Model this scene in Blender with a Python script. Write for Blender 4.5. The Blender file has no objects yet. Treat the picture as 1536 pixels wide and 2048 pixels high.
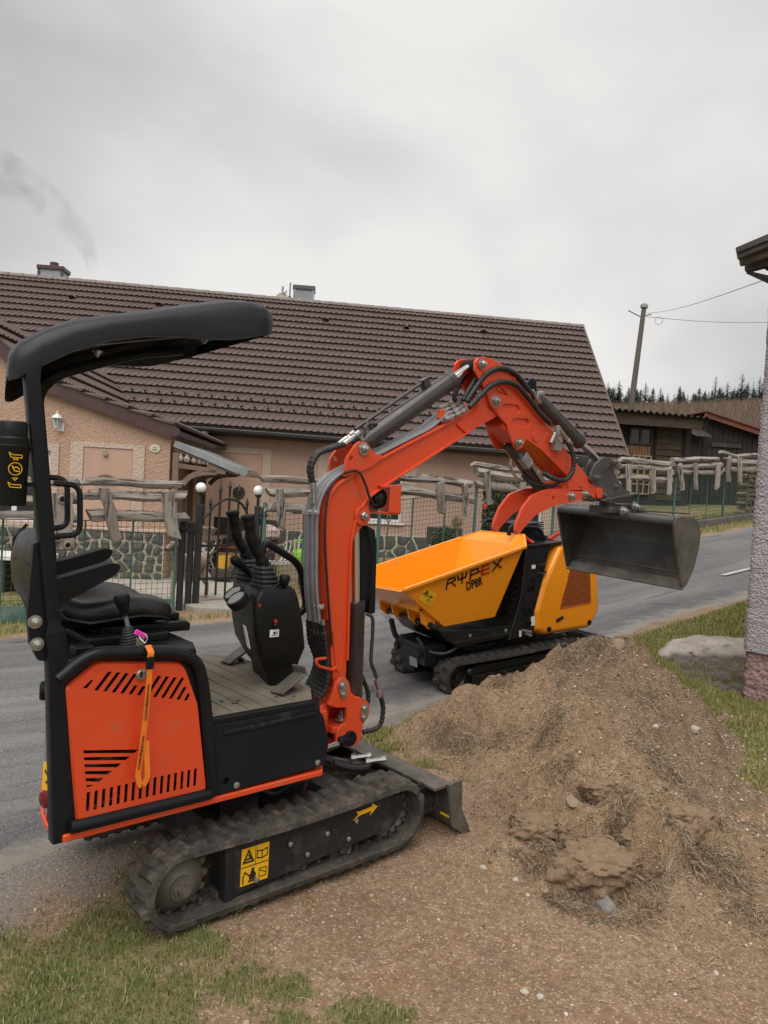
import bpy, bmesh, math, random
import numpy as np
from math import sin, cos, pi, radians, sqrt, atan2, exp, floor
from mathutils import Vector as V, Matrix
from mathutils.geometry import tessellate_polygon
SC = bpy.context.scene
COL = SC.collection

# ---------------------------------------------------------------- camera
F_PX, EYE, PITCH, ROLL = 1480.0, 1.5, radians(1.78), radians(3.3)
cam_data = bpy.data.cameras.new('camera')
cam_data.sensor_width = 36.0
cam_data.lens = 36.0 * F_PX / 2048.0
cam_data.clip_start, cam_data.clip_end = 0.05, 2000
cam = bpy.data.objects.new('camera', cam_data); COL.objects.link(cam)
CF = V((0, cos(PITCH), -sin(PITCH))); CU0 = V((0, sin(PITCH), cos(PITCH))); CR0 = V((1, 0, 0))
CR = CR0 * cos(ROLL) + CU0 * sin(ROLL); CU = CU0 * cos(ROLL) - CR0 * sin(ROLL)
cam.matrix_world = Matrix(((CR.x, CU.x, -CF.x, 0), (CR.y, CU.y, -CF.y, 0), (CR.z, CU.z, -CF.z, EYE), (0, 0, 0, 1)))
SC.camera = cam
# ---------------------------------------------------------------- overcast sky and soft sun
SUN_EL, SUN_AZ = radians(62), radians(200)
world = bpy.data.worlds.new('World'); SC.world = world; world.use_nodes = True
wt = world.node_tree; wn = wt.nodes; wn.clear()
def N(t, ty, **k):
    n = t.nodes.new(ty)
    for a, b in k.items(): setattr(n, a, b)
    return n
wo = N(wt, 'ShaderNodeOutputWorld'); bg = N(wt, 'ShaderNodeBackground'); bg.inputs[1].default_value = 0.10
sky = N(wt, 'ShaderNodeTexSky', sky_type='NISHITA', sun_disc=False, sun_elevation=SUN_EL, sun_rotation=SUN_AZ)
tc = N(wt, 'ShaderNodeTexCoord')
mp = N(wt, 'ShaderNodeMapping'); mp.inputs['Scale'].default_value = (1.0, 1.0, 1.8); mp.inputs['Rotation'].default_value = (0.2, 0.35, 0.4); mp.inputs['Location'].default_value = (0.35, 0.1, 0.0)
n1 = N(wt, 'ShaderNodeTexNoise'); n1.inputs['Scale'].default_value = 1.25; n1.inputs['Detail'].default_value = 4.5; n1.inputs['Roughness'].default_value = 0.48; n1.inputs['Distortion'].default_value = 0.35
cr = N(wt, 'ShaderNodeValToRGB')
cr.color_ramp.elements[0].position = 0.32; cr.color_ramp.elements[0].color = (0.355, 0.356, 0.368, 1)
cr.color_ramp.elements[1].position = 0.66; cr.color_ramp.elements[1].color = (0.70, 0.685, 0.665, 1)
e = cr.color_ramp.elements.new(0.5); e.color = (0.50, 0.497, 0.498, 1)
mul = N(wt, 'ShaderNodeVectorMath', operation='SCALE'); mul.inputs['Scale'].default_value = 10.0 * 0.53
mx = N(wt, 'ShaderNodeMix', data_type='RGBA'); mx.inputs[0].default_value = 0.985
L = wt.links.new
L(tc.outputs['Generated'], mp.inputs[0]); L(mp.outputs[0], n1.inputs['Vector']); L(n1.outputs['Fac'], cr.inputs[0])
L(cr.outputs[0], mul.inputs[0]); L(sky.outputs[0], mx.inputs[6]); L(mul.outputs[0], mx.inputs[7]); L(mx.outputs[2], bg.inputs[0]); L(bg.outputs[0], wo.inputs[0])
sun_data = bpy.data.lights.new('sun', 'SUN'); sun_data.energy = 1.5; sun_data.angle = radians(70); sun_data.color = (1.0, 0.965, 0.92)
sun = bpy.data.objects.new('sun', sun_data); COL.objects.link(sun)
sun.rotation_euler = (radians(90) - SUN_EL, 0, -SUN_AZ + pi)
SC.view_settings.view_transform = 'Standard'; SC.view_settings.look = 'None'; SC.view_settings.gamma = 1; SC.view_settings.exposure = 1.22
SC.view_settings.use_curve_mapping = False
SC.cycles.max_bounces = 6; SC.cycles.diffuse_bounces = 3; SC.cycles.volume_bounces = 0; SC.cycles.use_denoising = True

# ---------------------------------------------------------------- helpers
rnd = random.Random(7)
CAM = V((0, 0, EYE))
def ray(u, v): return CF + CR * ((u - 768) / F_PX) - CU * ((v - 1024) / F_PX)
def at_y(u, v, y): d = ray(u, v); return CAM + d * (y / d.y)
def on_plane(u, v, p0, n): d = ray(u, v); return CAM + d * ((V(p0) - CAM).dot(n) / d.dot(n))

def link_nodes(m): return m.node_tree.nodes, m.node_tree.links.new
MATS = {}
def mat(name, col, col2=None, scale=6.0, lo=0.35, hi=0.65, rough=0.6, rvar=0.12, metal=0.0, bump=0.0, bscale=60.0, dust=0.0, dcol=(0.25, 0.2, 0.15), dscale=5.0, detail=5.0, spec=0.5, stretch=None, coat=0.0, chips=0.0):
    """one procedural surface: two colours mixed by noise, uneven gloss, fine relief, optional dust / chips"""
    m = bpy.data.materials.new(name); m.use_nodes = True
    t = m.node_tree; b = t.nodes['Principled BSDF']; L = t.links.new
    tc = N(t, 'ShaderNodeTexCoord'); src = tc.outputs['Object']
    if stretch:
        mp = N(t, 'ShaderNodeMapping'); mp.inputs['Scale'].default_value = stretch; L(src, mp.inputs[0]); src = mp.outputs[0]
    def noise(sc, det=detail, ro=0.55):
        n = N(t, 'ShaderNodeTexNoise'); n.inputs['Scale'].default_value = sc; n.inputs['Detail'].default_value = det; n.inputs['Roughness'].default_value = ro; L(src, n.inputs['Vector']); return n.outputs['Fac']
    def rng(x, a, c, p, q):
        r = N(t, 'ShaderNodeMapRange'); r.inputs[1].default_value = a; r.inputs[2].default_value = c; r.inputs[3].default_value = p; r.inputs[4].default_value = q; L(x, r.inputs[0]); return r.outputs[0]
    def mix(f, a, c):
        x = N(t, 'ShaderNodeMix', data_type='RGBA'); L(f, x.inputs[0])
        for s, i in ((a, 6), (c, 7)):
            if isinstance(s, tuple): x.inputs[i].default_value = (*s[:3], 1)
            else: L(s, x.inputs[i])
        return x.outputs[2]
    n0 = noise(scale); out = None
    if col2: out = mix(rng(n0, lo, hi, 0, 1), col, col2)
    if chips: out = mix(rng(noise(scale * 14, 2), 0.70 - chips, 0.73 - chips, 0, 1), out or col, (0.42, 0.42, 0.42))
    if dust: out = mix(rng(noise(dscale, 9, 0.68), 0.62 - dust * 0.3, 0.80 - dust * 0.2, 0, 0.85), out or col, dcol)
    if out is not None: L(out, b.inputs['Base Color'])
    else: b.inputs['Base Color'].default_value = (*col[:3], 1)
    L(rng(noise(scale * 2.3), 0.3, 0.7, max(0.02, rough - rvar), min(1, rough + rvar)), b.inputs['Roughness'])
    b.inputs['Metallic'].default_value = metal; b.inputs['Specular IOR Level'].default_value = spec; b.inputs['Coat Weight'].default_value = coat
    if bump:
        bp = N(t, 'ShaderNodeBump'); bp.inputs['Strength'].default_value = bump; bp.inputs['Distance'].default_value = 0.01
        L(noise(bscale, 6, 0.6), bp.inputs['Height']); L(bp.outputs[0], b.inputs['Normal'])
    MATS[name] = m; return m

class B:
    """collects shapes and links them as ONE mesh object"""
    def __init__(s): s.v = []; s.f = []
    def add(s, vs, fs):
        o = len(s.v); s.v += [tuple(p) for p in vs]; s.f += [tuple(i + o for i in f) for f in fs]; return s
    def box(s, a, b, M=None):
        x0, y0, z0 = a; x1, y1, z1 = b
        vs = [(x0, y0, z0), (x1, y0, z0), (x1, y1, z0), (x0, y1, z0), (x0, y0, z1), (x1, y0, z1), (x1, y1, z1), (x0, y1, z1)]
        if M is not None: vs = [M @ V(p) for p in vs]
        return s.add(vs, [(0, 3, 2, 1), (4, 5, 6, 7), (0, 1, 5, 4), (1, 2, 6, 5), (2, 3, 7, 6), (3, 0, 4, 7)])
    def bar(s, p, q, w, h, up=(0, 0, 1)):
        """rectangular bar from p to q"""
        p = V(p); q = V(q); d = (q - p); l = d.length; d.normalize(); a = d.cross(V(up))
        if a.length < 1e-4: a = d.cross(V((1, 0, 0)))
        a.normalize(); u = a.cross(d); M = Matrix(((d.x, a.x, u.x, p.x), (d.y, a.y, u.y, p.y), (d.z, a.z, u.z, p.z), (0, 0, 0, 1)))
        return s.box((0, -w / 2, -h / 2), (l, w / 2, h / 2), M)
    def plate(s, pts, t0, t1, ax='y', holes=(), M=None):
        """polygon (with holes) in the two other axes, thick from t0 to t1 along ax"""
        def P(a, b, t): return {'y': (a, t, b), 'x': (t, a, b), 'z': (a, b, t)}[ax]
        loops = [list(pts)] + [list(h) for h in holes]; flat = [p for l in loops for p in l]; n = len(flat)
        tri = tessellate_polygon([[V((p[0], p[1], 0)) for p in l] for l in loops]) if (len(pts) > 4 or holes) else None
        fs = []
        caps = [tuple(x) for x in tri] if tri else [tuple(range(n))]
        for c in caps: fs.append(c); fs.append(tuple(i + n for i in reversed(c)))
        o = 0
        for l in loops:
            k = len(l)
            for i in range(k): fs.append((o + i, o + (i + 1) % k, n + o + (i + 1) % k, n + o + i))
            o += k
        vs = [P(a, b, t0) for a, b in flat] + [P(a, b, t1) for a, b in flat]
        if M is not None: vs = [M @ V(p) for p in vs]
        return s.add(vs, fs)
    def tube(s, path, r, n=8, close=False, flat=1.0):
        path = [V(p) for p in path]; m = len(path); R = r if isinstance(r, (list, tuple)) else [r] * m
        prev = None; rings = []
        for i, p in enumerate(path):
            d = (path[min(i + 1, m - 1)] - path[max(i - 1, 0)]).normalized()
            if prev is None: a = d.orthogonal().normalized()
            else: a = (prev - d * prev.dot(d)); a = a.normalized() if a.length > 1e-6 else d.orthogonal().normalized()
            prev = a; b = d.cross(a)
            rings.append([p + (a * cos(2 * pi * k / n) + b * sin(2 * pi * k / n) * flat) * R[i] for k in range(n)])
        return s.loft(rings)
    def loft(s, rings, caps=True, closed=True):
        n = len(rings[0]); m = len(rings); vs = [p for r in rings for p in r]; fs = []
        for i in range(m - 1):
            for k in range(n if closed else n - 1):
                fs.append((i * n + k, i * n + (k + 1) % n, (i + 1) * n + (k + 1) % n, (i + 1) * n + k))
        if caps: fs.append(tuple(range(n - 1, -1, -1))); fs.append(tuple((m - 1) * n + k for k in range(n)))
        return s.add(vs, fs)
    def lathe(s, prof, c, d=(0, 0, 1), n=16, ph=0):
        """prof: (radius, height along d)"""
        c = V(c); d = V(d).normalized(); a = d.orthogonal().normalized(); b = d.cross(a)
        return s.loft([[c + d * h + (a * cos(2 * pi * k / n + ph) + b * sin(2 * pi * k / n + ph)) * max(r, 1e-4) for k in range(n)] for r, h in prof])
    def ball(s, c, r, n=12, m=8, sq=(1, 1, 1)):
        c = V(c); return s.loft([[c + V((r * sq[0] * sin(pi * i / m) * cos(2 * pi * k / n), r * sq[1] * sin(pi * i / m) * sin(2 * pi * k / n), -r * sq[2] * cos(pi * i / m))) for k in range(n)] for i in [0.02] + list(range(1, m)) + [m - 0.02]])

def finish(me, smooth):
    bm = bmesh.new(); bm.from_mesh(me); bmesh.ops.recalc_face_normals(bm, faces=bm.faces)
    if smooth:
        a = radians(smooth)
        for f in bm.faces: f.smooth = True
        for e in bm.edges: e.smooth = len(e.link_faces) == 2 and e.calc_face_angle(0) < a
    bm.to_mesh(me); bm.free()
def obj(name, b, m, parent=None, bevel=0.0, smooth=35, sub=0, loc=None, label=None, cat=None, group=None, kind=None, seg=2):
    me = bpy.data.meshes.new(name); me.from_pydata(b.v, [], b.f); me.validate(); me.materials.append(MATS[m] if isinstance(m, str) else m)
    finish(me, smooth)
    o = bpy.data.objects.new(name, me); COL.objects.link(o)
    if parent is not None: o.parent = parent
    if loc is not None: o.location = loc
    if bevel:
        md = o.modifiers.new('bevel', 'BEVEL'); md.width = bevel; md.segments = seg; md.limit_method = 'ANGLE'; md.angle_limit = radians(40)
        if smooth: md.harden_normals = True
    if sub:
        md = o.modifiers.new('sub', 'SUBSURF'); md.levels = md.render_levels = sub
    return tag(o, label, cat, group, kind)
def tag(o, label=None, cat=None, group=None, kind=None):
    if label: o['label'] = label
    if cat: o['category'] = cat
    if group: o['group'] = group
    if kind: o['kind'] = kind
    return o
def empty(name, M, label, cat, group=None):
    o = bpy.data.objects.new(name, None); COL.objects.link(o); o.empty_display_size = 0.1
    o.matrix_world = M if isinstance(M, Matrix) else Matrix.Translation(M)
    return tag(o, label, cat, group)
def raw(name, vs, fs, m, parent=None, smooth=False, **k):
    """numpy arrays straight to one mesh (all faces the same size)"""
    vs = np.asarray(vs, np.float32); fs = np.asarray(fs, np.int32); me = bpy.data.meshes.new(name); nf, k3 = fs.shape
    me.vertices.add(len(vs)); me.vertices.foreach_set('co', vs.ravel()); me.loops.add(nf * k3); me.loops.foreach_set('vertex_index', fs.ravel())
    me.polygons.add(nf); me.polygons.foreach_set('loop_start', np.arange(0, nf * k3, k3, dtype=np.int32))
    if smooth: me.polygons.foreach_set('use_smooth', np.ones(nf, bool))
    me.update(calc_edges=True); me.materials.append(MATS[m] if isinstance(m, str) else m)
    o = bpy.data.objects.new(name, me); COL.objects.link(o)
    if parent is not None: o.parent = parent
    return tag(o, **k)
def copy_tree(o, parent=None, M=None):
    c = o.copy(); COL.objects.link(c)
    if parent is not None: c.parent = parent
    if M is not None: c.matrix_world = M
    for ch in o.children: copy_tree(ch, c)
    return c
def fillet(pts, r, n=5):
    pts = [V(p) for p in pts]; out = [pts[0]]
    for i in range(1, len(pts) - 1):
        a, b, c = pts[i - 1], pts[i], pts[i + 1]; d1 = (a - b); d2 = (c - b); k = min(r, d1.length * .49, d2.length * .49)
        p = b + d1.normalized() * k; q = b + d2.normalized() * k
        for j in range(n + 1):
            t = j / n; out.append(p * (1 - t) ** 2 + b * 2 * t * (1 - t) + q * t * t)
    out.append(pts[-1]); return out
def catmull(pts, n=8):
    P = [V(p) for p in pts]; P = [P[0] * 2 - P[1]] + P + [P[-1] * 2 - P[-2]]; out = []
    for i in range(1, len(P) - 2):
        a, b, c, d = P[i - 1:i + 3]
        for j in range(n):
            t = j / n; out.append(0.5 * (b * 2 + (c - a) * t + (a * 2 - b * 5 + c * 4 - d) * t * t + (b * 3 - a - c * 3 + d) * t ** 3))
    out.append(P[-2]); return out
def round2(pts, r, n=4):
    """rounded closed 2-D polygon; r a number or one per corner"""
    out = []; m = len(pts)
    for i in range(m):
        a, b, c = V((*pts[i - 1], 0)), V((*pts[i], 0)), V((*pts[(i + 1) % m], 0)); rr = r[i] if isinstance(r, (list, tuple)) else r
        d1 = a - b; d2 = c - b; k = min(rr, d1.length * .48, d2.length * .48)
        if k < 1e-5: out.append((b.x, b.y)); continue
        p = b + d1.normalized() * k; q = b + d2.normalized() * k
        for j in range(n + 1):
            t = j / n; w = p * (1 - t) ** 2 + b * 2 * t * (1 - t) + q * t * t; out.append((w.x, w.y))
    return out
def circ(c, r, n=16): return [(c[0] + r * cos(2 * pi * k / n), c[1] + r * sin(2 * pi * k / n)) for k in range(n)]
# vectorised lattice noise
_P = np.random.RandomState(3).rand(65536).astype(np.float32)
def vnoise(x, y, seed=0):
    xi = np.floor(x).astype(np.int64); yi = np.floor(y).astype(np.int64); fx = x - xi; fy = y - yi
    fx = fx * fx * (3 - 2 * fx); fy = fy * fy * (3 - 2 * fy)
    h = lambda a, b: _P[(a * 1619 + b * 31337 + seed * 6971) & 65535]
    return (h(xi, yi) * (1 - fx) + h(xi + 1, yi) * fx) * (1 - fy) + (h(xi, yi + 1) * (1 - fx) + h(xi + 1, yi + 1) * fx) * fy
def fbm(x, y, o=5, seed=0, g=0.5):
    s = 0; a = 1; t = 0
    for i in range(o): s = s + a * vnoise(x * 2 ** i + 17 * i, y * 2 ** i - 9 * i, seed + i); t += a; a *= g
    return s / t * 2 - 1
def sstep(a, b, x): t = np.clip((x - a) / (b - a), 0, 1); return t * t * (3 - 2 * t)
# ================================================================ terrain
TS, TC = (0.799, 0.602), (-0.602, 0.799)     # along the road / across it
def sc_of(x, y): return x * TS[0] + y * TS[1], x * TC[0] + y * TC[1]
def xy_of(s, c): return s * TS[0] + c * TC[0], s * TS[1] + c * TC[1]
def softplus(t): return np.where(t > 20, t, np.log1p(np.exp(np.minimum(t, 20))))
def ramp(s): return 0.044 * softplus((s - 3.7) / 0.4) - 0.07 * softplus((s - 17) / 1.0)
def road_near(s): return np.maximum(4.25 - 0.043 * np.clip(6 - s, 0, 9) ** 2, 2.55)
ROAD_FAR = 7.45
def ground_base(x, y):
    x = np.asarray(x, float); y = np.asarray(y, float); s, c = sc_of(x, y); cn = road_near(s)
    z = ramp(s) - 0.06 * sstep(cn - 0.7, cn + 0.15, c)
    w = sstep(8.4, 9.4, c) * (1 - sstep(11.5, 15, s)); z = z * (1 - w) + (-0.06) * w
    far = np.sqrt(x * x + y * y); z = z + 0.150 * np.maximum(far - 36, 0) * sstep(36, 60, far) * sstep(-0.35, 0.2, x / (y + 30)) * (1 - 0.6 * sstep(95, 200, far))
    return z
def road_in(x, y): s, c = sc_of(x, y); return sstep(road_near(s) - .40, road_near(s) - .12, c) * (1 - sstep(ROAD_FAR + .05, ROAD_FAR + .25, c))
def trench(x, y): s, c = sc_of(x, y); return sstep(road_near(s) + .22, road_near(s) + .5, c) * (1 - sstep(ROAD_FAR - .4, ROAD_FAR - .15, c))
def hz(x, y):
    """ground with its small unevenness"""
    s, c = sc_of(np.asarray(x, float), np.asarray(y, float))
    near = 1 - sstep(6, 14, np.hypot(x, y)); ri = road_in(x, y)
    return ground_base(x, y) + (1 - ri) * (0.035 * fbm(np.asarray(x) * 1.1, np.asarray(y) * 1.1, 3, 5) + near * (0.012 * fbm(np.asarray(x) * 7, np.asarray(y) * 7, 4, 11)))
SPINE = [(1.42, 4.6, .635), (1.30, 4.2, .50), (1.24, 3.75, .37), (1.20, 3.4, .26), (1.22, 3.05, .13), (1.22, 2.85, .05)]
SPINES = [SPINE, [(1.42, 4.6, .60), (1.18, 4.55, .52), (1.0, 4.5, .44), (.70, 4.5, .32), (.52, 4.45, .19), (.36, 4.4, .09), (.1, 4.36, .0)],
          [(1.42, 4.6, .58), (1.56, 4.5, .40), (1.68, 4.4, .22), (1.78, 4.25, .05)], [(1.2, 3.4, .24), (1.45, 3.25, .20), (1.62, 3.1, .07)], [(1.3, 4.1, .42), (1.62, 3.95, .26), (1.85, 3.8, .10), (2.05, 3.7, .01)], [(1.5, 3.3, .16), (1.8, 3.3, .08), (2.0, 3.25, .02)], [(1.24, 3.75, .36), (.9, 3.5, .2), (.66, 3.3, .06)]]
MOUNDS = [(.64, 2.98, .15, .075), (.86, 2.86, .21, .10), (1.20, 2.98, .16, .11), (.92, 3.24, .11, .06), (1.02, 2.92, .12, .06), (.36, 3.75, .16, .05), (1.3, 2.6, .3, .035), (.9, 3.9, .2, .04)]
def heap(x, y):
    x = np.asarray(x, float); y = np.asarray(y, float)
    wx = x + .07 * fbm(x * 3, y * 3, 3, 21); wy = y + .07 * fbm(x * 3 + 9, y * 3, 3, 23); h = np.full(x.shape, -1.0)
    for sp in SPINES:
        for (x0, y0, z0), (x1, y1, z1) in zip(sp, sp[1:]):
            for t in np.linspace(0, 1, 7):
                r = np.hypot(wx - (x0 + (x1 - x0) * t), wy - (y0 + (y1 - y0) * t)); k = z0 + (z1 - z0) * t - np.where(wx > x0 + (x1 - x0) * t, .82, .60) * (np.sqrt(r * r + .012) - .07); h = np.maximum(h, k)
    h = np.where(h > -.25, h, -.25)
    h = np.log1p(np.exp(np.clip(h / .045, -30, 30))) * .045 - 0.012      # soft foot
    for bx, by, br, bh in MOUNDS: h = h + bh * sstep(1.25, .45, np.hypot(x - bx, (y - by) * (1.0 + .5 * (y < by))) / br + .35 * fbm(x * 9, y * 9, 3, 47))
    a = sstep(0.0, .12, h)
    cl = a * sstep(-.05, .35, fbm(x * 2.3 + 5, y * 2.3, 3, 49)); return h + cl * (.07 * np.abs(fbm(x * 13, y * 13, 3, 51)) - .01) + a * (.115 * fbm(x * 3.6, y * 3.6, 3, 31) + .085 * np.abs(fbm(x * 7, y * 7, 3, 37)) - .02 + .026 * fbm(x * 24, y * 24, 4, 41)) + (.3 + .7 * a) * .005 * fbm(x * 90, y * 90, 2, 43)
def top_z(x, y):
    g = hz(x, y); return np.maximum(g, g - .01 + heap(x, y))
def ground_hit(u, v):
    d = ray(u, v); t = np.linspace(1.0, 40, 4000); px = CAM.x + d.x * t; py = CAM.y + d.y * t; pz = CAM.z + d.z * t
    i = int(np.argmax(pz < top_z(px, py))); return V((px[i], py[i], pz[i]))

def grass_mask(x, y):
    x = np.asarray(x, float); y = np.asarray(y, float); s, c = sc_of(x, y); cn = road_near(s)
    n = fbm(x * 1.7, y * 1.7, 4, 51) * .5 + fbm(x * 6, y * 6, 3, 57) * .5
    near = sstep(-.25, .35, -(x + .06 + .22 * (y - 1.9)) * 1.3 + n * 1.25) * (1 - sstep(2.45, 3.0, c + n * .5)) * (1 - sstep(2.4, 2.85, y + .5 * n))
    near = np.maximum(near, .8 * sstep(.35, .6, 1 - np.hypot((x - .02), (y - 2.12) * 1.4) / .3 + n) * (y > 1.3))
    verge = sstep(.0, .35, .55 - np.abs(c - (cn - .55)) + n * .5) * sstep(2.0, 2.9, s + n) * (1 - sstep(cn - .12, cn - .01, c + n * .1))
    wide = sstep(4.3, 5.2, s + n) * sstep(-.1, .4, c - 1.2 + n) * (1 - sstep(cn - .15, cn - .02, c + n * .1))
    rside = sstep(2.5, 3.2, s + n * .8) * sstep(.2, .6, x - 1.62 + n) * (c < 3.4)
    farv = sstep(ROAD_FAR + .02, ROAD_FAR + .2, c + n * .12) * (1 - sstep(8.5, 8.6, c) * .5) * (1 - sstep(2.95, 3.25, s) * (1 - sstep(4.9, 5.2, s)) * sstep(7.6, 7.8, c))
    lawn = sstep(8.4, 8.7, c) * (1 - sstep(2.2, 3.0, s + n * .5)) + sstep(16, 22, np.hypot(x, y)) * .8
    g = np.maximum.reduce([near, verge, wide, rside, farv, np.clip(lawn, 0, 1)])
    return np.clip(g * (1 - sstep(.03, .12, heap(x, y))), 0, 1)

def axis(a, b, step, lo, hi, grow=1.14):
    m = list(np.arange(a, b, step)); l = []; p = a; d = step
    while p > lo: d *= grow; p -= d; l.append(p)
    r = []; p = m[-1]; d = step
    while p < hi: d *= grow; p += d; r.append(p)
    return np.array(l[::-1] + m + r)
def sheet(name, xs, ys, zf, m, attr=None, **k):
    X, Y = np.meshgrid(xs, ys); Z = zf(X, Y); vs = np.stack([X, Y, Z], -1).reshape(-1, 3); nx, ny = len(xs), len(ys)
    i = (np.arange(ny - 1)[:, None] * nx + np.arange(nx - 1)[None]).ravel()
    o = raw(name, vs, np.stack([i, i + 1, i + nx + 1, i + nx], -1), m, smooth=True, **k)
    if attr:
        for an, fn in attr.items():
            a = o.data.attributes.new(an, 'FLOAT', 'POINT'); a.data.foreach_set('value', np.asarray(fn(X, Y), np.float32).ravel())
    return o

class NT:
    """small node-graph writer for the materials that need more than mat()"""
    def __init__(s, name):
        s.m = bpy.data.materials.new(name); s.m.use_nodes = True; s.t = s.m.node_tree; s.b = s.t.nodes['Principled BSDF']; s.L = s.t.links.new
        s.obj = N(s.t, 'ShaderNodeTexCoord').outputs['Object']; MATS[name] = s.m
    def map(s, scale=(1, 1, 1), rot=(0, 0, 0), src=None):
        n = N(s.t, 'ShaderNodeMapping'); n.inputs['Scale'].default_value = scale; n.inputs['Rotation'].default_value = rot; s.L(src or s.obj, n.inputs[0]); return n.outputs[0]
    def noise(s, sc, det=5, ro=.55, src=None, dist=0):
        n = N(s.t, 'ShaderNodeTexNoise'); n.inputs['Scale'].default_value = sc; n.inputs['Detail'].default_value = det; n.inputs['Roughness'].default_value = ro; n.inputs['Distortion'].default_value = dist
        s.L(src or s.obj, n.inputs['Vector']); return n.outputs['Fac']
    def vor(s, sc, feat='F1', src=None, out='Distance', rnd=1.0):
        n = N(s.t, 'ShaderNodeTexVoronoi', feature=feat); n.inputs['Scale'].default_value = sc; n.inputs['Randomness'].default_value = rnd; s.L(src or s.obj, n.inputs['Vector']); return n.outputs[out]
    def rng(s, x, a, b, p=0, q=1):
        n = N(s.t, 'ShaderNodeMapRange'); s.L(x, n.inputs[0])
        for i, v in enumerate((a, b, p, q)): n.inputs[i + 1].default_value = v
        return n.outputs[0]
    def mix(s, f, a, b, mode='MIX'):
        n = N(s.t, 'ShaderNodeMix', data_type='RGBA', blend_type=mode)
        if isinstance(f, float): n.inputs[0].default_value = f
        else: s.L(f, n.inputs[0])
        for x, i in ((a, 6), (b, 7)):
            if isinstance(x, tuple): n.inputs[i].default_value = (*x[:3], 1)
            else: s.L(x, n.inputs[i])
        return n.outputs[2]
    def op(s, o, a, b=0.0):
        n = N(s.t, 'ShaderNodeMath', operation=o)
        for x, i in ((a, 0), (b, 1)):
            if isinstance(x, (int, float)): n.inputs[i].default_value = x
            else: s.L(x, n.inputs[i])
        return n.outputs[0]
    def attr(s, a): n = N(s.t, 'ShaderNodeAttribute', attribute_name=a); return n.outputs['Fac']
    def island(s): return N(s.t, 'ShaderNodeNewGeometry').outputs['Random Per Island']
    def objrand(s): return N(s.t, 'ShaderNodeObjectInfo').outputs['Random']
    def ramp(s, x, *st):
        n = N(s.t, 'ShaderNodeValToRGB'); s.L(x, n.inputs[0]); el = n.color_ramp.elements
        while len(el) < len(st): el.new(.5)
        for e, (p, c) in zip(el, st): e.position = p; e.color = (*c, 1)
        return n.outputs[0]
    def end(s, col, rough=.8, h=None, bump=.5, dist=.01, spec=.4, metal=0.0):
        if isinstance(col, tuple): s.b.inputs['Base Color'].default_value = (*col[:3], 1)
        else: s.L(col, s.b.inputs['Base Color'])
        if isinstance(rough, float): s.b.inputs['Roughness'].default_value = rough
        else: s.L(rough, s.b.inputs['Roughness'])
        s.b.inputs['Specular IOR Level'].default_value = spec; s.b.inputs['Metallic'].default_value = metal
        if h is not None:
            n = N(s.t, 'ShaderNodeBump'); n.inputs['Strength'].default_value = bump; n.inputs['Distance'].default_value = dist; s.L(h, n.inputs['Height']); s.L(n.outputs[0], s.b.inputs['Normal'])
        return s.m

# ---- ground: sandy soil, dry turf, green turf
g = NT('soil')
soil = g.mix(g.rng(g.noise(1.7, 6, .62), .36, .64), (.24, .152, .092), (.335, .23, .148))
soil = g.mix(g.rng(g.noise(3.5, 5, .6), .52, .70), soil, (.225, .122, .064))
soil = g.mix(g.rng(g.noise(38, 5, .75), .42, .68), soil, (.15, .10, .064))
grit = g.vor(150, out='Color'); gs = N(g.t, 'ShaderNodeSeparateColor'); g.L(grit, gs.inputs[0])
soil = g.mix(g.rng(gs.outputs[0], .86, .94, 0, .55), soil, (.50, .41, .31)); soil = g.mix(g.rng(gs.outputs[1], .86, .92, 0, .5), soil, (.13, .09, .06))
turf = g.mix(g.rng(g.noise(5, 5), .4, .62), (.125, .135, .048), (.24, .185, .095)); turf = g.mix(g.rng(g.noise(60, 3, .7), .45, .7), turf, (.085, .085, .035))
f = g.rng(g.op('ADD', g.attr('turf'), g.op('MULTIPLY', g.op('SUBTRACT', g.noise(22, 5, .7), .5), .9)), .35, .75)
col = g.mix(f, soil, turf)
col = g.mix(g.attr('grit'), col, g.mix(g.rng(g.noise(70, 5, .7), .4, .65), (.13, .12, .11), (.28, .26, .24)))
hh = g.op('ADD', g.noise(45, 6, .7), g.op('MULTIPLY', g.vor(130), -.5))
g.end(col, g.rng(g.noise(9), .3, .7, .8, 1.0), hh, .75, .010, spec=.25)
# ---- asphalt
g = NT('asphalt'); rot = g.map((1, 1, 1), (0, 0, radians(-37)))
st = g.map((.22, 1.6, 1), (0, 0, 0), rot)
col = g.mix(g.rng(g.noise(1.1, 4, .5, st), .40, .62), (.110, .107, .108), (.185, .178, .172))
col = g.mix(g.rng(g.noise(.9, 3, .5, g.map((.13, 2.4, 1), (0, 0, .04), rot), .4), .45, .66, 0, .75), col, (.066, .065, .069))
col = g.mix(g.rng(g.noise(3.0, 5, .6, g.map((.10, 3.2, 1), (0, 0, -.03), rot), .5), .54, .70, 0, .75), col, (.050, .049, .050))
vc = g.vor(170, out='Color'); vs_ = N(g.t, 'ShaderNodeSeparateColor'); g.L(vc, vs_.inputs[0])
col = g.mix(g.rng(vs_.outputs[0], .55, .95, 0, .5), col, (.27, .26, .25)); col = g.mix(g.rng(vs_.outputs[1], .6, .95, 0, .6), col, (.06, .06, .063))
cr1 = g.vor(.55, 'DISTANCE_TO_EDGE', g.map((.55, 1.5, 1), (0, 0, .06), g.map((1, 1, 1), (0, 0, radians(-37)))))
wob = g.op('MULTIPLY', g.op('SUBTRACT', g.noise(4, 5, .6), .5), .10); crk = g.rng(g.op('ABSOLUTE', g.op('ADD', cr1, wob)), .002, .016, 1, 0)
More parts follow.
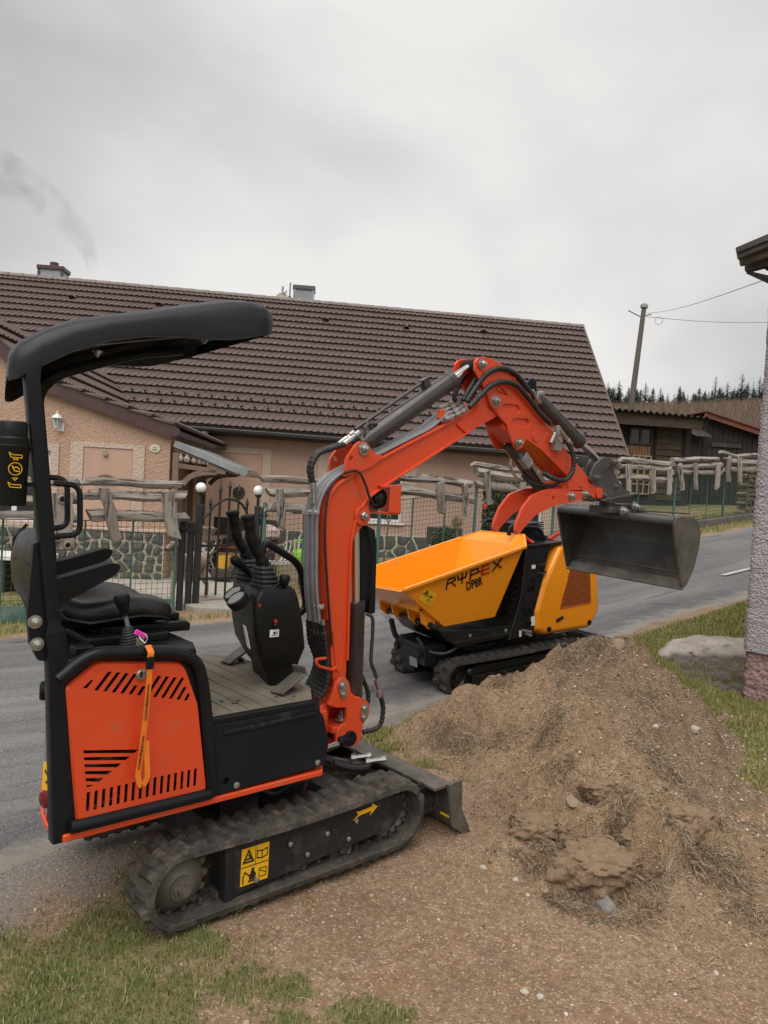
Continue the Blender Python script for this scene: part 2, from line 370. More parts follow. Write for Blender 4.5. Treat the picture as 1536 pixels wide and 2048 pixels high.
crk = g.op('MULTIPLY', crk, g.rng(g.noise(1.7, 3), .5, .62, 0, .8)); col = g.mix(crk, col, (.035, .034, .034))
col = g.mix(g.rng(g.op('ADD', g.attr('edge'), g.op('MULTIPLY', g.op('SUBTRACT', g.noise(6, 5, .65), .5), 1.1)), .45, .8, 0, .8), col, (.25, .225, .19))
hh = g.op('SUBTRACT', g.op('ADD', g.noise(120, 4, .7), g.op('MULTIPLY', g.vor(160), .6)), g.op('MULTIPLY', crk, 2.0))
g.end(col, g.rng(g.noise(5), .3, .7, .62, .9), hh, .55, .006, spec=.4)

XS = axis(-2.3, 3.3, .024, -260, 320); YS = axis(1.1, 6.3, .024, -30, 380)
def ground_z(x, y): return hz(x, y) - .05 * trench(x, y) - .03 * sstep(.05, .12, heap(x, y))
def grit_mask(x, y):
    s, c = sc_of(x, y); d = c - road_near(s); n = fbm(x * 5, y * 5, 4, 61)
    return np.clip(sstep(-.55, -.05, d + n * .35) * (c < 6) * .85, 0, 1) * (1 - grass_mask(x, y) * .8) * (1 - sstep(.02, .08, heap(x, y))) * (1 - .85 * sstep(3.9, 4.9, s))
ground = sheet('ground', XS, YS, ground_z, 'soil', {'turf': grass_mask, 'grit': grit_mask}, kind='structure')
# ---- road: its own sheet, ragged near edge
ss = np.concatenate([np.arange(-14, -2, .3), np.arange(-2, 9, .06), np.arange(9, 46, .4)]); ts = np.concatenate([np.linspace(0, .12, 8), np.linspace(.15, .88, 36), np.linspace(.9, 1, 6)])
S, T = np.meshgrid(ss, ts); cn = road_near(S) + .10 * fbm(S * 2.2, S * 0, 4, 71) + .04 * fbm(S * 9, S * 0, 3, 72); cf = ROAD_FAR + .06 * fbm(S * 2.0, S * 0 + 5, 4, 73)
Cc = cn + (cf - cn) * T; X, Y = xy_of(S, Cc); Z = ground_base(X, Y) + .006 + .006 * fbm(X * 1.5, Y * 1.5, 3, 75) - .03 * (T == 0) - .03 * (T == 1)
ns, nt = len(ss), len(ts); i = (np.arange(nt - 1)[:, None] * ns + np.arange(ns - 1)[None]).ravel()
road = raw('road', np.stack([X, Y, Z], -1).reshape(-1, 3), np.stack([i, i + 1, i + ns + 1, i + ns], -1), 'asphalt', smooth=True, kind='structure')
a = road.data.attributes.new('edge', 'FLOAT', 'POINT'); a.data.foreach_set('value', (np.maximum(1 - (Cc - cn) / .5, 1 - (cf - Cc) / .25).clip(0, 1)).astype(np.float32).ravel())
def road_z(x, y): return float(ground_base(x, y)) + .008
# faded white line on the far lane
mat('road_paint', (.50, .48, .45), (.30, .295, .285), 18, .35, .62, rough=.8)
p = on_plane(1443, 1155, (0, 0, .58), V((0, 0, 1))); s0, c0 = sc_of(p.x, p.y)
for k, (sa, sb) in enumerate(((9.6, 11.2), (14.0, 15.6))):
    vs = []
    for sx in np.linspace(sa, sb, 12):
        for cc in (c0 - .04, c0 + .04):
            x, y = xy_of(sx, cc); vs.append((x, y, float(ground_base(x, y)) + .022))
    o = B(); o.add(vs, [(2 * q, 2 * q + 1, 2 * q + 3, 2 * q + 2) for q in range(11)]); obj('road_marking', o, 'road_paint', kind='structure')

# ---- heap of dug soil
g = NT('heap_soil')
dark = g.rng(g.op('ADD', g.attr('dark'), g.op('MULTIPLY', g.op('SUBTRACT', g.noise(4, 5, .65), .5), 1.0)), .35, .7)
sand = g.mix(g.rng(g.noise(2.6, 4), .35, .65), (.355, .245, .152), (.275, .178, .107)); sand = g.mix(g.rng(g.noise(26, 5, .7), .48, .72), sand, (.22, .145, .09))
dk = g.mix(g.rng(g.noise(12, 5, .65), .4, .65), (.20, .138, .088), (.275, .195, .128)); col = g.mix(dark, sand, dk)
vc = g.vor(140, out='Color'); q = N(g.t, 'ShaderNodeSeparateColor'); g.L(vc, q.inputs[0])
col = g.mix(g.rng(q.outputs[0], .88, .95, 0, .55), col, (.50, .41, .31)); col = g.mix(g.rng(q.outputs[1], .86, .92, 0, .6), col, (.10, .07, .05))
g.end(col, .95, g.op('ADD', g.noise(60, 6, .75), g.op('MULTIPLY', g.vor(120), -.5)), 1.0, .014, spec=.2)
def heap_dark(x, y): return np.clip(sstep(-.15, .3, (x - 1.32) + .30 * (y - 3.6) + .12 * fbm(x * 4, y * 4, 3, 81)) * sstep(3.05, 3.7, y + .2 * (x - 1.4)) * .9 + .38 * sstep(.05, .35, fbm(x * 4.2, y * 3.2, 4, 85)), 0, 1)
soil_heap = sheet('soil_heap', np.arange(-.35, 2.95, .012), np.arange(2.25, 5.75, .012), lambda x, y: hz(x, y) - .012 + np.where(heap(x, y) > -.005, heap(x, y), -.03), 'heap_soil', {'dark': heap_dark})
tag(soil_heap, 'heap of freshly dug brown soil beside the tracked dumper', 'soil heap')
# ================================================================ mini excavator
mat('orange_paint', (.70, .070, .017), (.64, .060, .015), 3, .3, .7, rough=.32, rvar=.08, coat=.25, dust=.18, dcol=(.30, .14, .07), dscale=9, bump=.03, bscale=35)
mat('orange_inside', (.45, .10, .012), rough=.5)
mat('black_paint', (.0065, .0075, .010), (.009, .010, .013), 5, rough=.34, rvar=.08, dust=.06, dcol=(.045, .042, .038), spec=.25, dscale=7, bump=.03, bscale=40)
mat('dusty_black_paint', (.014, .015, .018), (.024, .024, .025), 6, rough=.48, dust=.32, dcol=(.085, .075, .06), dscale=11, bump=.05, bscale=50, chips=.0, spec=.25)
mat('side_black', (.008, .010, .014), (.012, .014, .018), 4, rough=.36, dust=.06, dcol=(.06, .056, .05), dscale=6, chips=.0, bump=.02, bscale=30, spec=.2)
mat('black_plastic', (.0055, .0056, .006), (.008, .008, .0085), 9, rough=.44, rvar=.06, bump=.10, bscale=420, dust=.05, dcol=(.035, .033, .03), spec=.24)
mat('canopy_plastic', (.009, .0095, .0115), (.013, .0135, .0155), 4, rough=.42, rvar=.07, bump=.04, bscale=260, dust=.10, dcol=(.045, .043, .04), dscale=2.5, spec=.3)
mat('seat_vinyl', (.007, .0068, .0068), (.010, .0095, .0095), 7, rough=.34, rvar=.05, bump=.10, bscale=520, dust=.10, dcol=(.05, .046, .042), dscale=3, spec=.4)
mat('track_rubber', (.040, .036, .034), (.085, .074, .064), 13, rough=.88, bump=.8, bscale=60, dust=.42, dcol=(.17, .14, .11), dscale=17, spec=.2)
mat('hose_rubber', (.012, .012, .013), (.02, .02, .021), 20, rough=.5, bump=.06, bscale=120)
mat('zinc', (.46, .45, .43), (.34, .33, .31), 30, rough=.36, metal=.85, bump=.05, bscale=80)
mat('chrome', (.70, .69, .68), rough=.10, rvar=.05, metal=1.0)
mat('steel_pipe', (.30, .30, .305), (.24, .24, .245), 12, rough=.42, metal=.35)
mat('cylinder_grey', (.036, .029, .029), (.044, .036, .035), 8, rough=.32, dust=.08, dcol=(.09, .075, .06), coat=.2)
mat('worn_steel', (.075, .068, .060), (.15, .135, .115), 8, rough=.55, metal=.3, dust=.35, dcol=(.19, .155, .115), dscale=12, bump=.12, bscale=60)
mat('bucket_steel', (.050, .049, .049), (.078, .075, .073), 4, rough=.30, dust=.30, dcol=(.12, .105, .085), dscale=6, bump=.06, bscale=45)
mat('floor_rubber', (.125, .110, .085), (.19, .165, .125), 5, rough=.9, dust=.5, dcol=(.245, .21, .16), dscale=4, bump=.25, bscale=70, spec=.15)
mat('yellow_label', (.78, .43, .010), rough=.4)
mat('black_print', (.010, .010, .010), rough=.5)
mat('white_print', (.72, .72, .70), rough=.5)
mat('red_plastic', (.42, .014, .012), rough=.35)
mat('dark_red_lens', (.14, .010, .012), rough=.2)
mat('strap_orange', (.80, .20, .012), (.72, .17, .01), 30, rough=.65, bump=.2, bscale=500)
mat('pink_tag', (.75, .03, .40), rough=.4)
mat('grey_panel', (.17, .18, .18), (.22, .225, .22), 5, rough=.35, dust=.18, dcol=(.24, .2, .15))
mat('dark_void', (.006, .006, .006), rough=.9)

def frame(o, deg, pit=0.0):
    a, g = radians(deg), radians(pit); x = V((sin(a) * cos(g), cos(a) * cos(g), sin(g))); y = V((-cos(a), sin(a), 0)); z = x.cross(y)
    return Matrix(((x.x, y.x, z.x, o[0]), (x.y, y.y, z.y, o[1]), (x.z, y.z, z.z, o[2]), (0, 0, 0, 1)))
def bolt(par, c, r, d=(0, -1, 0), h=.012, m='zinc', name='bolt', washer=True, n=6):
    b = B(); dd = V(d).normalized()
    if washer: b.lathe([(0, 0), (r * 1.5, 0), (r * 1.5, h * .3), (r, h * .3)], c, d, 16)
    b.lathe([(r, h * .2), (r, h), (r * .8, h * 1.15), (0, h * 1.15)], c, d, n)
    if washer: b.lathe([(r * .55, h), (r * .55, h * 1.7), (r * .4, h * 1.8), (0, h * 1.8)], c, d, 12)
    return obj(name, b, m, par, smooth=40)
def sticker(par, name, c, w, h, marks=(), ax=((1, 0, 0), (0, 0, 1)), t=.002, m='yellow_label', edge=True):
    """thin label with a print of its own: marks are polygons in label units 0..1"""
    U, W = V(ax[0]).normalized(), V(ax[1]).normalized(); n = U.cross(W).normalized(); c = V(c)
    def pt(a, b_, k): return c + U * ((a - .5) * w) + W * ((b_ - .5) * h) + n * k
    b = B(); vs = [pt(a, q, k) for k in (0, t) for a, q in ((0, 0), (1, 0), (1, 1), (0, 1))]
    b.add(vs, [(3, 2, 1, 0), (4, 5, 6, 7), (0, 1, 5, 4), (1, 2, 6, 5), (2, 3, 7, 6), (3, 0, 4, 7)]); o = obj(name, b, m, par, smooth=0)
    if marks:
        b = B()
        for poly in marks:
            k = len(poly); vs = [pt(a, q, t + .0003) for a, q in poly] + [pt(a, q, t + .0012) for a, q in poly]
            tri = [tuple(x) for x in tessellate_polygon([[V((p[0], p[1], 0)) for p in poly]])]
            b.add(vs, [x for x in tri] + [tuple(i + k for i in x) for x in tri] + [(i, (i + 1) % k, k + (i + 1) % k, k + i) for i in range(k)])
        obj('print', b, 'black_print', o, smooth=0)
    return o
def stroke(pts, w):
    """polyline as small quads in label units"""
    out = []
    for (x0, y0), (x1, y1) in zip(pts, pts[1:]):
        d = V((x1 - x0, y1 - y0)); l = d.length or 1; n = V((-d.y, d.x)) / l * w / 2; e = d / l * w / 2
        out.append([(x0 - e.x + n.x, y0 - e.y + n.y), (x0 - e.x - n.x, y0 - e.y - n.y), (x1 + e.x - n.x, y1 + e.y - n.y), (x1 + e.x + n.x, y1 + e.y + n.y)])
    return out
TRI = lambda cx, cy, r: stroke([(cx - r, cy - r * .8), (cx, cy + r), (cx + r, cy - r * .8), (cx - r, cy - r * .8)], .05)
def track_path(xs, zs, R, xf, zf, Rf, n=14):
    """closed belt centre line round a sprocket and an idler, given as (point, outward normal)"""
    out = []
    for k in range(n + 1): a = radians(90 + 180 * k / n); out.append((xs + R * cos(a), zs + R * sin(a), cos(a), sin(a)))
    m = 26
    for k in range(1, m): t = k / m; out.append((xs + (xf - xs) * t, zs - R + (zf - Rf - zs + R) * t, 0, -1))
    for k in range(n + 1): a = radians(-90 + 180 * k / n); out.append((xf + Rf * cos(a), zf + Rf * sin(a), cos(a), sin(a)))
    for k in range(1, m): t = k / m; out.append((xf + (xs - xf) * t, zf + Rf + (zs + R - zf - Rf) * t - .012 * sin(pi * t), 0, 1))
    return out
def make_track(par, y0, y1, xs, zs, R, xf, zf, Rf, pitch=.062, lug=.017, belt=.026, name='rubber_track', m='track_rubber'):
    P = track_path(xs, zs, R, xf, zf, Rf); b = B(); n = len(P); w = y1 - y0; rings = []
    for x, z, nx, nz in P + [P[0]]:
        rings.append([(x - nx * belt, y0, z - nz * belt), (x - nx * belt, y1, z - nz * belt), (x, y1 - .006, z), (x, y0 + .006, z)])
    b.loft(rings, caps=False)
    # walk round the belt, one staggered pair of lugs per pitch
    L = [0]
    for i in range(n): a, c = P[i], P[(i + 1) % n]; L.append(L[-1] + sqrt((a[0] - c[0]) ** 2 + (a[1] - c[1]) ** 2))
    cnt = int(round(L[-1] / pitch)); rr = random.Random(5)
    def at(d):
        d %= L[-1]
        for i in range(n):
            if L[i + 1] >= d: break
        t = (d - L[i]) / max(1e-6, L[i + 1] - L[i]); a, c = P[i], P[(i + 1) % n]; nn = V((a[2] * (1 - t) + c[2] * t, a[3] * (1 - t) + c[3] * t)).normalized()
        return a[0] * (1 - t) + c[0] * t, a[1] * (1 - t) + c[1] * t, nn.x, nn.y
    for k in range(cnt):
        for side in (0, 1):
            d0 = k * L[-1] / cnt + side * pitch * .5; lo = y0 + (.008 if side == 0 else w * .46); hi = y0 + (w * .54 if side == 0 else w - .008)
            h = lug * rr.uniform(.62, 1.12); hw = pitch * .30; vs = []
            for f, top in ((-1.2, 0), (1.2, 0), (-.62, 1), (.62, 1)):
                inner = w * .06 * (1 if side == 0 else -1)
                for yy, sh in ((lo, 0), (hi, 1)):
                    skew = (.35 if (yy > (y0 + y1) / 2) else -.35) * pitch * (1 if side else -1) * 0 + (hw * .5 if (yy == hi) == (side == 0) else 0)
                    x, z, nx, nz = at(d0 + f * hw + skew); k2 = h if top else -.002; ins = .008 if top else 0
                    vs.append((x + nx * k2, yy + (ins if yy == lo else -ins), z + nz * k2))
            b.add(vs, [(0, 1, 3, 2), (4, 6, 7, 5), (0, 2, 6, 4), (1, 5, 7, 3), (0, 4, 5, 1), (2, 3, 7, 6)])
    # drive teeth on the inner side
    for k in range(cnt):
        x, z, nx, nz = at(k * L[-1] / cnt); tx, tz = -nz, nx; ym = (y0 + y1) / 2; q = .010; hh = belt + .026
        vs = [(x - nx * e + tx * q * sx * (1 if e == belt else .6), ym + yy * .028, z - nz * e + tz * q * sx * (1 if e == belt else .6)) for e in (belt, hh) for sx in (-1, 1) for yy in (-1, 1)]
        b.add(vs, [(0, 1, 3, 2), (4, 6, 7, 5), (0, 4, 5, 1), (2, 3, 7, 6), (0, 2, 6, 4), (1, 5, 7, 3)])
    return obj(name, b, m, par, bevel=.004, smooth=30, seg=1)
def sprocket(par, c, R, sgn, teeth=15, m='worn_steel'):
    b = B(); x, y, z = c; d = (0, sgn, 0)
    b.lathe([(0, 0), (R * .86, 0), (R * .88, .012), (R * .80, .022), (R * .72, .030), (R * .40, .050), (R * .36, .052), (R * .36, .06), (0, .06)], c, d, 32)
    for k in range(teeth):
        a = 2 * pi * k / teeth; M = Matrix.Translation((x, y, z)) @ Matrix.Rotation(a, 4, 'Y'); b.plate([(R * .80, -.017), (R * 1.05, -.008), (R * 1.05, .008), (R * .80, .017)], -.006, .012, 'y', M=M)
    o = obj('sprocket', b, m, par, smooth=30)
    q = B(); q.lathe([(R * .30, .058), (R * .30, .066), (R * .20, .068), (R * .20, .085), (R * .12, .085), (R * .12, .094), (0, .094)], c, d, 6); obj('hub_nut', q, 'worn_steel', o, smooth=30)
    return o
def wheel(par, name, c, R, sgn, m='worn_steel', t=.05):
    b = B(); b.lathe([(R * .25, -t), (R, -t), (R, -.004), (R * .9, 0), (R * .8, -.006), (R * .75, -.014), (R * .35, -.014), (R * .3, .004), (0, .004)], c, (0, sgn, 0), 28); return obj(name, b, m, par, smooth=30)

EXM = frame((-.557, 3.012, 0), 49.0)
EX = empty('mini_excavator', EXM, 'orange and black mini excavator with canopy on rubber tracks, boom reaching over the yellow dumper', 'excavator')
# --- undercarriage
for sg in (-1, 1):
    y0, y1 = (-.475, -.295) if sg < 0 else (.295, .475)
    make_track(EX, y0, y1, -.432, .152, .130, .515, .158, .136)
    yo = sg * .440; yi = sg * .33
    sprocket(EX, (-.432, sg * .385, .150), .112, sg)
    wheel(EX, 'idler', (.515, sg * .40, .158), .106, sg)
    for x in (-.165, .045, .262): wheel(EX, 'roller', (x, sg * .415, .074), .050, sg, t=.08)
    b = B(); prof = round2([(-.262, .236), (.44, .262), (.545, .232), (.560, .175), (.50, .112), (-.225, .060), (-.250, .045)], .012, 3)
    b.plate([(p[0], p[1]) for p in prof], sg * .30, yo)
    pf = obj('track_frame', b, 'dusty_black_paint', EX, bevel=.006)
    b = B(); b.bar((-.255, sg * .425, .045), (-.262, sg * .425, .245), .04, .03, (1, 0, 0)); obj('frame_rib', b, 'dusty_black_paint', pf, bevel=.004)
    b = B(); hexp = [(-.02, .175), (.035, .205), (.115, .215), (.165, .185), (.105, .128), (.01, .125)]
    b.plate(hexp, sg * .4395, sg * .4425); obj('cover_plate', b, 'dusty_black_paint', pf, bevel=.001, seg=1)
    for x, z in ((-.01, .183), (.158, .178), (.07, .122), (-.148, .092), (.265, .128), (.30, .19)): bolt(pf, (x, sg * .441, z), .0095, (0, sg, 0), .009, n=12, washer=False)
fr = [o for o in EX.children if o.name.startswith('track_frame')][0]
def LB(x0, z0, x1, z1, polys): return [[(x0 + (x1 - x0) * a, z0 + (z1 - z0) * q) for a, q in p] for p in polys]
m1 = TRI(.25, .76, .17) + stroke([(.17, .70), (.33, .70), (.25, .80)], .04) + stroke([(.56, .66), (.74, .62), (.93, .66), (.93, .86), (.74, .82), (.56, .86), (.56, .66)], .03) + stroke([(.74, .62), (.74, .82)], .03) + stroke([(0.02, .5), (.98, .5)], .02) + stroke([(.5, .52), (.5, .98)], .015)
m1 += [[(.30, .12), (.52, .12), (.55, .24), (.45, .36), (.32, .27)], [(.36, .3), (.47, .3), (.47, .44), (.38, .42)]] + stroke([(.32, .22), (.14, .36), (.08, .22), (.09, .06)], .035) + stroke([(.30, .08), (.58, .08)], .05) + stroke([(.66, .12), (.92, .12), (.92, .34), (.66, .34), (.66, .12)], .02) + stroke([(.68, .3), (.9, .2)], .02)
sticker(fr, 'warning_label', (-.155, -.4405, .150), .112, .132, m1)
arrow = [(.0, .10), (.22, .42), (.12, .72), (.26, .66), (.78, .70), (.74, 1.0), (1.0, .55), (.70, .02), (.75, .36), (.28, .34)]
b = B(); b.plate([(.285 + .125 * a, .188 + .050 * q + .006 * a) for a, q in arrow], -.4405, -.4425); obj('arrow_label', b, 'yellow_label', fr, smooth=0)
b = B(); b.box((-.26, -.32, .11), (.42, .32, .26)); b.box((-.12, -.20, .25), (.22, .20, .33)); b.lathe([(.20, 0), (.20, .07), (.17, .08)], (.05, 0, .32), (0, 0, 1), 32)
for sg in (-1, 1): b.bar((-.10, sg * .22, .3), (-.16, sg * .34, .2), .14, .05); b.bar((.26, sg * .2, .28), (.34, sg * .33, .24), .12, .05)
obj('undercarriage', b, 'dusty_black_paint', EX, bevel=.01)
for sg in (-1, 1):
    b = B(); b.lathe([(0, 0), (.055, 0), (.06, .02), (.06, .08), (.04, .1), (0, .1)], (-.40, sg * .24, .17), (0, -sg, 0), 18); b.box((-.40, sg * .2 - .03, .14), (-.33, sg * .2 + .03, .22)); obj('travel_motor', b, 'worn_steel', EX, bevel=.004)
for p0, p1 in (((-.1, -.2, .33), (.1, -.26, .37)), ((-.02, -.22, .31), (.12, -.3, .35)), ((-.3, -.1, .33), (-.42, .1, .25))):
    b = B(); b.tube(catmull([p0, ((p0[0] + p1[0]) / 2, p0[1] - .03, p0[2] - .02), p1]), .011); obj('hose', b, 'hose_rubber', EX)
# --- dozer blade
b = B(); prof = [(.80, .245), (.835, .215), (.83, .12), (.85, .06), (.905, -.005), (.885, -.005), (.83, .05), (.81, .12), (.812, .20), (.785, .235)]
b.plate(prof, -.475, .475); b.box((.70, -.475, .225), (.80, .475, .24)); bl = obj('dozer_blade', b, 'worn_steel', EX, bevel=.004)
for sg in (-1, 1):
    b = B(); b.plate([(.77, .245), (.855, .25), (.865, .12), (.93, .0), (.89, -.005), (.81, .05)], sg * .476, sg * .492); obj('end_plate', b, 'worn_steel', bl, bevel=.003)
    b = B(); b.bar((.30, sg * .16, .20), (.80, sg * .30, .14), .05, .07); b.plate([(.70, .08), (.80, .08), (.81, .22), (.70, .22)], sg * .36, sg * .38); b.bar((.62, sg * .40, .225), (.80, sg * .40, .225), .012, .03); obj('blade_arm', b, 'dusty_black_paint', bl, bevel=.005)
b = B(); b.lathe([(.0, 0), (.034, 0), (.034, .26), (.028, .27), (0, .27)], (.44, -.03, .26), (.95, 0, -.30), 20); o = obj('blade_cylinder', b, 'cylinder_grey', EX)
b = B(); b.lathe([(.014, 0), (.014, .12), (0, .12)], (.69, -.03, .185), (.95, 0, -.3), 14); obj('cylinder_rod', b, 'chrome', o)
for yy in (-.10, -.17):
    b = B(); b.lathe([(.016, 0), (.016, .02), (.011, .02), (.011, .07), (.015, .07), (.015, .09), (0, .09)], (.50 - yy * .4, yy, .285), (.7, -.4, .1), 8); obj('hose_fitting', b, 'zinc', EX, smooth=20)
b = B(); b.tube(catmull([(.36, -.2, .33), (.46, -.21, .29), (.56, -.19, .27), (.62, -.13, .29)]), .014); b.tube(catmull([(.36, -.13, .33), (.48, -.13, .27), (.60, -.06, .29)]), .012); obj('blade_hose', b, 'hose_rubber', EX)
sticker(bl, 'eye_label', (.8195, -.43, .10), .055, .05, [circ((.5, .5), .3, 10)], ax=((0, 1, 0), (0, 0, 1)))
b = B(); b.tube([(.815 + .0, -.41 + .028 * cos(a), .14 + .028 * sin(a)) for a in [k * pi / 6 for k in range(13)]], .006, 6); obj('lifting_eye', b, 'worn_steel', bl)
# --- upper structure: base plate, engine bay, side panel, floor
edge = [(-.815, -.44), (.125, -.44), (.20, -.33), (.24, -.15), (.24, .15), (.20, .33), (.125, .44), (-.56, .44), (-.622, .37), (-.710, .13), (-.788, -.11), (-.824, -.24), (-.836, -.33), (-.832, -.40)]
b = B(); b.plate(edge, .405, .428, 'z'); obj('base_plate', b, 'orange_paint', EX, bevel=.006)
body = [(-.83, -.415), (.11, -.415), (.185, -.32), (.22, -.15), (.22, .15), (.185, .32), (.11, .415), (-.83, .415), (-.865, .29), (-.865, -.29)]
inner = [(.345, .43)]
b = B(); b.plate([(x, y) for x, y in body if x > -.8] + [(-.36, .415), (-.36, -.415)], .43, .665, 'z'); obj('front_body', b, 'black_paint', EX, bevel=.008)
b = B(); b.plate([(-.80, -.37), (-.385, -.37), (-.385, .40), (-.60, .40)], .43, .90, 'z'); obj('engine_block', b, 'dark_void', EX)
TAIL = [(-.808, -.425), (-.826, -.385), (-.830, -.33), (-.818, -.24), (-.782, -.11), (-.705, .13), (-.618, .37), (-.57, .42)]
b = B(); b.plate(TAIL + [(-.53, .42), (-.78, -.40)], .43, .91, 'z'); obj('counterweight', b, 'grey_panel', EX, bevel=.012)
b = B(); b.plate([(-.80, -.40), (-.40, -.40), (-.36, -.30), (-.36, .40), (-.61, .40), (-.70, .2), (-.82, -.2)], .895, .935, 'z'); b.box((-.70, -.24, .93), (-.42, .3, .965)); obj('engine_deck', b, 'black_plastic', EX, bevel=.012)
panel = round2([(-.352, .672), (.088, .672), (.118, .63), (.148, .53), (.135, .445), (-.318, .432)], .010, 3)
b = B(); b.plate(panel, -.437, -.412, 'y', holes=[circ((-.285, .474), .013, 12)]); sp = obj('side_panel', b, 'side_black', EX, bevel=.004)
b = B(); b.bar((-.305, -.4375, .642), (.082, -.4375, .650), .012, .016); obj('pressed_rib', b, 'side_black', sp, bevel=.005)
b = B(); b.box((-.31, -.42, .455), (-.26, -.416, .49)); obj('hole_backing', b, 'dark_void', sp)
for x, z in ((-.246, .452), (.097, .462)): bolt(sp, (x, -.437, z), .011, n=16, h=.007, washer=False)
# floor: rubber mat with raised ribs
fl = [(-.365, -.425), (.085, -.425), (.165, -.30), (.205, -.13), (.205, .13), (.165, .30), (.085, .425), (-.365, .425)]
b = B(); b.plate(fl, .665, .694, 'z'); o = obj('floor_plate', b, 'black_paint', EX, bevel=.006)
b = B(); b.plate([(x * .975 - .004, y * .96) for x, y in fl], .694, .700, 'z'); mt = obj('floor_mat', b, 'floor_rubber', EX, bevel=.002)
b = B()
for k in range(8):
    x = -.32 + k * .065; lim = .40 if x < .07 else (.27 if x < .15 else .12)
    b.box((x - .0035, -lim, .700), (x + .0035, lim, .7032))
obj('mat_rib', b, 'floor_rubber', mt)
b = B()
for x, y, r in ((-.20, -.32, .020), (-.17, -.30, .014), (.03, -.36, .012), (-.03, -.33, .010), (-.23, -.28, .012)):
    b.add([(x + r * rnd.uniform(.5, 1.1) * cos(a), y + r * rnd.uniform(.4, .9) * sin(a), .7045) for a in [j * .9 for j in range(7)]] + [(x, y, .709)], [(j, (j + 1) % 7, 7) for j in range(7)])
obj('dried_mud', b, 'worn_steel', mt, kind='stuff')
# engine cover with slots
cov = round2([(-.825, .865), (-.740, .930), (-.478, .898), (-.458, .880), (-.408, .757), (-.362, .470), (-.372, .452), (-.745, .440), (-.775, .455)], .010, 2)
holes = []
for k in range(13):
    xb = -.775 + k * .0265; zb = .857 - k * .0066; L_ = .048 + .0012 * k; dx = .040
    p = [(xb, zb), (xb + .0125, zb - .003), (xb + .0125 + dx, zb + L_), (xb + dx, zb + L_ + .003)]
    if k == 0: p = [(-.783, .861), (-.768, .859), (-.752, .880), (-.757, .884)]
    if k == 11: p = [(xb, zb), (xb + .0125, zb - .003), (xb + .036, zb + .036), (xb + .023, zb + .038)]
    if k == 12: p = [(xb, zb), (xb + .0125, zb - .003), (xb + .022, zb + .016), (xb + .012, zb + .022)]
    if abs((xb + dx * .75) + .606) < .022: p = [(xb, zb), (xb + .0125, zb - .003), (xb + .0125 + dx * .42, zb + L_ * .42), (xb + dx * .42, zb + L_ * .42 + .003)]
    holes.append(p)
for k in range(6):
    z = .674 - k * .0215; r = -.600 - k * .0265; holes.append([(-.772 + k * .0025, z), (r, z - .030 * (r + .77) / .17), (r - .013, z - .010 - .030 * (r + .77) / .17), (-.771 + k * .0025, z - .010)] if k < 5 else [(-.758, .566), (-.735, .562), (-.745, .558), (-.757, .558)])
for k in range(16): x = -.757 + k * .0232; holes.append([(x, .484), (x + .0105, .484), (x + .0115, .543), (x + .001, .543)])
b = B(); b.plate(cov, -.440, -.436, 'y', holes=holes)
ec = obj('engine_cover', b, 'orange_paint', EX, smooth=0, bevel=0)
# bevelled rim that sets the cover proud of its frame
cin = V((-.60, -.44, .68)); big = [V((p[0], -.424, p[1])) for p in cov]; sml = [V((p[0], -.440, p[1])) for p in cov]; out = [cin + (q - cin) * 1.035 + V((0, .016, 0)) for q in sml]
b = B(); b.loft([[tuple(q) for q in sml], [tuple(q) for q in out]], caps=False); obj('cover_rim', b, 'orange_paint', ec, smooth=30)
b = B(); b.plate([(p[0] * .97 - .018, (p[1] - .68) * .96 + .68) for p in cov], -.40, -.396, 'y'); obj('inner_mesh', b, 'dark_void', ec)
b = B()
for k in range(9): zz = .47 + .045 * k; b.tube(catmull([(-.76 + .02 * (k % 3), -.41, zz), (-.62, -.415 - .003 * (k % 2), zz + .03), (-.5, -.408, zz - .01), (-.42, -.41, zz + .02)], 4), .008 + .003 * (k % 2), 6)
obj('engine_hose', b, 'hose_rubber', ec)
b = B(); b.lathe([(.017, 0), (.017, .006), (.012, .009), (.012, .006), (0, .006)], (-.606, -.440, .881), (0, -1, 0), 20); lk = obj('cover_lock', b, 'zinc', ec)
b = B(); b.box((-.609, -.448, .873), (-.603, -.4455, .889)); obj('keyhole', b, 'dark_void', lk)
b = B(); b.plate(round2([(-.83, .90), (-.76, .962), (-.46, .935), (-.41, .88), (-.38, .80), (-.33, .44), (-.81, .44)], .02), -.428, -.405, 'y', holes=[[(-.80, .86), (-.74, .915), (-.49, .885), (-.43, .75), (-.39, .48), (-.75, .47)]]); obj('cover_frame', b, 'black_plastic', EX, bevel=.003)
b = B(); b.tube(fillet([(-.85, -.435, .895), (-.765, -.44, .965), (-.50, -.44, .943), (-.415, -.44, .905), (-.385, -.44, .80), (-.338, -.44, .462), (-.345, -.44, .446), (-.80, -.44, .448)], .07, 6), .020, 12); obj('guard_tube', b, 'black_paint', EX)
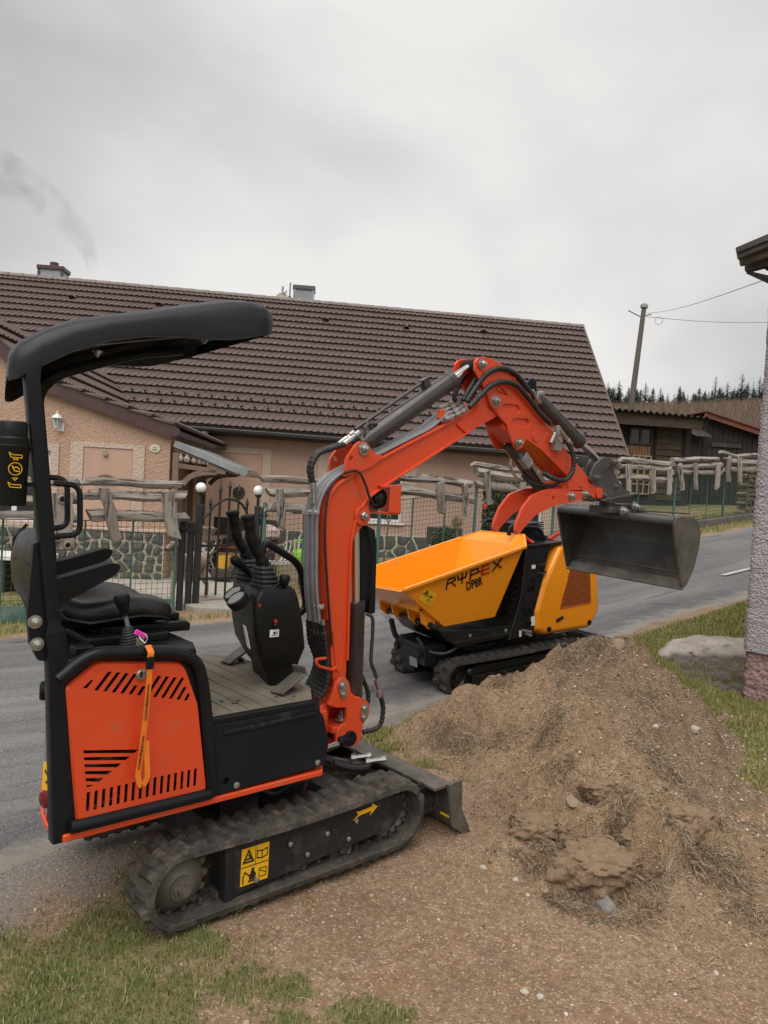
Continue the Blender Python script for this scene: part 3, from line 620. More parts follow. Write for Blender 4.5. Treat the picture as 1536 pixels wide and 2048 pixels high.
# rear corner: hinges, label, reflector
for z in (.72, .50):
    b = B(); b.box((-.842, -.385, z - .055), (-.826, -.355, z + .055)); obj('hinge', b, 'black_plastic', EX, bevel=.004)
    for dz in (-.075, .075): bolt(EX, (-.835, -.375, z + dz), .008, (-.7, -.7, 0), .008, washer=False)
sticker(EX, 'rear_label', (-.836, -.345, .575), .055, .085, stroke([(.2, .7), (.5, .5), (.8, .75)], .08) + stroke([(.3, .3), (.75, .3), (.6, .45)], .08), ax=((.35, -1, 0), (0, 0, 1)))
b = B(); b.lathe([(.026, 0), (.026, .008), (.02, .012), (0, .012)], (-.838, -.335, .505), (-1, -.35, 0), 18); obj('reflector', b, 'dark_red_lens', EX)
b = B(); b.lathe([(.03, 0), (.03, .02), (.024, .026), (0, .026)], (-.806, -.205, .80), (-1, .28, 0), 20); obj('fuel_cap', b, 'black_plastic', EX)
# --- roll-over posts and canopy
for sg in (-1, 1):
    yy = sg * .405; px_ = .245 if sg > 0 else 0; path = [(x + px_ * (1 if x < -.8 else .3), y, z) for x, y, z in [(-.815, yy, .405), (-.850, yy, .96), (-.872, yy, 1.10), (-.925, yy, 1.55), (-.955, yy, 1.79), (-.90, yy * .92, 1.865), (-.45, yy * .85, 1.985), (-.24, yy * .80, 2.035)]]
    P = fillet(path, .09, 7); rings = []
    for i, p in enumerate(P):
        d = (P[min(i + 1, len(P) - 1)] - P[max(i - 1, 0)]).normalized(); side = V((0, 1, 0)); u = side.cross(d).normalized(); hw, hh = (.026, .029) if i < 10 else (.022, .020)
        rings.append([p + u * (hh * cx) + side * (hw * cy) for cx, cy in round2([(-1, -1), (1, -1), (1, 1), (-1, 1)], .35, 2)])
    b = B(); b.loft(rings); ps = obj('canopy_post', b, 'black_paint', EX, smooth=40)
    b = B(); b.box((-.868 + px_, yy - .03, 1.093), (-.842 + px_, yy + .03, 1.099)); obj('post_joint', b, 'dark_void', ps)
    b = B(); b.plate([(x + px_, z) for x, z in [(-.926, 1.29), (-.90, 1.30), (-.875, 1.05), (-.855, .94), (-.90, .95), (-.925, 1.0), (-.935, 1.09)]], yy - .005, yy + .018, 'y'); obj('post_plate', b, 'black_paint', ps, bevel=.003)
    if sg < 0:
        for x, z in ((-.915, 1.064), (-.907, .999)): bolt(ps, (x, yy - .006, z), .013, h=.012, n=16)
        for k, (y2, x0, z0) in enumerate(((-.418, -.892, 1.462), (-.345, -.905, 1.478))):
            b = B(); b.tube(fillet([(x0 + .01, y2, z0), (x0 + .083, y2, z0 - .002), (x0 + .090, y2, z0 - .148), (x0 + .022, y2, z0 - .152)], .032, 6), .0085, 10); obj('grab_handle', b, 'black_paint', EX)
rows = []
def can_row(x, zt, zb, w):
    """one cross-section of the moulded roof: outside up and over, then back along the inside"""
    pts = []; t = .024
    outer = [(-w, zb), (-w * 1.004, zb + (zt - zb) * .45), (-w * .985, zb + (zt - zb) * .78), (-w * .93, zt - .006), (-w * .84, zt + .004), (-w * .76, zt + .014), (-w * .70, zt + .016), (-w * .62, zt + .008), (0, zt + .018), (w * .62, zt + .008), (w * .70, zt + .016), (w * .76, zt + .014), (w * .84, zt + .004), (w * .93, zt - .006), (w * .985, zb + (zt - zb) * .78), (w * 1.004, zb + (zt - zb) * .45), (w, zb)]
    inn = [(w - t, zb), (w - t * 1.3, zt - .05), (w * .8, zt - .02), (0, zt - .012), (-w * .8, zt - .02), (-w + t * 1.3, zt - .05), (-w + t, zb)]
    sh = .235 - .16 * min(1, max(0, (x + .95) / .75)); return [(x + sh * (y + .43), y, z) for y, z in outer + inn]
sec = [(x_ + .022 * max(0, min(1, (-x_ - .5) / .5)), p_, q_, r_) for x_, p_, q_, r_ in ((-1.040, 1.800, 1.765, .33), (-1.036, 1.822, 1.742, .385), (-1.012, 1.850, 1.748, .42), (-.95, 1.893, 1.790, .43), (-.86, 1.938, 1.845, .435), (-.75, 1.972, 1.893, .432), (-.64, 2.005, 1.924, .428), (-.53, 2.040, 1.942, .428), (-.43, 2.072, 1.951, .43), (-.34, 2.098, 1.965, .432), (-.27, 2.112, 1.985, .432), (-.215, 2.114, 2.003, .428), (-.180, 2.104, 2.014, .408), (-.160, 2.080, 2.022, .37))]
b = B(); R_ = [can_row(*s) for s in sec]
b.loft(R_, caps=False)
for r in (R_[0], R_[-1]): b.add(r, [tuple(range(17))])
canopy = obj('canopy', b, 'canopy_plastic', EX, smooth=55)
for x, z in ((-.75, 1.868), (-.40, 1.968)): bolt(EX, (x, -.345, z), .010, (0, 0, -1), .01, n=12)
# --- document canister
b = B(); b.lathe([(.0, 0), (.034, 0), (.037, .008), (.041, .14), (.043, .145), (.046, .165), (.042, .168), (.042, .185), (.037, .19), (.037, .225), (.033, .232), (0, .232)], (-.990, -.415, 1.395), (-.02, 0, 1), 22); cn_ = obj('document_canister', b, 'black_plastic', EX, smooth=30)
b = B()
for zz in (1.455, 1.56): b.bar((-.96, -.41, zz), (-.92, -.405, zz), .03, .012)
obj('clip', b, 'black_plastic', cn_)
b = B(); y_ = -.4575; cx_ = -.9955
def g_(poly):
    for q in poly: b.plate(q, y_, y_ - .0012, 'y')
g_(stroke([(cx_ + .017 * cos(a), 1.497 + .017 * sin(a)) for a in [k * pi / 8 for k in range(17)]], .0022)); g_(stroke([(cx_ - .008, 1.505), (cx_ - .002, 1.492), (cx_ + .010, 1.490)], .003)); g_(stroke([(cx_ - .006, 1.500), (cx_ + .004, 1.502), (cx_ + .010, 1.497)], .003))
for zz in (1.456, 1.537): g_(stroke([(cx_ - .017, zz + .004), (cx_ - .008, zz - .002), (cx_ + .016, zz - .002), (cx_ + .016, zz - .010), (cx_ - .012, zz - .009), (cx_ - .017, zz + .004)], .0022))
for zz, sg in ((1.472, -1), (1.522, 1)): g_(stroke([(cx_ - .006, zz), (cx_, zz + sg * .007), (cx_ + .006, zz), (cx_ - .006, zz)], .002))
obj('symbol', b, 'yellow_label', cn_, smooth=0)
# --- seat
b = B(); rings = []
prof = [(-.79, 1.300, .14, .02), (-.818, 1.25, .165, .030), (-.815, 1.16, .175, .04), (-.795, 1.09, .19, .05), (-.75, 1.045, .205, .055), (-.69, 1.030, .222, .052), (-.61, 1.040, .230, .055), (-.52, 1.046, .230, .055), (-.44, 1.035, .22, .055), (-.405, 1.015, .20, .045), (-.392, .995, .17, .02)]
cl = [V((p[0], 0, p[1])) for p in prof]
for i, (x, z, w, t) in enumerate(prof):
    d = (cl[min(i + 1, len(cl) - 1)] - cl[max(i - 1, 0)]).normalized(); u = V((0, 1, 0)).cross(d) * -1
    pts = [(-1, -.4), (-1.0, .25), (-.90, .80), (-.6, .82), (-.25, .62), (0, .56), (.25, .62), (.6, .82), (.9, .80), (1, .25), (1, -.4), (.85, -1), (-.85, -1)]
    rings.append([V((x, a * w, z)) + u * (t * q) for a, q in pts])
b.loft(rings); seat = obj('seat', b, 'seat_vinyl', EX, smooth=70, sub=2)
b = B(); b.tube([r[0] for r in rings], .006, 6); b.tube([r[10] for r in rings], .006, 6); obj('piping', b, 'seat_vinyl', seat)
b = B(); b.plate([(-.85, 1.20), (-.835, 1.1), (-.80, 1.0), (-.75, .97), (-.41, .965), (-.40, .985), (-.67, .995), (-.77, 1.02), (-.825, 1.10), (-.838, 1.20)], -.09, .09, 'y'); obj('seat_shell', b, 'black_plastic', seat, bevel=.006)
b = B(); b.box((-.66, -.17, .945), (-.31, .17, .975)); b.box((-.64, -.19, .962), (-.33, -.165, .985)); b.box((-.64, .165, .962), (-.33, .19, .985)); b.box((-.36, -.10, .975), (-.32, .10, 1.0)); obj('seat_rail', b, 'black_paint', EX, bevel=.005)
for sg in (-1, 1):
    yy = -.262 if sg < 0 else .20; ox = 0 if sg < 0 else .15; b = B()
    b.plate([(x + ox, z) for x, z in round2([(-.885, 1.155), (-.86, 1.105), (-.80, 1.09), (-.635, 1.175), (-.622, 1.205), (-.650, 1.214), (-.80, 1.172)], .012, 3)], yy - .026, yy + .026, 'y'); obj('armrest', b, 'black_plastic', EX, bevel=.012, seg=3)
# travel / blade lever by the seat
b = B(); bz = .935
pr = []
for k in range(9): r = .044 - .0032 * k; pr += [(r, k * .0085), (r * .80, k * .0085 + .0045)]
b.lathe([(0, 0)] + pr + [(0, .078)], (-.585, -.31, bz), (-.25, 0, 1), 18); bo = obj('lever_boot', b, 'hose_rubber', EX, smooth=60)
b = B(); b.tube([(-.600, -.31, 1.005), (-.620, -.31, 1.075)], .007, 8); obj('lever_shaft', b, 'steel_pipe', bo)
b = B(); b.lathe([(0, 0), (.013, 0), (.016, .02), (.024, .045), (.026, .060), (.022, .070), (0, .072)], (-.613, -.31, 1.045), (-.22, 0, 1), 16); obj('lever_knob', b, 'black_plastic', bo)
b = B(); b.box((-.78, -.36, .935), (-.72, -.30, .965)); obj('deck_latch', b, 'black_plastic', EX, bevel=.006)
# --- control console
sec = [(.690, .015, .150, -.225, .02), (.75, .000, .145, -.225, .02), (.785, -.030, .145, -.235, .018), (.85, -.065, .152, -.25, .022), (.93, -.085, .138, -.255, .025), (1.00, -.095, .122, -.255, .028), (1.05, -.092, .108, -.252, .028), (1.083, -.080, .094, -.245, .026), (1.096, -.060, .078, -.232, .022)]
b = B(); rings = []
for z, xa, xb, ya, r in sec:
    yb = .12 if z > .8 else .06
    ya2 = ya if z > .8 else ya + .03
    rings.append([(x + .28 * (y + .25), y, z) for x, y in round2([(xa, ya2), (xb, ya2), (xb, yb), (xa, yb)], r, 4)])
b.loft(rings); con = obj('control_console', b, 'black_plastic', EX, smooth=50)
for i, (x, y, z) in enumerate(((-.146, -.215, 1.052), (-.112, -.130, 1.058))):
    b = B(); b.lathe([(.038, -.02), (.042, 0), (.042, .014), (.036, .018), (.034, .012), (0, .012)], (x, y, z), (-.62, 0, .78), 20); gg = obj('gauge', b, 'black_plastic', con)
    b = B(); b.lathe([(0, .0130), (.034, .0130), (.034, .0145), (0, .0145)], (x, y, z), (-.62, 0, .78), 20); obj('gauge_glass', b, 'grey_panel', gg)
sticker(con, 'console_label', (-.005, -.256, .925), .040, .028, stroke([(.2, .25), (.8, .25), (.8, .75)], .08) + [circ((.5, .55), .18, 8)], m='white_print')
b = B(); b.lathe([(.011, 0), (.011, .012), (.006, .016), (0, .016)], (-.005, -.255, .955), (0, -1, 0), 12); kn = obj('ignition_knob', b, 'black_plastic', con)
b = B(); b.lathe([(.007, 0), (.007, .008), (0, .008)], (-.005, -.256, .972), (0, -1, 0), 10); b.lathe([(.006, 0), (.006, .006), (0, .006)], (-.075, -.25, 1.035), (0, -1, 0), 10); obj('indicator', b, 'red_plastic', con)
sticker(con, 'instruction_plate', (-.082, -.185, .905), .045, .09, [], ax=((-.27, -.96, 0), (-.25, 0, .9)), m='white_print')
b = B(); b.box((-.05, -.205, 1.090), (.06, -.20, 1.0985))
obj('lever_slot', b, 'dark_void', con)
def joystick(y, dx=0, dz=0):
    b = B(); x0, z0 = .035 + dx, 1.085 + dz; rings = []
    for k in range(6):
        for e, sc_ in ((0, 1), (.5, .80)):
            w = (.066 - .0058 * k) * sc_; zz = z0 + (k + e) * .017; xx = x0 - (k + e) * .004
            rings.append([(xx + w * a * .9, y + w * q, zz) for a, q in round2([(-1, -1), (1, -1), (1, 1), (-1, 1)], .5, 3)])
    b.loft(rings); bt = obj('joystick_boot', b, 'hose_rubber', EX, smooth=50)
    b = B(); P = catmull([(x0 - .02, y, z0 + .085), (x0 - .035, y, z0 + .125), (x0 - .072, y, z0 + .175), (x0 - .088, y, z0 + .23), (x0 - .098, y, z0 + .27), (x0 - .103, y, z0 + .292)], 6); n = len(P)
    b.tube(P, [(.026 if i < 6 else .0215 + .0012 * sin(i)) + (.008 * max(0, (i - n * .6) / (n * .4)) if i > n * .6 else 0) - (.009 if i >= n - 1 else 0) for i in range(n)], 14); obj('joystick', b, 'black_plastic', bt, smooth=70)
joystick(-.155, -.02, -.005); joystick(.035, .02, 0)
b = B(); b.tube([(.0, -.215, 1.09), (.035, -.225, 1.115), (.043, -.23, 1.125)], [.008, .007, .01], 10); b.lathe([(.0, 0), (.013, .004), (.021, .026), (.022, .040), (.016, .050), (0, .052)], (.045, -.23, 1.095), (.05, 0, 1), 14); obj('blade_lever', b, 'black_plastic', EX, smooth=60)
b = B(); b.tube(catmull([(.02, -.06, 1.10), (-.05, -.06, 1.165), (-.095, -.06, 1.195)]), [.012, .012, .012, .012, .013, .014, .016, .018, .019, .020, .021, .022, .021, .020, .018, .014, .008][:17], 12); obj('travel_lever', b, 'black_plastic', EX, smooth=60)
for yy, xx in ((-.30, .04), (.20, .10)):
    b = B(); M = Matrix.Translation((xx, yy, .735)) @ Matrix.Rotation(radians(-24), 4, 'Y') @ Matrix.Rotation(radians(10), 4, 'Z'); b.box((-.065, -.035, -.005), (.075, .035, .005), M); b.box((.07, -.035, -.005), (.08, .035, .035), M); b.tube([(xx, yy, .73), (xx + .05, yy + .03, .70)], .012, 8); obj('pedal', b, 'worn_steel', EX, bevel=.003)
b = B(); b.tube(fillet([(.20, .10, 1.0), (.14, .10, 1.19), (.155, .10, 1.242), (.345, .10, 1.142), (.395, .10, .93), (.30, .10, .905), (.23, .10, .93)], .06, 6), .0165, 12); obj('front_handrail', b, 'black_paint', EX)
# --- swing post, boom
def circle_ear(c, r, n=10, a0=0, a1=360): return [(c[0] + r * cos(radians(a0 + (a1 - a0) * k / n)), c[1] + r * sin(radians(a0 + (a1 - a0) * k / n))) for k in range(n + 1)]
b = B(); b.lathe([(.055, 0), (.06, .02), (.06, .20), (.055, .22)], (.40, 0, .315), (0, 0, 1), 20); b.box((.20, -.10, .31), (.40, .10, .36)); b.box((.20, -.09, .47), (.40, .09, .52)); obj('swing_post', b, 'orange_paint', EX, bevel=.006)
sw_out = [(.430, .591), (.440, .630), (.466, .652), (.497, .652), (.519, .625), (.532, .580), (.572, .545), (.621, .536), (.645, .510), (.648, .475), (.640, .448), (.614, .419), (.604, .350), (.590, .335), (.545, .327), (.476, .344), (.462, .376), (.462, .415), (.475, .432), (.508, .440), (.516, .47), (.508, .515), (.44, .525), (.405, .54)]
sb = None
for sg in (-1, 1):
    b = B(); b.plate(sw_out, sg * .062, sg * .085); o = obj('swing_bracket', b, 'orange_paint', EX, bevel=.005); sb = sb or o
b = B(); b.box((.43, -.07, .52), (.60, .07, .545)); b.box((.45, -.07, .40), (.59, .07, .43)); b.box((.47, -.07, .33), (.58, .07, .355)); b.box((.565, -.065, .34), (.60, .065, .54)); obj('bracket_web', b, 'orange_paint', sb, bevel=.004)
def keeper(par, c0, c1, y, sg=-1):
    """pin with its keeper plate and bolt"""
    b = B(); r = .021; a = atan2(c1[1] - c0[1], c1[0] - c0[0]); pts = [(c0[0] + r * cos(a + pi / 2 + pi * k / 8), c0[1] + r * sin(a + pi / 2 + pi * k / 8)) for k in range(9)] + [(c1[0] + r * .8 * cos(a - pi / 2 + pi * k / 8), c1[1] + r * .8 * sin(a - pi / 2 + pi * k / 8)) for k in range(9)]
    b.plate(pts, y, y + sg * .008); b.lathe([(.015, .006), (.015, .012), (.012, .015), (0, .015)], (c0[0], y, c0[1]), (0, sg, 0), 14); b.lathe([(.010, .006), (.010, .016), (0, .016)], (c1[0], y, c1[1]), (0, sg, 0), 6); return obj('pin_keeper', b, 'zinc', par, smooth=30, bevel=.001)
keeper(EX, (.476, .618), (.484, .578), -.086); keeper(EX, (.612, .495), (.609, .456), -.086)
b = B(); b.lathe([(.030, 0), (.030, .008), (.020, .010), (.020, .026), (.011, .028), (.011, .046), (0, .046)], (.53, -.03, .440), (0, 0, 1), 14); obj('swing_pin', b, 'zinc', EX, smooth=30)
b = B(); b.lathe([(.018, 0), (.018, .12), (0, .12)], (.40, -.09, .355), (1, .1, .02), 16); o = obj('swing_rod', b, 'chrome', EX); b = B(); b.lathe([(.034, -.035), (.034, .035)], (.535, -.065, .372), (0, 1, 0), 18); b.lathe([(.026, -.03), (.026, .05), (0, .05)], (.50, -.08, .365), (1, .1, .02), 16); obj('rod_eye', b, 'black_paint', o, bevel=.004)
boomA = [(.352, 1.345), (.348, 1.404), (.356, 1.448), (.385, 1.492), (.440, 1.528), (.70, 1.660), (1.02, 1.812), (1.165, 1.886), (1.24, 1.955), (1.30, 2.005), (1.36, 2.028), (1.42, 2.020), (1.455, 1.985), (1.452, 1.935), (1.40, 1.905), (1.241, 1.825), (.857, 1.614), (.690, 1.524), (.615, 1.468), (.600, 1.425)] + [(.612, 1.372), (.600, 1.345), (.575, 1.330), (.544, 1.299), (.512, 1.249), (.502, 1.197), (.506, 1.079), (.516, .843), (.524, .665), (.522, .620), (.502, .590), (.472, .588), (.450, .612), (.430, .717), (.404, .911), (.368, 1.142)]
core = [(x + (.006 if x < .5 else 0), z) for x, z in boomA]
b = B(); b.plate(core, -.052, .052); boom = obj('boom', b, 'orange_paint', EX, bevel=.004)
# flanges that frame the boom's side plates
top_f = fillet([(.404 - .002, 0, .911), (.368, 0, 1.142), (.350, 0, 1.38), (.385, 0, 1.495), (.70, 0, 1.664), (1.02, 0, 1.816), (1.16, 0, 1.888)], .14, 6); bot_f = fillet([(.520, 0, .72), (.506, 0, 1.079), (.502, 0, 1.30), (.560, 0, 1.44), (.690, 0, 1.520), (.857, 0, 1.610), (1.241, 0, 1.822)], .12, 6)
for P in (top_f, bot_f):
    b = B(); rings = []
    for i, p in enumerate(P):
        d = (P[min(i + 1, len(P) - 1)] - P[max(i - 1, 0)]).normalized(); u = V((0, 1, 0)).cross(d); rings.append([p + u * a + V((0, q, 0)) for a, q in ((-.006, -.064), (.006, -.064), (.006, .064), (-.006, .064))])
    b.loft(rings); obj('flange', b, 'orange_paint', boom, bevel=.003)
b = B()
for sg in (-1, 1):
    b.plate(round2([(1.13, 1.845), (1.262, 1.917), (1.30, 2.0), (1.37, 2.03), (1.43, 2.018), (1.458, 1.985), (1.452, 1.93), (1.40, 1.90), (1.245, 1.825), (1.20, 1.808)], .012), sg * .052, sg * .062)
obj('reinforcement', b, 'orange_paint', boom, bevel=.003)
b = B(); b.tube([(.432, -.054, .86), (.462, -.054, .69), (.475, -.054, .672), (.488, -.054, .69), (.500, -.054, .85)], .005, 6); obj('weld_seam', b, 'orange_paint', boom)
ear = round2([(.440, 1.540), (.446, 1.625), (.494, 1.690), (.520, 1.708), (.552, 1.706), (.578, 1.682), (.600, 1.660), (.66, 1.65), (.60, 1.60)], .010, 3)
for sg in (-1, 1):
    b = B(); b.plate(ear, sg * .050, sg * .066, 'y', holes=[circ((.472, 1.627), .012, 12)]); obj('cylinder_ear', b, 'orange_paint', boom, bevel=.003)
bolt(EX, (.536, -.067, 1.673), .019, h=.020, name='pin_bolt'); bolt(EX, (.560, -.055, 1.373), .020, h=.022, name='pin_bolt')
b = B(); b.lathe([(.044, 0), (.044, .012), (0, .012)], (.560, -.052, 1.373), (0, -1, 0), 24); obj('pin_boss', b, 'orange_paint', boom, bevel=.003)
# lift cylinder under the boom
b = B(); b.lathe([(0, 0), (.030, 0), (.047, .03), (.047, .44), (.050, .445), (.050, .475), (.030, .48)], (.610, 0, .50), (-.035, 0, 1), 28); lc = obj('lift_cylinder', b, 'cylinder_grey', EX, smooth=35)
b = B(); b.tube([(.597, 0, .97), (.565, 0, 1.36)], .024, 20); obj('cylinder_rod', b, 'chrome', lc)
b = B(); b.plate([(.60, 1.33), (.650, 1.31), (.668, 1.24), (.680, .92), (.645, .92), (.640, 1.2)], -.045, .045, 'y'); obj('rod_guard', b, 'black_paint', lc, bevel=.005)
b = B(); b.tube(catmull([(.640, -.03, .92), (.665, -.045, .90), (.672, -.045, .82), (.672, -.045, .70), (.70, -.045, .64), (.715, -.05, .60)]), .009, 8); obj('cylinder_pipe', b, 'cylinder_grey', lc)
b = B(); b.lathe([(.015, 0), (.015, .03), (.010, .03), (.010, .06), (.014, .06), (.014, .09), (0, .09)], (.710, -.05, .61), (.25, 0, -1), 8); obj('hose_fitting', b, 'zinc', lc, smooth=20)
def hose(par, pts, r=.0125, n=10, name='hose', ribs=True, m='hose_rubber'):
    P = catmull(pts, 10); L_ = sum((P[i + 1] - P[i]).length for i in range(len(P) - 1)); k = max(8, int(L_ / .007)) if ribs else max(8, int(L_ / .02)); Q = []; i = 0; acc = 0
    cum = [0]
    for i in range(len(P) - 1): cum.append(cum[-1] + (P[i + 1] - P[i]).length)
    j = 0
    for q in range(k + 1):
        d = L_ * q / k
        while j < len(P) - 2 and cum[j + 1] < d: j += 1
        t = (d - cum[j]) / max(1e-6, cum[j + 1] - cum[j]); Q.append(P[j].lerp(P[j + 1], t))
    b = B(); b.tube(Q, [r * (1.12 if (i // 1) % 3 else .86) if ribs else r for i in range(len(Q))], n); return obj(name, b, m, par, smooth=60)
hose(EX, [(.735, -.05, .535), (.76, -.05, .46), (.74, -.05, .38), (.66, -.03, .36)], .011); hose(EX, [(.60, .06, .75), (.70, .05, .60), (.74, .04, .50), (.70, .03, .40), (.62, .02, .37)], .011); hose(EX, [(.60, .07, .88), (.56, .10, .80), (.53, .12, .62), (.50, .12, .45)], .009, ribs=False)
# orange work-light box hanging under the boom
b = B(); b.plate([(.640, 1.515), (.775, 1.524), (.775, 1.512), (.652, 1.503)], -.075, .05, 'y'); b.plate([(.700, 1.52), (.768, 1.522), (.775, 1.392), (.700, 1.390)], -.080, -.072, 'y'); b.plate([(.640, 1.400), (.70, 1.392), (.775, 1.394), (.775, 1.384), (.70, 1.382), (.640, 1.39)], -.075, .05, 'y'); b.plate([(.765, 1.39), (.775, 1.39), (.775, 1.52), (.765, 1.52)], -.07, .05, 'y'); b.plate([(.640, 1.39), (.648, 1.39), (.648, 1.515), (.640, 1.515)], .0, .05, 'y'); wl = obj('work_light', b, 'orange_paint', EX, bevel=.003)
b = B(); b.lathe([(.0, 0), (.045, 0), (.05, .03), (.03, .06), (0, .06)], (.705, -.01, 1.455), (-1, 0, 0), 20); obj('lamp_body', b, 'black_plastic', wl)
hose(EX, [(.43, -.075, 1.56), (.50, -.08, 1.573), (.545, -.082, 1.52), (.575, -.082, 1.46), (.615, -.07, 1.425), (.66, -.04, 1.425), (.685, -.03, 1.45)], .006, ribs=False, name='lamp_cable')
# steel pipes along the boom
for k in range(5):
    y = -.045 + k * .02; o = .012 + .004 * (k % 2)
    path = [(.375 - o, y, .90), (.345 - o, y, 1.06), (.338 - o, y, 1.20), (.328 - o, y, 1.38), (.352 - o, y, 1.47), (.41, y, 1.535 + o), (.70, y, 1.672 + o), (.96, y, 1.793 + o), (1.02, y, 1.835 + o), (1.09, y, 1.885 + o)]
    b = B(); b.tube(fillet(path, .10, 6), .0085, 8); obj('hydraulic_pipe', b, 'steel_pipe', boom)
for z, x in ((1.375, .30), (.965, .352)):
    b = B(); b.bar((x + .01, -.068, z + .01), (x + .015, .06, z), .012, .022); c_ = obj('pipe_clamp', b, 'zinc', boom, bevel=.003)
    for yy in (-.07, -.03): bolt(c_, (x - .004, yy + .008, z + .008), .007, (-.5, -.8, .1), .008)
for k in range(6): # ribbed hoses from the pipes down to the machine
    y = -.055 + .022 * k; hose(EX, [(.372, y, .90), (.392, y * 1.1, .80), (.405 + .006 * k, y * 1.2, .70), (.395, y * 1.2 + .0, .60), (.33, y + .01, .55), (.26, y + .02, .56)], .0105)
for k in range(4):
    b = B(); y = -.055 + .03 * k; b.lathe([(.012, 0), (.012, .03), (.009, .03), (.009, .05), (.012, .05), (.012, .075), (0, .075)], (.370, y, .915), (.2, 0, -1), 8); obj('hose_fitting', b, 'zinc', boom, smooth=20)
b = B(); b.tube(fillet([(.40, -.064, .745), (.32, -.085, .752), (.335, -.09, .722), (.43, -.068, .690), (.455, -.064, .700)], .02, 4), .007, 8); obj('hose_guard', b, 'orange_paint', EX)
hose(EX, [(.395, -.074, 1.535), (.36, -.076, 1.50), (.345, -.074, 1.42), (.345, -.072, 1.30), (.368, -.070, 1.12), (.40, -.068, .92), (.42, -.066, .80)], .0055, ribs=False, name='lamp_cable')
for k in range(2):
    y = -.02 + .035 * k; hose(EX, [(.305 + .02 * k, y, 1.505), (.292 + .015 * k, y, 1.575), (.325 + .01 * k, y, 1.635), (.39, y, 1.662), (.462, y, 1.688)], .012)
    b = B(); b.lathe([(.014, 0), (.014, .03), (.010, .03), (.010, .06), (.014, .06), (.014, .09), (0, .09)], (.305 + .02 * k, y, 1.51), (.12, 0, -1), 8); obj('hose_fitting', b, 'zinc', boom, smooth=20); b = B(); b.lathe([(.014, 0), (.014, .05), (.010, .05), (.010, .075), (.014, .075), (.014, .10), (0, .1)], (.462, y, 1.688), (.75, 0, .55), 8); obj('hose_fitting', b, 'zinc', boom, smooth=20)
# arm cylinder on top of the boom
u = V((1.285 - .548, 0, 2.156 - 1.672)).normalized(); p0 = V((.536, 0, 1.673))
b = B(); b.lathe([(0, .0), (.035, .01), (.046, .05), (.046, .655), (.050, .66), (.050, .69), (.028, .695)], p0 + u * .03, u, 28); ac = obj('arm_cylinder', b, 'cylinder_grey', EX, smooth=35)
b = B(); b.tube([p0 + u * .70, p0 + u * .90], .0235, 20); obj('cylinder_rod', b, 'chrome', ac)
b = B(); b.lathe([(.034, -.04), (.034, .04)], (1.275, 0, 2.160), (0, 1, 0), 20); b.lathe([(.03, 0), (.03, .06)], p0 + u * .86, u, 16); obj('rod_eye', b, 'black_paint', ac, bevel=.004)
w = V((-u.z, 0, u.x)); b = B(); b.tube([p0 + u * .05 + w * .075 + V((0, .0, 0)), p0 + u * .53 + w * .078], .0095, 10); b.box((-.02, -.018, -.01), (.02, .018, .045), Matrix.Translation(p0 + u * .545 + w * .045) @ Matrix.Rotation(-atan2(u.z, u.x), 4, 'Y')); b.tube([p0 + u * .12 + w * .05 - V((0, .02, 0)), p0 + u * .12 + w * .078], .008, 8); b.tube(catmull([p0 + u * .06 + w * .04 - V((0, .03, 0)), p0 + u * .1 + w * .07 - V((0, .03, 0)), p0 + u * .16 + w * .045 - V((0, .02, 0))]), .008, 8); obj('cylinder_pipe', b, 'cylinder_grey', ac)
# manifold fittings where pipes become hoses
b = B(); b.plate([(1.02, 1.86), (1.055, 1.865), (1.055, 1.91), (1.02, 1.905)], -.05, -.03, 'y'); b.plate([(1.05, 1.82), (1.14, 1.86), (1.14, 1.875), (1.05, 1.85)], -.06, .06, 'y'); obj('pipe_bracket', b, 'orange_paint', boom, bevel=.003)
for k in range(4):
    y = -.072 + .035 * k; st = V((1.06 + .02 * k, y, 1.868 + .022 * k)); b = B(); b.lathe([(.013, -.03), (.013, .02), (.009, .02), (.009, .045), (.015, .045), (.015, .075), (.010, .075), (.010, .095), (.0135, .095), (.0135, .13), (0, .13)], st, (.9, 0, .38), 8); obj('hose_fitting', b, 'zinc', boom, smooth=20)
hose(EX, [(1.180, -.095, 1.932), (1.24, -.095, 1.985), (1.33, -.097, 2.060), (1.42, -.10, 2.092), (1.525, -.10, 2.088), (1.627, -.10, 2.037), (1.738, -.10, 1.967), (1.84, -.10, 1.918)], .0135)
hose(EX, [(1.195, -.06, 1.962), (1.25, -.07, 2.045), (1.316, -.08, 2.123), (1.419, -.085, 2.163), (1.53, -.085, 2.150), (1.636, -.08, 2.093), (1.72, -.06, 2.06)], .0135)
hose(EX, [(1.20, -.03, 1.97), (1.23, -.03, 2.02), (1.29, -.03, 2.10), (1.36, .0, 2.16)], .0125); hose(EX, [(1.20, .03, 1.97), (1.20, .03, 2.01), (1.25, .03, 2.09), (1.31, .05, 2.13)], .0125)
hose(EX, [(1.985, -.095, 1.850), (2.03, -.11, 1.80), (2.055, -.12, 1.73), (2.05, -.12, 1.665), (1.99, -.12, 1.612), (1.92, -.10, 1.612), (1.87, -.05, 1.645)], .0135)
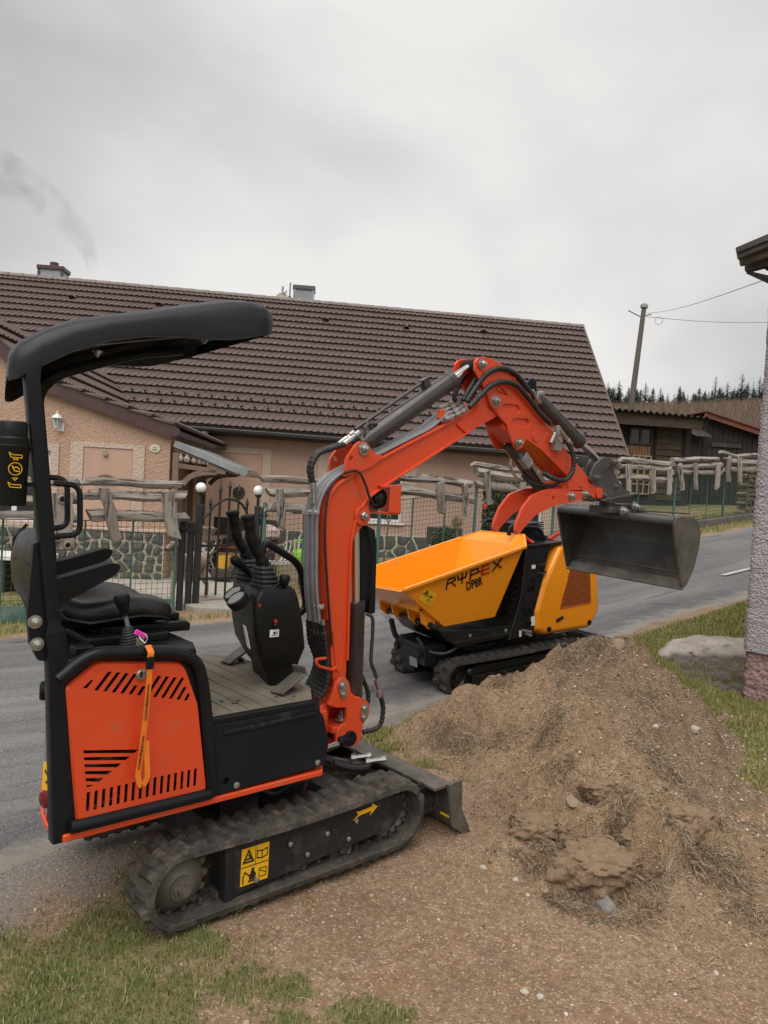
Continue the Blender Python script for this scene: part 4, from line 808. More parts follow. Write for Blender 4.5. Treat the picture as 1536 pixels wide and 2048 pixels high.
# --- dipper arm
armp = [(1.226, 2.125), (1.222, 2.166), (1.245, 2.192), (1.290, 2.204), (1.345, 2.202), (1.462, 2.180), (1.562, 2.145), (1.654, 2.090), (1.722, 2.010), (1.889, 1.890), (2.065, 1.765), (2.228, 1.672), (2.344, 1.600), (2.395, 1.580), (2.415, 1.550), (2.400, 1.522), (2.345, 1.520), (2.259, 1.558), (2.115, 1.613), (1.976, 1.684), (1.809, 1.768), (1.669, 1.815), (1.640, 1.768), (1.602, 1.750), (1.572, 1.770), (1.512, 1.850), (1.505, 1.873), (1.447, 1.909), (1.385, 1.945), (1.345, 1.985), (1.320, 2.03), (1.290, 2.06)]
hole = [round2([(1.345, 2.085), (1.43, 2.07), (1.50, 2.03), (1.42, 2.035)], .012, 2)]
def oval(a, c, r):
    an = atan2(c[1] - a[1], c[0] - a[0]); return [(a[0] + r * cos(an + pi / 2 + pi * k / 8), a[1] + r * sin(an + pi / 2 + pi * k / 8)) for k in range(9)] + [(c[0] + r * cos(an - pi / 2 + pi * k / 8), c[1] + r * sin(an - pi / 2 + pi * k / 8)) for k in range(9)]
slots = [oval((1.475, 1.962), (1.575, 1.967), .024), oval((1.560, 1.895), (1.662, 1.902), .024)]
arm = None
for sg in (-1, 1):
    b = B(); b.plate(armp, sg * .062, sg * .076, 'y', holes=hole + slots); o = obj('dipper_arm', b, 'orange_paint', EX, bevel=.003); arm = arm or o
    b = B()
    for s_ in slots: b.plate(s_, sg * .060, sg * .066)
    obj('slot_plate', b, 'orange_paint', o)
b = B(); b.plate([(1.48, 1.865), (1.60, 2.10), (1.72, 1.995), (2.06, 1.755), (2.33, 1.595), (2.33, 1.54), (2.11, 1.625), (1.80, 1.778), (1.66, 1.822), (1.6, 1.79)], -.060, .060); b.plate([(1.25, 2.19), (1.47, 2.17), (1.56, 2.135), (1.54, 2.115), (1.46, 2.15), (1.26, 2.17)], -.06, .06); obj('arm_web', b, 'orange_paint', arm)
for r_, h_, x_, z_ in ((.030, .006, 1.748, 1.838), (.034, .012, 2.395, 1.552), (.04, .006, 1.385, 1.988)):
    b = B(); b.lathe([(r_, 0), (r_, h_), (0, h_)], (x_, -.076, z_), (0, -1, 0), 20); obj('pin_boss', b, 'orange_paint', arm, bevel=.002)
for (x, z), r in (((1.385, 1.988), .022), ((1.265, 2.160), .017), ((1.592, 1.790), .016)): bolt(arm, (x, -.082, z), r, h=.020, name='pin_bolt')
for k, (x, z) in enumerate(((1.36, 2.165), (1.46, 2.150), (1.53, 2.13), (1.44, 2.115))):
    b = B(); b.lathe([(.010, 0), (.010, .006), (.005, .006), (0, .004)], (x, -.076, z), (0, -1, 0), 12); obj('weld_nut', b, 'orange_paint', arm)
# valve block on the arm
b = B(); b.box((1.885, -.115, 1.772), (1.945, -.078, 1.822)); b.lathe([(.013, 0), (.013, .10), (0, .1)], (1.87, -.10, 1.845), (.8, 0, -.5), 8); b.lathe([(.015, 0), (.015, .05), (0, .05)], (1.90, -.11, 1.86), (-.2, 0, 1), 8); b.lathe([(.014, 0), (.014, .12), (.017, .12), (.017, .16), (0, .16)], (1.90, -.105, 1.905), (.85, 0, -.55), 8); b.lathe([(.012, 0), (.012, .07), (0, .07)], (1.855, -.10, 1.81), (.5, 0, .8), 8); obj('valve_block', b, 'zinc', arm, bevel=.003)
# bucket cylinder along the arm
u = V((2.476 - 1.757, 0, 1.767 - 2.110)).normalized(); p0 = V((1.745, 0, 2.105))
b = B(); b.lathe([(0, 0), (.030, 0), (.042, .02), (.042, .545), (.045, .55), (.045, .59), (.025, .595)], p0, u, 26); bc = obj('bucket_cylinder', b, 'cylinder_grey', EX)
b = B(); b.tube([p0 + u * .58, p0 + u * .80], .020, 18); obj('cylinder_rod', b, 'chrome', bc)
b = B(); b.lathe([(.030, -.05), (.030, .05)], (1.725, 0, 2.112), (0, 1, 0), 18); b.plate([(1.62, 2.08), (1.70, 2.15), (1.75, 2.145), (1.76, 2.09), (1.72, 2.02), (1.66, 2.06)], -.058, -.045, 'y'); b.plate([(1.62, 2.08), (1.70, 2.15), (1.75, 2.145), (1.76, 2.09), (1.72, 2.02), (1.66, 2.06)], .045, .058, 'y'); obj('cylinder_lug', b, 'black_paint', bc, bevel=.004)
b = B(); b.lathe([(.012, 0), (.012, .05), (.016, .05), (.016, .09), (0, .09)], (1.70, -.07, 2.085), (.7, 0, -.6), 8); obj('hose_fitting', b, 'zinc', bc, smooth=20); b = B(); b.lathe([(.014, 0), (.014, .05), (0, .05)], (1.74, -.07, 2.07), (.9, 0, .2), 8); obj('hose_fitting', b, 'zinc', bc, smooth=20)
# thumb cylinder and the two thumb prongs
u = V((2.027 - 1.700, 0, 1.557 - 1.799)).normalized(); p0 = V((1.610, 0, 1.785))
b = B(); b.lathe([(0, 0), (.036, .01), (.036, .335), (.033, .345), (.033, .42), (.018, .425)], p0, u, 24); tcyl = obj('thumb_cylinder', b, 'cylinder_grey', EX)
b = B(); b.tube([p0 + u * .42, p0 + u * .48], .016, 14); obj('cylinder_rod', b, 'chrome', tcyl)
M = Matrix.Translation(p0 + u * .13 - V((0, .036, 0))) @ Matrix.Rotation(-atan2(u.z, u.x), 4, 'Y'); b = B(); b.box((-.03, -.02, -.03), (.05, .02, .03), M); b.lathe([(.011, 0), (.011, .07), (.014, .07), (.014, .15), (0, .15)], p0 + u * .18 - V((0, .05, -.01)), u, 8); obj('cylinder_valve', b, 'zinc', tcyl, bevel=.003)
b = B(); b.tube(catmull([p0 + u * .10 + V((-.05, .0, -.02)), p0 + u * .14 + V((-.075, 0, -.05)), p0 + u * .22 + V((-.07, 0, -.06)), p0 + u * .26 + V((-.03, 0, -.035))]), .008, 8); obj('thumb_pipe', b, 'zinc', tcyl)
hose(EX, [(1.75, -.0, 1.625), (1.80, -.01, 1.59), (1.87, -.03, 1.572), (1.95, -.06, 1.575), (1.98, -.08, 1.60)], .012)
thp = [(2.223, 1.549), (2.219, 1.512), (2.061, 1.484), (1.902, 1.458), (1.753, 1.405), (1.657, 1.333), (1.617, 1.294), (1.587, 1.305), (1.588, 1.350), (1.632, 1.436), (1.712, 1.513), (1.830, 1.548), (1.987, 1.562), (2.186, 1.570)]
for y0 in (-.100, .055):
    b = B(); b.plate(round2(thp, .02, 3), y0 - .009, y0 + .009, 'y', holes=[circ((1.903, 1.503), .012, 12)]); th = obj('thumb', b, 'orange_paint', EX, bevel=.003)
    if y0 < 0:
        bolt(th, (2.066, y0 - .009, 1.520), .018, h=.020, name='pin_bolt'); bolt(th, (2.200, y0 - .009, 1.538), .017, h=.020, name='pin_bolt')
b = B(); b.box((2.0, -.10, 1.555), (2.03, .055, 1.60)); b.box((2.08, -.075, 1.56), (2.20, .06, 1.62)); obj('thumb_bridge', b, 'orange_paint', EX, bevel=.004)
# linkage, tilting quick hitch, grading bucket
lk_o = [(2.315, 1.603), (2.272, 1.625), (2.280, 1.668), (2.320, 1.722), (2.390, 1.768), (2.480, 1.775), (2.530, 1.765), (2.530, 1.735), (2.480, 1.722), (2.414, 1.694), (2.366, 1.650), (2.362, 1.610)]
for y0 in (-.088, .088):
    b = B(); b.plate(round2(lk_o, .012, 2), y0 - .007, y0 + .007); o = obj('link_arm', b, 'bucket_steel', EX, bevel=.002)
    if y0 < 0: bolt(o, (2.322, y0 - .008, 1.640), .016, h=.02, m='worn_steel', name='pin_bolt'); bolt(o, (2.505, y0 - .008, 1.748), .018, h=.02, m='worn_steel', name='pin_bolt')
hit = [(2.372, 1.570), (2.385, 1.62), (2.43, 1.66), (2.46, 1.72), (2.50, 1.765), (2.545, 1.745), (2.560, 1.68), (2.600, 1.640), (2.68, 1.592), (2.780, 1.562), (2.760, 1.536), (2.55, 1.494), (2.45, 1.50), (2.40, 1.53)]
qh = None
for y0 in (-.065, .065):
    b = B(); b.plate(round2(hit, .01, 2), y0 - .012, y0 + .012); o = obj('quick_hitch', b, 'bucket_steel', EX, bevel=.003); qh = qh or o
    if y0 < 0:
        for x, z in ((2.452, 1.540), (2.575, 1.600)): bolt(o, (x, y0 - .012, z), .015, h=.014, m='worn_steel', name='pin_bolt')
b = B(); b.box((2.42, -.06, 1.50), (2.74, .06, 1.545)); b.bar((2.42, -.09, 1.508), (2.775, -.09, 1.560), .02, .014); b.lathe([(.05, 0), (.05, .05)], (2.62, 0, 1.455), (0, 0, 1), 20); obj('hitch_body', b, 'bucket_steel', qh, bevel=.005)
b = B(); b.box((2.53, -.075, 1.43), (2.90, .075, 1.475)); obj('bucket_mount', b, 'bucket_steel', qh, bevel=.006)
for x, z in ((2.640, 1.448), (2.775, 1.478)):
    b = B(); b.tube([(x, -.10, z), (x, .10, z)], .019, 14); obj('hitch_pin', b, 'worn_steel', qh); bolt(qh, (x, -.10, z), .022, h=.024, name='pin_bolt')
tilt = Matrix.Translation((2.70, 0, 1.42)) @ Matrix.Rotation(radians(2.0), 4, 'X') @ Matrix.Translation((-2.70, 0, -1.42))
shell_out = [(2.680, 1.405), (2.705, 1.440), (2.80, 1.448), (2.90, 1.448), (2.985, 1.412), (3.025, 1.345), (3.022, 1.255), (2.975, 1.115), (2.905, 1.025), (2.870, 1.010)]
th_ = .012; shell_in = [(2.87, 1.022), (2.895, 1.035), (2.960, 1.122), (3.006, 1.258), (3.009, 1.342), (2.975, 1.400), (2.90, 1.432), (2.80, 1.434)]
b = B(); b.plate(shell_out + shell_in, -.415, .415, 'y', M=tilt); bk = obj('bucket', b, 'bucket_steel', EX, smooth=40)
b = B(); b.tube([tilt @ V((2.70, -.42, 1.418)), tilt @ V((2.70, .42, 1.418))], .026, 18); obj('lip_tube', b, 'bucket_steel', bk, bevel=.003)
side = [(2.685, 1.392), (2.690, 1.425), (2.72, 1.446), (2.80, 1.452), (2.905, 1.452), (2.990, 1.416), (3.030, 1.347), (3.027, 1.255), (2.980, 1.113), (2.908, 1.018), (2.868, 1.004), (2.845, 1.03)]
for y0 in (-.422, .422):
    b = B(); b.plate(round2(side, .008, 2), y0 - .007, y0 + .007, 'y', M=tilt); o = obj('bucket_side', b, 'worn_steel' if y0 < 0 else 'bucket_steel', bk, bevel=.002)
    for x, z in ((2.845, 1.10), (2.855, 1.07), (2.84, 1.13)):
        b = B(); sg = 1 if y0 < 0 else -1; b.lathe([(.008, 0), (.008, .004), (0, .005)], tilt @ V((x, y0 + sg * .007, z)), (0, sg, 0), 10); obj('rivet', b, 'worn_steel', o)
b = B(); b.plate([(2.852, 1.000), (2.90, 1.058), (2.913, 1.050), (2.866, .992)], -.43, .43, 'y', M=tilt); obj('cutting_edge', b, 'worn_steel', bk, bevel=.002)
b = B(); b.bar(tilt @ V((2.93, -.415, 1.095)), tilt @ V((2.93, .415, 1.095)), .006, .006); obj('weld_seam', b, 'worn_steel', bk)
b = B(); b.plate([(2.70, 1.43), (2.70, 1.46), (2.90, 1.475), (2.97, 1.43)], -.10, -.086, 'y'); b.plate([(2.70, 1.43), (2.70, 1.46), (2.90, 1.475), (2.97, 1.43)], .086, .10, 'y'); b.box((2.80, -.43, 1.452), (2.86, .43, 1.462)); obj('bucket_ear', b, 'bucket_steel', bk, bevel=.004)
# --- lanyard that hangs from the ignition key over the cover
LY = empty('key_lanyard', EXM @ Matrix.Translation((-.60, -.478, .94)), 'orange printed key lanyard hanging over the engine cover', 'lanyard')
def ribbon(b, pts, w, t=.0022, wd=(1, 0, 0)):
    P = catmull(pts, 6); wv = V(wd) * w / 2; rings = []
    for i, p in enumerate(P):
        d = (P[min(i + 1, len(P) - 1)] - P[max(i - 1, 0)]).normalized(); s_ = (wv - d * wv.dot(d)); s_ = s_.normalized() * w / 2; n_ = d.cross(s_).normalized() * t / 2
        rings.append([p - s_ - n_, p + s_ - n_, p + s_ + n_, p - s_ + n_])
    b.loft(rings)
b = B(); ribbon(b, [(.004, .02, .035), (.006, .0, .018), (.004, -.002, .0)], .020); ribbon(b, [(.004, -.003, -.028), (.002, -.004, -.10), (-.004, -.002, -.22), (-.012, .0, -.32), (-.016, -.001, -.365), (-.004, -.003, -.395), (.012, -.003, -.375), (.010, -.001, -.32), (.006, .002, -.26)], .017); obj('strap', b, 'strap_orange', LY, smooth=50)
b = B(); b.box((-.008, -.008, -.034), (.016, .003, .004)); obj('buckle', b, 'black_plastic', LY, bevel=.003)
b = B(); b.box((-.055, .055, .045), (-.012, .062, .062), Matrix.Rotation(.5, 4, 'Y')); obj('key_tag', b, 'pink_tag', LY, bevel=.004)
b = B(); b.tube(catmull([(.0, .03, .04), (-.012, .045, .055), (.0, .06, .068), (.012, .045, .055), (.0, .03, .04)]), .0018, 6); b.box((-.02, .05, .03), (.004, .053, .055)); obj('key', b, 'zinc', LY)
def text3(name, s, m, M, size, par, ex=.0006, sx=1.0, off=0.0, sp=1.0):
    c = bpy.data.curves.new(name, 'FONT'); c.body = s; c.size = size; c.extrude = ex; c.offset = off; c.space_character = sp; c.align_x = 'CENTER'; c.align_y = 'CENTER'; c.materials.append(MATS[m])
    t = bpy.data.objects.new(name, c); COL.objects.link(t); me = bpy.data.meshes.new_from_object(t); bpy.data.objects.remove(t)
    o = bpy.data.objects.new(name, me); COL.objects.link(o); o.parent = par; o.matrix_local = M @ Matrix.Diagonal((sx, 1, 1, 1)); return o
def face_M(c, U, W): U = V(U).normalized(); n = U.cross(V(W)).normalized(); W = n.cross(U); return Matrix(((U.x, W.x, n.x, c[0]), (U.y, W.y, n.y, c[1]), (U.z, W.z, n.z, c[2]), (0, 0, 0, 1)))
text3('lettering', 'www.minibagryeasy.cz', 'black_print', face_M((.0, -.0070, -.135), (-.03, 0, -1), (1, 0, 0)), .0125, LY); text3('lettering', 'www.minibagryeasy.cz', 'black_print', face_M((-.010, -.0045, -.29), (-.10, 0, -1), (1, 0, 0)), .0115, LY)
# ================================================================ tracked dumper
mat('yellow_paint', (.88, .30, .007), (.85, .28, .007), 3, rough=.27, rvar=.06, coat=.35, bump=.02, bscale=30, dust=.04, dcol=(.45, .26, .08), dscale=6)
mat('dumper_black', (.0065, .007, .0075), (.010, .010, .011), 6, rough=.34, dust=.08, dcol=(.045, .041, .035), dscale=8)
mat('dumper_rubber', (.030, .028, .026), (.048, .044, .040), 12, rough=.85, bump=.4, bscale=60, dust=.28, dcol=(.11, .095, .075), dscale=9, spec=.25)
DM = frame((.975, 6.191, .003), 240.0, -5.5)
DP = empty('tracked_dumper', DM, 'yellow tracked dumper with open skip parked behind the soil heap', 'dumper')
for sg in (-1, 1):
    y0, y1 = (.205, .395) if sg > 0 else (-.435, -.245)
    make_track(DP, y0, y1, -.545, .150, .128, .585, .152, .130, pitch=.085, lug=.024, belt=.026, m='dumper_rubber')
    for x, z, r in ((.585, .155, .085), (-.545, .150, .090)): wheel(DP, 'idler' if x > 0 else 'drive_wheel', (x, sg * .345, z), r, sg, 'dumper_black')
    for x in (.36, .16, -.04, -.24): wheel(DP, 'roller', (x, sg * .345, .070), .042, sg, 'dumper_black')
    b = B(); b.plate(round2([(.47, .150), (.49, .04), (-.36, .035), (-.42, .10), (-.40, .145)], .012, 2), sg * .31, sg * .383); b.plate([(.55, .19), (.40, .215), (-.42, .20), (-.48, .17), (-.42, .15), (.50, .15)], sg * .30, sg * .350); tf = obj('track_frame', b, 'dumper_black', DP, bevel=.006)
    for k in range(5): bolt(tf, (.36 - .06 * k, sg * .384, .10), .007, (0, sg, 0), .007, washer=False)
    b = B(); b.bar((-.40, sg * .37, .20), (-.58, sg * .37, .17), .03, .05); b.lathe([(.028, 0), (.028, .05), (.018, .06), (0, .06)], (.50, sg * .345, .19), (0, sg, 0), 14); obj('tensioner', b, 'dumper_black', tf, bevel=.004)
    if sg > 0: sticker(tf, 'warning_label', (-.13, .3835, .110), .085, .058, TRI(.25, .48, .22) + stroke([(.58, .25), (.75, .3), (.92, .25), (.92, .75), (.75, .7), (.58, .75), (.58, .25)], .05), ax=((-1, 0, 0), (0, 0, 1)))
b = B(); b.box((-.55, -.30, .18), (.66, .30, .30)); b.box((.60, -.22, .24), (.80, .22, .40)); b.box((.62, -.14, .15), (.78, .02, .25)); ch = obj('chassis', b, 'dumper_black', DP, bevel=.010)
b = B(); b.box((.805, .02, .215), (.812, .13, .285)); obj('number_plate', b, 'grey_panel', ch, bevel=.002)
b = B(); b.box((.78, -.20, .30), (.81, .20, .36)); b.lathe([(.03, 0), (.03, .02), (0, .02)], (.81, .16, .33), (1, 0, 0), 14); b.lathe([(.03, 0), (.03, .02), (0, .02)], (.81, -.16, .33), (1, 0, 0), 14); obj('front_beam', b, 'dumper_black', ch, bevel=.004)
b = B(); b.lathe([(.27, 0), (.28, .02), (.28, .05), (.25, .06), (0, .06)], (.25, 0, .30), (0, 0, 1), 36); obj('turntable', b, 'dumper_black', DP)
b = B(); b.plate([(.74, .54), (.66, .44), (.55, .375), (-.05, .39), (-.12, .40), (-.12, .47), (.30, .485), (.66, .52)], -.33, .33); b.box((-.05, -.34, .40), (.60, .34, .43)); sf = obj('tipping_frame', b, 'dumper_black', DP, bevel=.008)
for x, z in ((.45, .455), (.10, .445)): bolt(sf, (x, .332, z), .010, (0, 1, 0), .006)
b = B(); b.tube(catmull([(.80, .12, .45), (.76, .20, .36), (.66, .28, .335), (.55, .30, .38), (.56, .25, .44)]), .014, 8); obj('hydraulic_hose', b, 'hose_rubber', DP)
b = B(); b.tube(catmull([(.85, -.18, .54), (.80, -.20, .40), (.70, -.21, .34), (.60, -.2, .33)]), .022, 10); obj('hydraulic_hose', b, 'hose_rubber', DP)
# skip: five plates and a folded rim
t = .006
def quad(b, p, n=t):
    p = [V(q) for q in p]; nn = (p[1] - p[0]).cross(p[2] - p[0]).normalized() * n; k = len(p); tri = tessellate_polygon([p])
    b.add(p + [q + nn for q in p], [tuple(x) for x in tri] + [tuple(i + k for i in x) for x in tri] + [(i, (i + 1) % k, k + (i + 1) % k, k + i) for i in range(k)])
NF, FF, NR, FR_ = (1.088, .410, .893), (1.185, -.418, .868), (-.035, .405, 1.107), (.065 - .09, -.405, 1.106)
bNF, bFF, bNR, bFR = (.69, .335, .560), (.69, -.335, .560), (.21, .335, .570), (.21, -.335, .570)
b = B(); quad(b, [NF, NR, bNR, bNF]); quad(b, [FF, bFF, bFR, FR_]); quad(b, [NF, bNF, bFF, FF]); quad(b, [bNF, bNR, bFR, bFF])
quad(b, [NR, (-.115, .30, 1.180), (-.125, -.27, 1.165), FR_, bFR, bNR]); skip = obj('skip', b, 'yellow_paint', DP, bevel=.003, smooth=25)
def rim(p, q, w=.030, h=.024, up=(0, 0, 1)):
    b = B(); b.bar(p, q, w, h, up); return obj('skip_rim', b, 'yellow_paint', skip, bevel=.005)
rim(V(NF) + V((.0, .012, .004)), V(NR) + V((-.006, .012, .004))); rim(V(FF) + V((0, -.012, .004)), V(FR_) + V((0, -.012, .004)))
rim(V(NF) + V((.012, -.0, -.008)), V(FF) + V((.012, .0, -.008)), .026, .012); rim(V(NR) + V((-.006, .010, .005)), V((-.121, .30, 1.185)), .022, .02); rim(V((-.121, .305, 1.184)), V((-.131, -.275, 1.169)), .022, .02); rim(V((-.131, -.275, 1.17)), V(FR_) + V((-.006, -.01, .005)), .022, .02)
for y in (-.32, -.12, .12, .30):
    b = B(); b.plate(round2([(.88, .705), (.80, .700), (.745, .610), (.775, .555), (.815, .548), (.835, .58), (.87, .60)], .02, 3), y - .008, y + .008); o = obj('hinge_lug', b, 'yellow_paint', skip, bevel=.003)
    b = B(); b.lathe([(.024, 0), (.024, .03), (.012, .036), (0, .036)], (.800, y - .012, .580), (0, -1 if y < 0 else 1, 0), 14); obj('hinge_bolt', b, 'dumper_black', o)
b = B(); b.plate([(.905, .765), (.915, .700), (.885, .690), (.80, .695), (.80, .70), (.87, .70), (.895, .765)], -.34, .32); obj('hinge_beam', b, 'yellow_paint', skip, bevel=.004)
b = B(); b.tube([(.80, -.34, .585), (.80, .33, .585)], .020, 12); obj('hinge_pin', b, 'dumper_black', skip)
b = B()
for x, y in ((.02, -.10), (.01, .06), (-.02, -.02)): b.lathe([(.007, 0), (.007, .003), (0, .004)], (.21 - (.97 - .57) * .6 - .002 + .03, y, 1.03 - x), (.85, 0, .5), 10)
obj('rivet', b, 'grey_panel', skip, kind='stuff')
UU, WW = V((-1, 0, .20)).normalized(), V((0, .155, 1)).normalized(); n_ = UU.cross(WW).normalized(); W2 = n_.cross(UU)
def side_pt(x, z): return V((x, .335 + .07 * (z - .563) / (.893 + (1.08 - x) * .192 - .563), z))
def sideM(x, z, k=.0082): p = side_pt(x, z) + n_ * k; return Matrix(((UU.x, W2.x, n_.x, p.x), (UU.y, W2.y, n_.y, p.y), (UU.z, W2.z, n_.z, p.z), (0, 0, 0, 1)))
GL = [[[(.0, 0), (.10, .55), (.22, .95), (.72, .95), (.74, .62), (.10, .50)], [(.42, .52), (.70, 0)]], [[(.02, .95), (.04, .52), (.62, .52), (.74, .95)], [(.38, .98), (.30, 0)]], [[(.02, 0), (.16, .95), (.72, .95), (.74, .52), (.10, .48)]], [[(.72, .95), (.18, .95), (.06, .03), (.66, .03)], [(-.10, .50), (.70, .50)]], [[(.0, 0), (.85, 1.05)], [(.16, .95), (.74, .05)]]]
for k, gl in enumerate(GL):
    b = B()
    for line in gl:
        for q in stroke([(x * .118, y * .070) for x, y in line], .0125): b.plate(q, 0, .0012, 'z', M=sideM(.705 - .107 * k, .858 + .0226 * k))
    obj('letter', b, 'red_plastic' if k == 3 else 'black_print', skip, smooth=0)
text3('lettering', 'DP8R', 'black_print', sideM(.445, .866, .0084), .098, skip, sx=.66, off=.0022, sp=1.04)
mk = TRI(.27, .68, .20) + stroke([(.2, .62), (.34, .72)], .05) + stroke([(.30, .60), (.24, .76)], .05) + stroke([(.62, .3), (.62, .62)], .035) + [circ((.72, .62), .09, 8)] + stroke([(.56, .62), (.84, .58)], .04) + stroke([(.56, .16), (.84, .16), (.84, .34), (.56, .34), (.56, .16)], .025)
c_ = side_pt(.868, .817) + n_ * .0085; U3 = (UU * .74 - W2 * .67); W3 = n_.cross(U3); sticker(skip, 'warning_label', c_, .125, .105, mk, ax=(U3, W3))
# engine cowling and the black tower
def hull(nm, prof, y0, y1, inset, m, par, bevel=.01):
    """profile in x,z with chamfered sides"""
    b = B(); c = V((sum(p[0] for p in prof) / len(prof), sum(p[1] for p in prof) / len(prof))); rings = []
    for y, k in ((y0, inset), (y0 + .05, 1), (y1 - .05, 1), (y1, inset)): rings.append([(c.x + (x - c.x) * k, y, c.y + (z - c.y) * k) for x, z in prof])
    b.loft(rings); return obj(nm, b, m, par, bevel=bevel, seg=3)
cw = round2([(-.435, 1.085), (-.575, 1.085), (-.79, .870), (-.885, .810), (-.900, .480), (-.79, .345), (-.270, .352), (-.170, .400), (-.168, .560), (-.262, .80)], .02, 3)
cowl = hull('engine_cowling', cw, -.375, .375, .93, 'yellow_paint', DP, bevel=.03)
gp = round2([(-.572, .930), (-.745, .890), (-.770, .862), (-.785, .560), (-.425, .555)], .015, 3)
b = B(); b.plate(gp, .3755, .3775); gr = obj('grille', b, 'orange_inside', cowl)
b = B()
for iz in range(22):
    for ix in range(26):
        x = -.43 - ix * .0145 - (iz % 2) * .00725; z = .566 + iz * .0165
        if z < .57 or x > -.432 - (z - .56) * .36 or x < -.770 or z > .93 - max(0, -.585 - x) * .3: continue
        b.add([(x + .0058 * cos(a), .3785, z + .0062 * sin(a)) for a in [k * pi / 3 for k in range(6)]], [tuple(range(6))])
obj('grille_hole', b, 'dark_void', gr, smooth=0, kind='stuff')
for x, z, r in ((-.31, .405, .022), (-.76, .40, .022)):
    b = B(); b.lathe([(r, 0), (r, .006), (r * .7, .008), (0, .006)], (x, .376, z), (0, 1, 0), 16); obj('cover_plug', b, 'black_plastic', cowl)
b = B(); b.plate(oval((-.400, .465), (-.455, .482), .014), .3755, .379); obj('cowl_vent', b, 'dark_void', cowl)
b = B(); b.lathe([(.022, 0), (.022, .006), (0, .008)], (-.615, .372, 1.02), (0, 1, 0), 12); obj('cowl_latch', b, 'black_plastic', cowl)
b = B(); b.tube(fillet([(-.86, .05, .735), (-1.15, .05, .745), (-1.15, .05, .50), (-.87, .05, .47)], .05, 5), .014, 10); obj('rear_handle', b, 'black_paint', DP)
b = B(); b.plate([(-.10, 1.09), (-.36, 1.085), (-.27, .80), (-.185, .56), (-.18, .37), (.09, .365), (.015, .55), (-.05, .72)], -.36, .350); tw = obj('control_tower', b, 'dumper_black', DP, bevel=.010)
b = B(); b.box((-.50, -.36, 1.088), (-.08, .36, 1.110)); obj('tower_top', b, 'dumper_black', tw, bevel=.006)
for x, z, r in ((-.145, .76, .030), (-.115, .575, .038), (-.06, .455, .012), (-.12, .48, .020), (-.175, .82, .014)):
    b = B(); b.lathe([(r, 0), (r, .010), (r * .7, .012), (r * .7, .004), (0, .004)], (x, .351, z), (0, 1, 0), 16); obj('port', b, 'black_plastic', tw)
for z in (.95, .88):
    b = B(); b.tube(catmull([(-.30, .36, z), (-.25, .37, z - .01), (-.20, .36, z + .0)]), .009, 6); obj('cable', b, 'hose_rubber', tw)
for (x, z, w, h, m) in ((-.175, .93, .040, .030, 'white_print'), (-.165, .49, .045, .075, 'white_print'), (-.03, .405, .022, .05, 'white_print')): sticker(tw, 'small_label', (x, .3505, z), w, h, [], ax=((-1, 0, 0), (0, 0, 1)), m=m)
for k in range(2):
    b = B(); b.tube([(-.04 - .03 * k, .36, .435 - .03 * k), (-.13, .365, .405 - .03 * k)], .013, 8); obj('pipe_coupling', b, 'zinc', tw)
b = B()
for k in range(5): b.box((.0 + .012 * k - .012, .345, .80 - .055 * k), (.03 + .012 * k, .352, .806 - .055 * k))
obj('louvre', b, 'dumper_black', tw)
# engine fins, roll bar, levers and red grips on top
b = B(); b.box((-.50, -.18, 1.11), (-.20, .16, 1.14))
for k in range(7): b.box((-.48, -.20, 1.145 + .017 * k), (-.22, .14, 1.153 + .017 * k))
obj('cooling_fins', b, 'dumper_black', DP, bevel=.002)
for pts in ([(-.60, -.28, 1.10), (-.52, -.28, 1.24), (-.18, -.28, 1.26), (-.17, -.28, 1.22)], [(-.43, .20, 1.10), (-.38, .20, 1.215), (-.06, .20, 1.255), (-.05, .20, 1.18)]):
    b = B(); b.tube(fillet(pts, .07, 5), .018, 10); obj('guard_rail', b, 'black_paint', DP)
for k, (x, y, h) in enumerate(((-.24, -.22, .24), (-.28, -.20, .22), (-.33, -.18, .22), (-.42, -.10, .17))):
    b = B(); b.tube([(x, y, 1.10), (x - .01, y, 1.10 + h)], [.006, .008], 8); b.lathe([(.010, 0), (.014, .01), (.014, .06), (.008, .066), (0, .066)], (x - .01, y, 1.10 + h), (0, 0, 1), 10); obj('control_lever', b, 'black_plastic', DP)
b = B(); b.lathe([(.0, 0), (.02, .006), (.02, .03), (0, .04)], (-.20, -.30, 1.36), (0, 0, 1), 12); obj('lever_knob', b, 'red_plastic', DP)
for pts in ([(-.46, .22, 1.115), (-.52, .22, 1.14), (-.60, .22, 1.165), (-.65, .22, 1.15)], [(-.155, .26, 1.17), (-.19, .28, 1.135), (-.22, .30, 1.115)]):
    b = B(); b.tube(catmull(pts), .016, 10); obj('red_grip', b, 'red_plastic', DP)
# perforated rear step
b = B(); b.box((-1.28, -.30, .115), (-.86, -.28, .14)); b.box((-1.28, .28, .115), (-.86, .30, .14)); b.box((-1.28, -.30, .115), (-1.26, .30, .14)); b.box((-.88, -.3, .12), (-.58, .3, .17))
for k in range(14): b.bar((-1.27 + .03 * k, -.28, .13), (-1.27 + .03 * k, .28, .13), .006, .01)
for k in range(14): b.bar((-1.27, -.27 + .042 * k, .130), (-.87, -.27 + .042 * k, .130), .006, .008)
obj('rear_step', b, 'dumper_black', DP)
b = B(); b.plate([(-.58, .33), (-.75, .30), (-.92, .12), (-.80, .12), (-.62, .24)], -.3, -.28); b.plate([(-.58, .33), (-.75, .30), (-.92, .12), (-.80, .12), (-.62, .24)], .28, .3); obj('step_bracket', b, 'dumper_black', DP, bevel=.004)
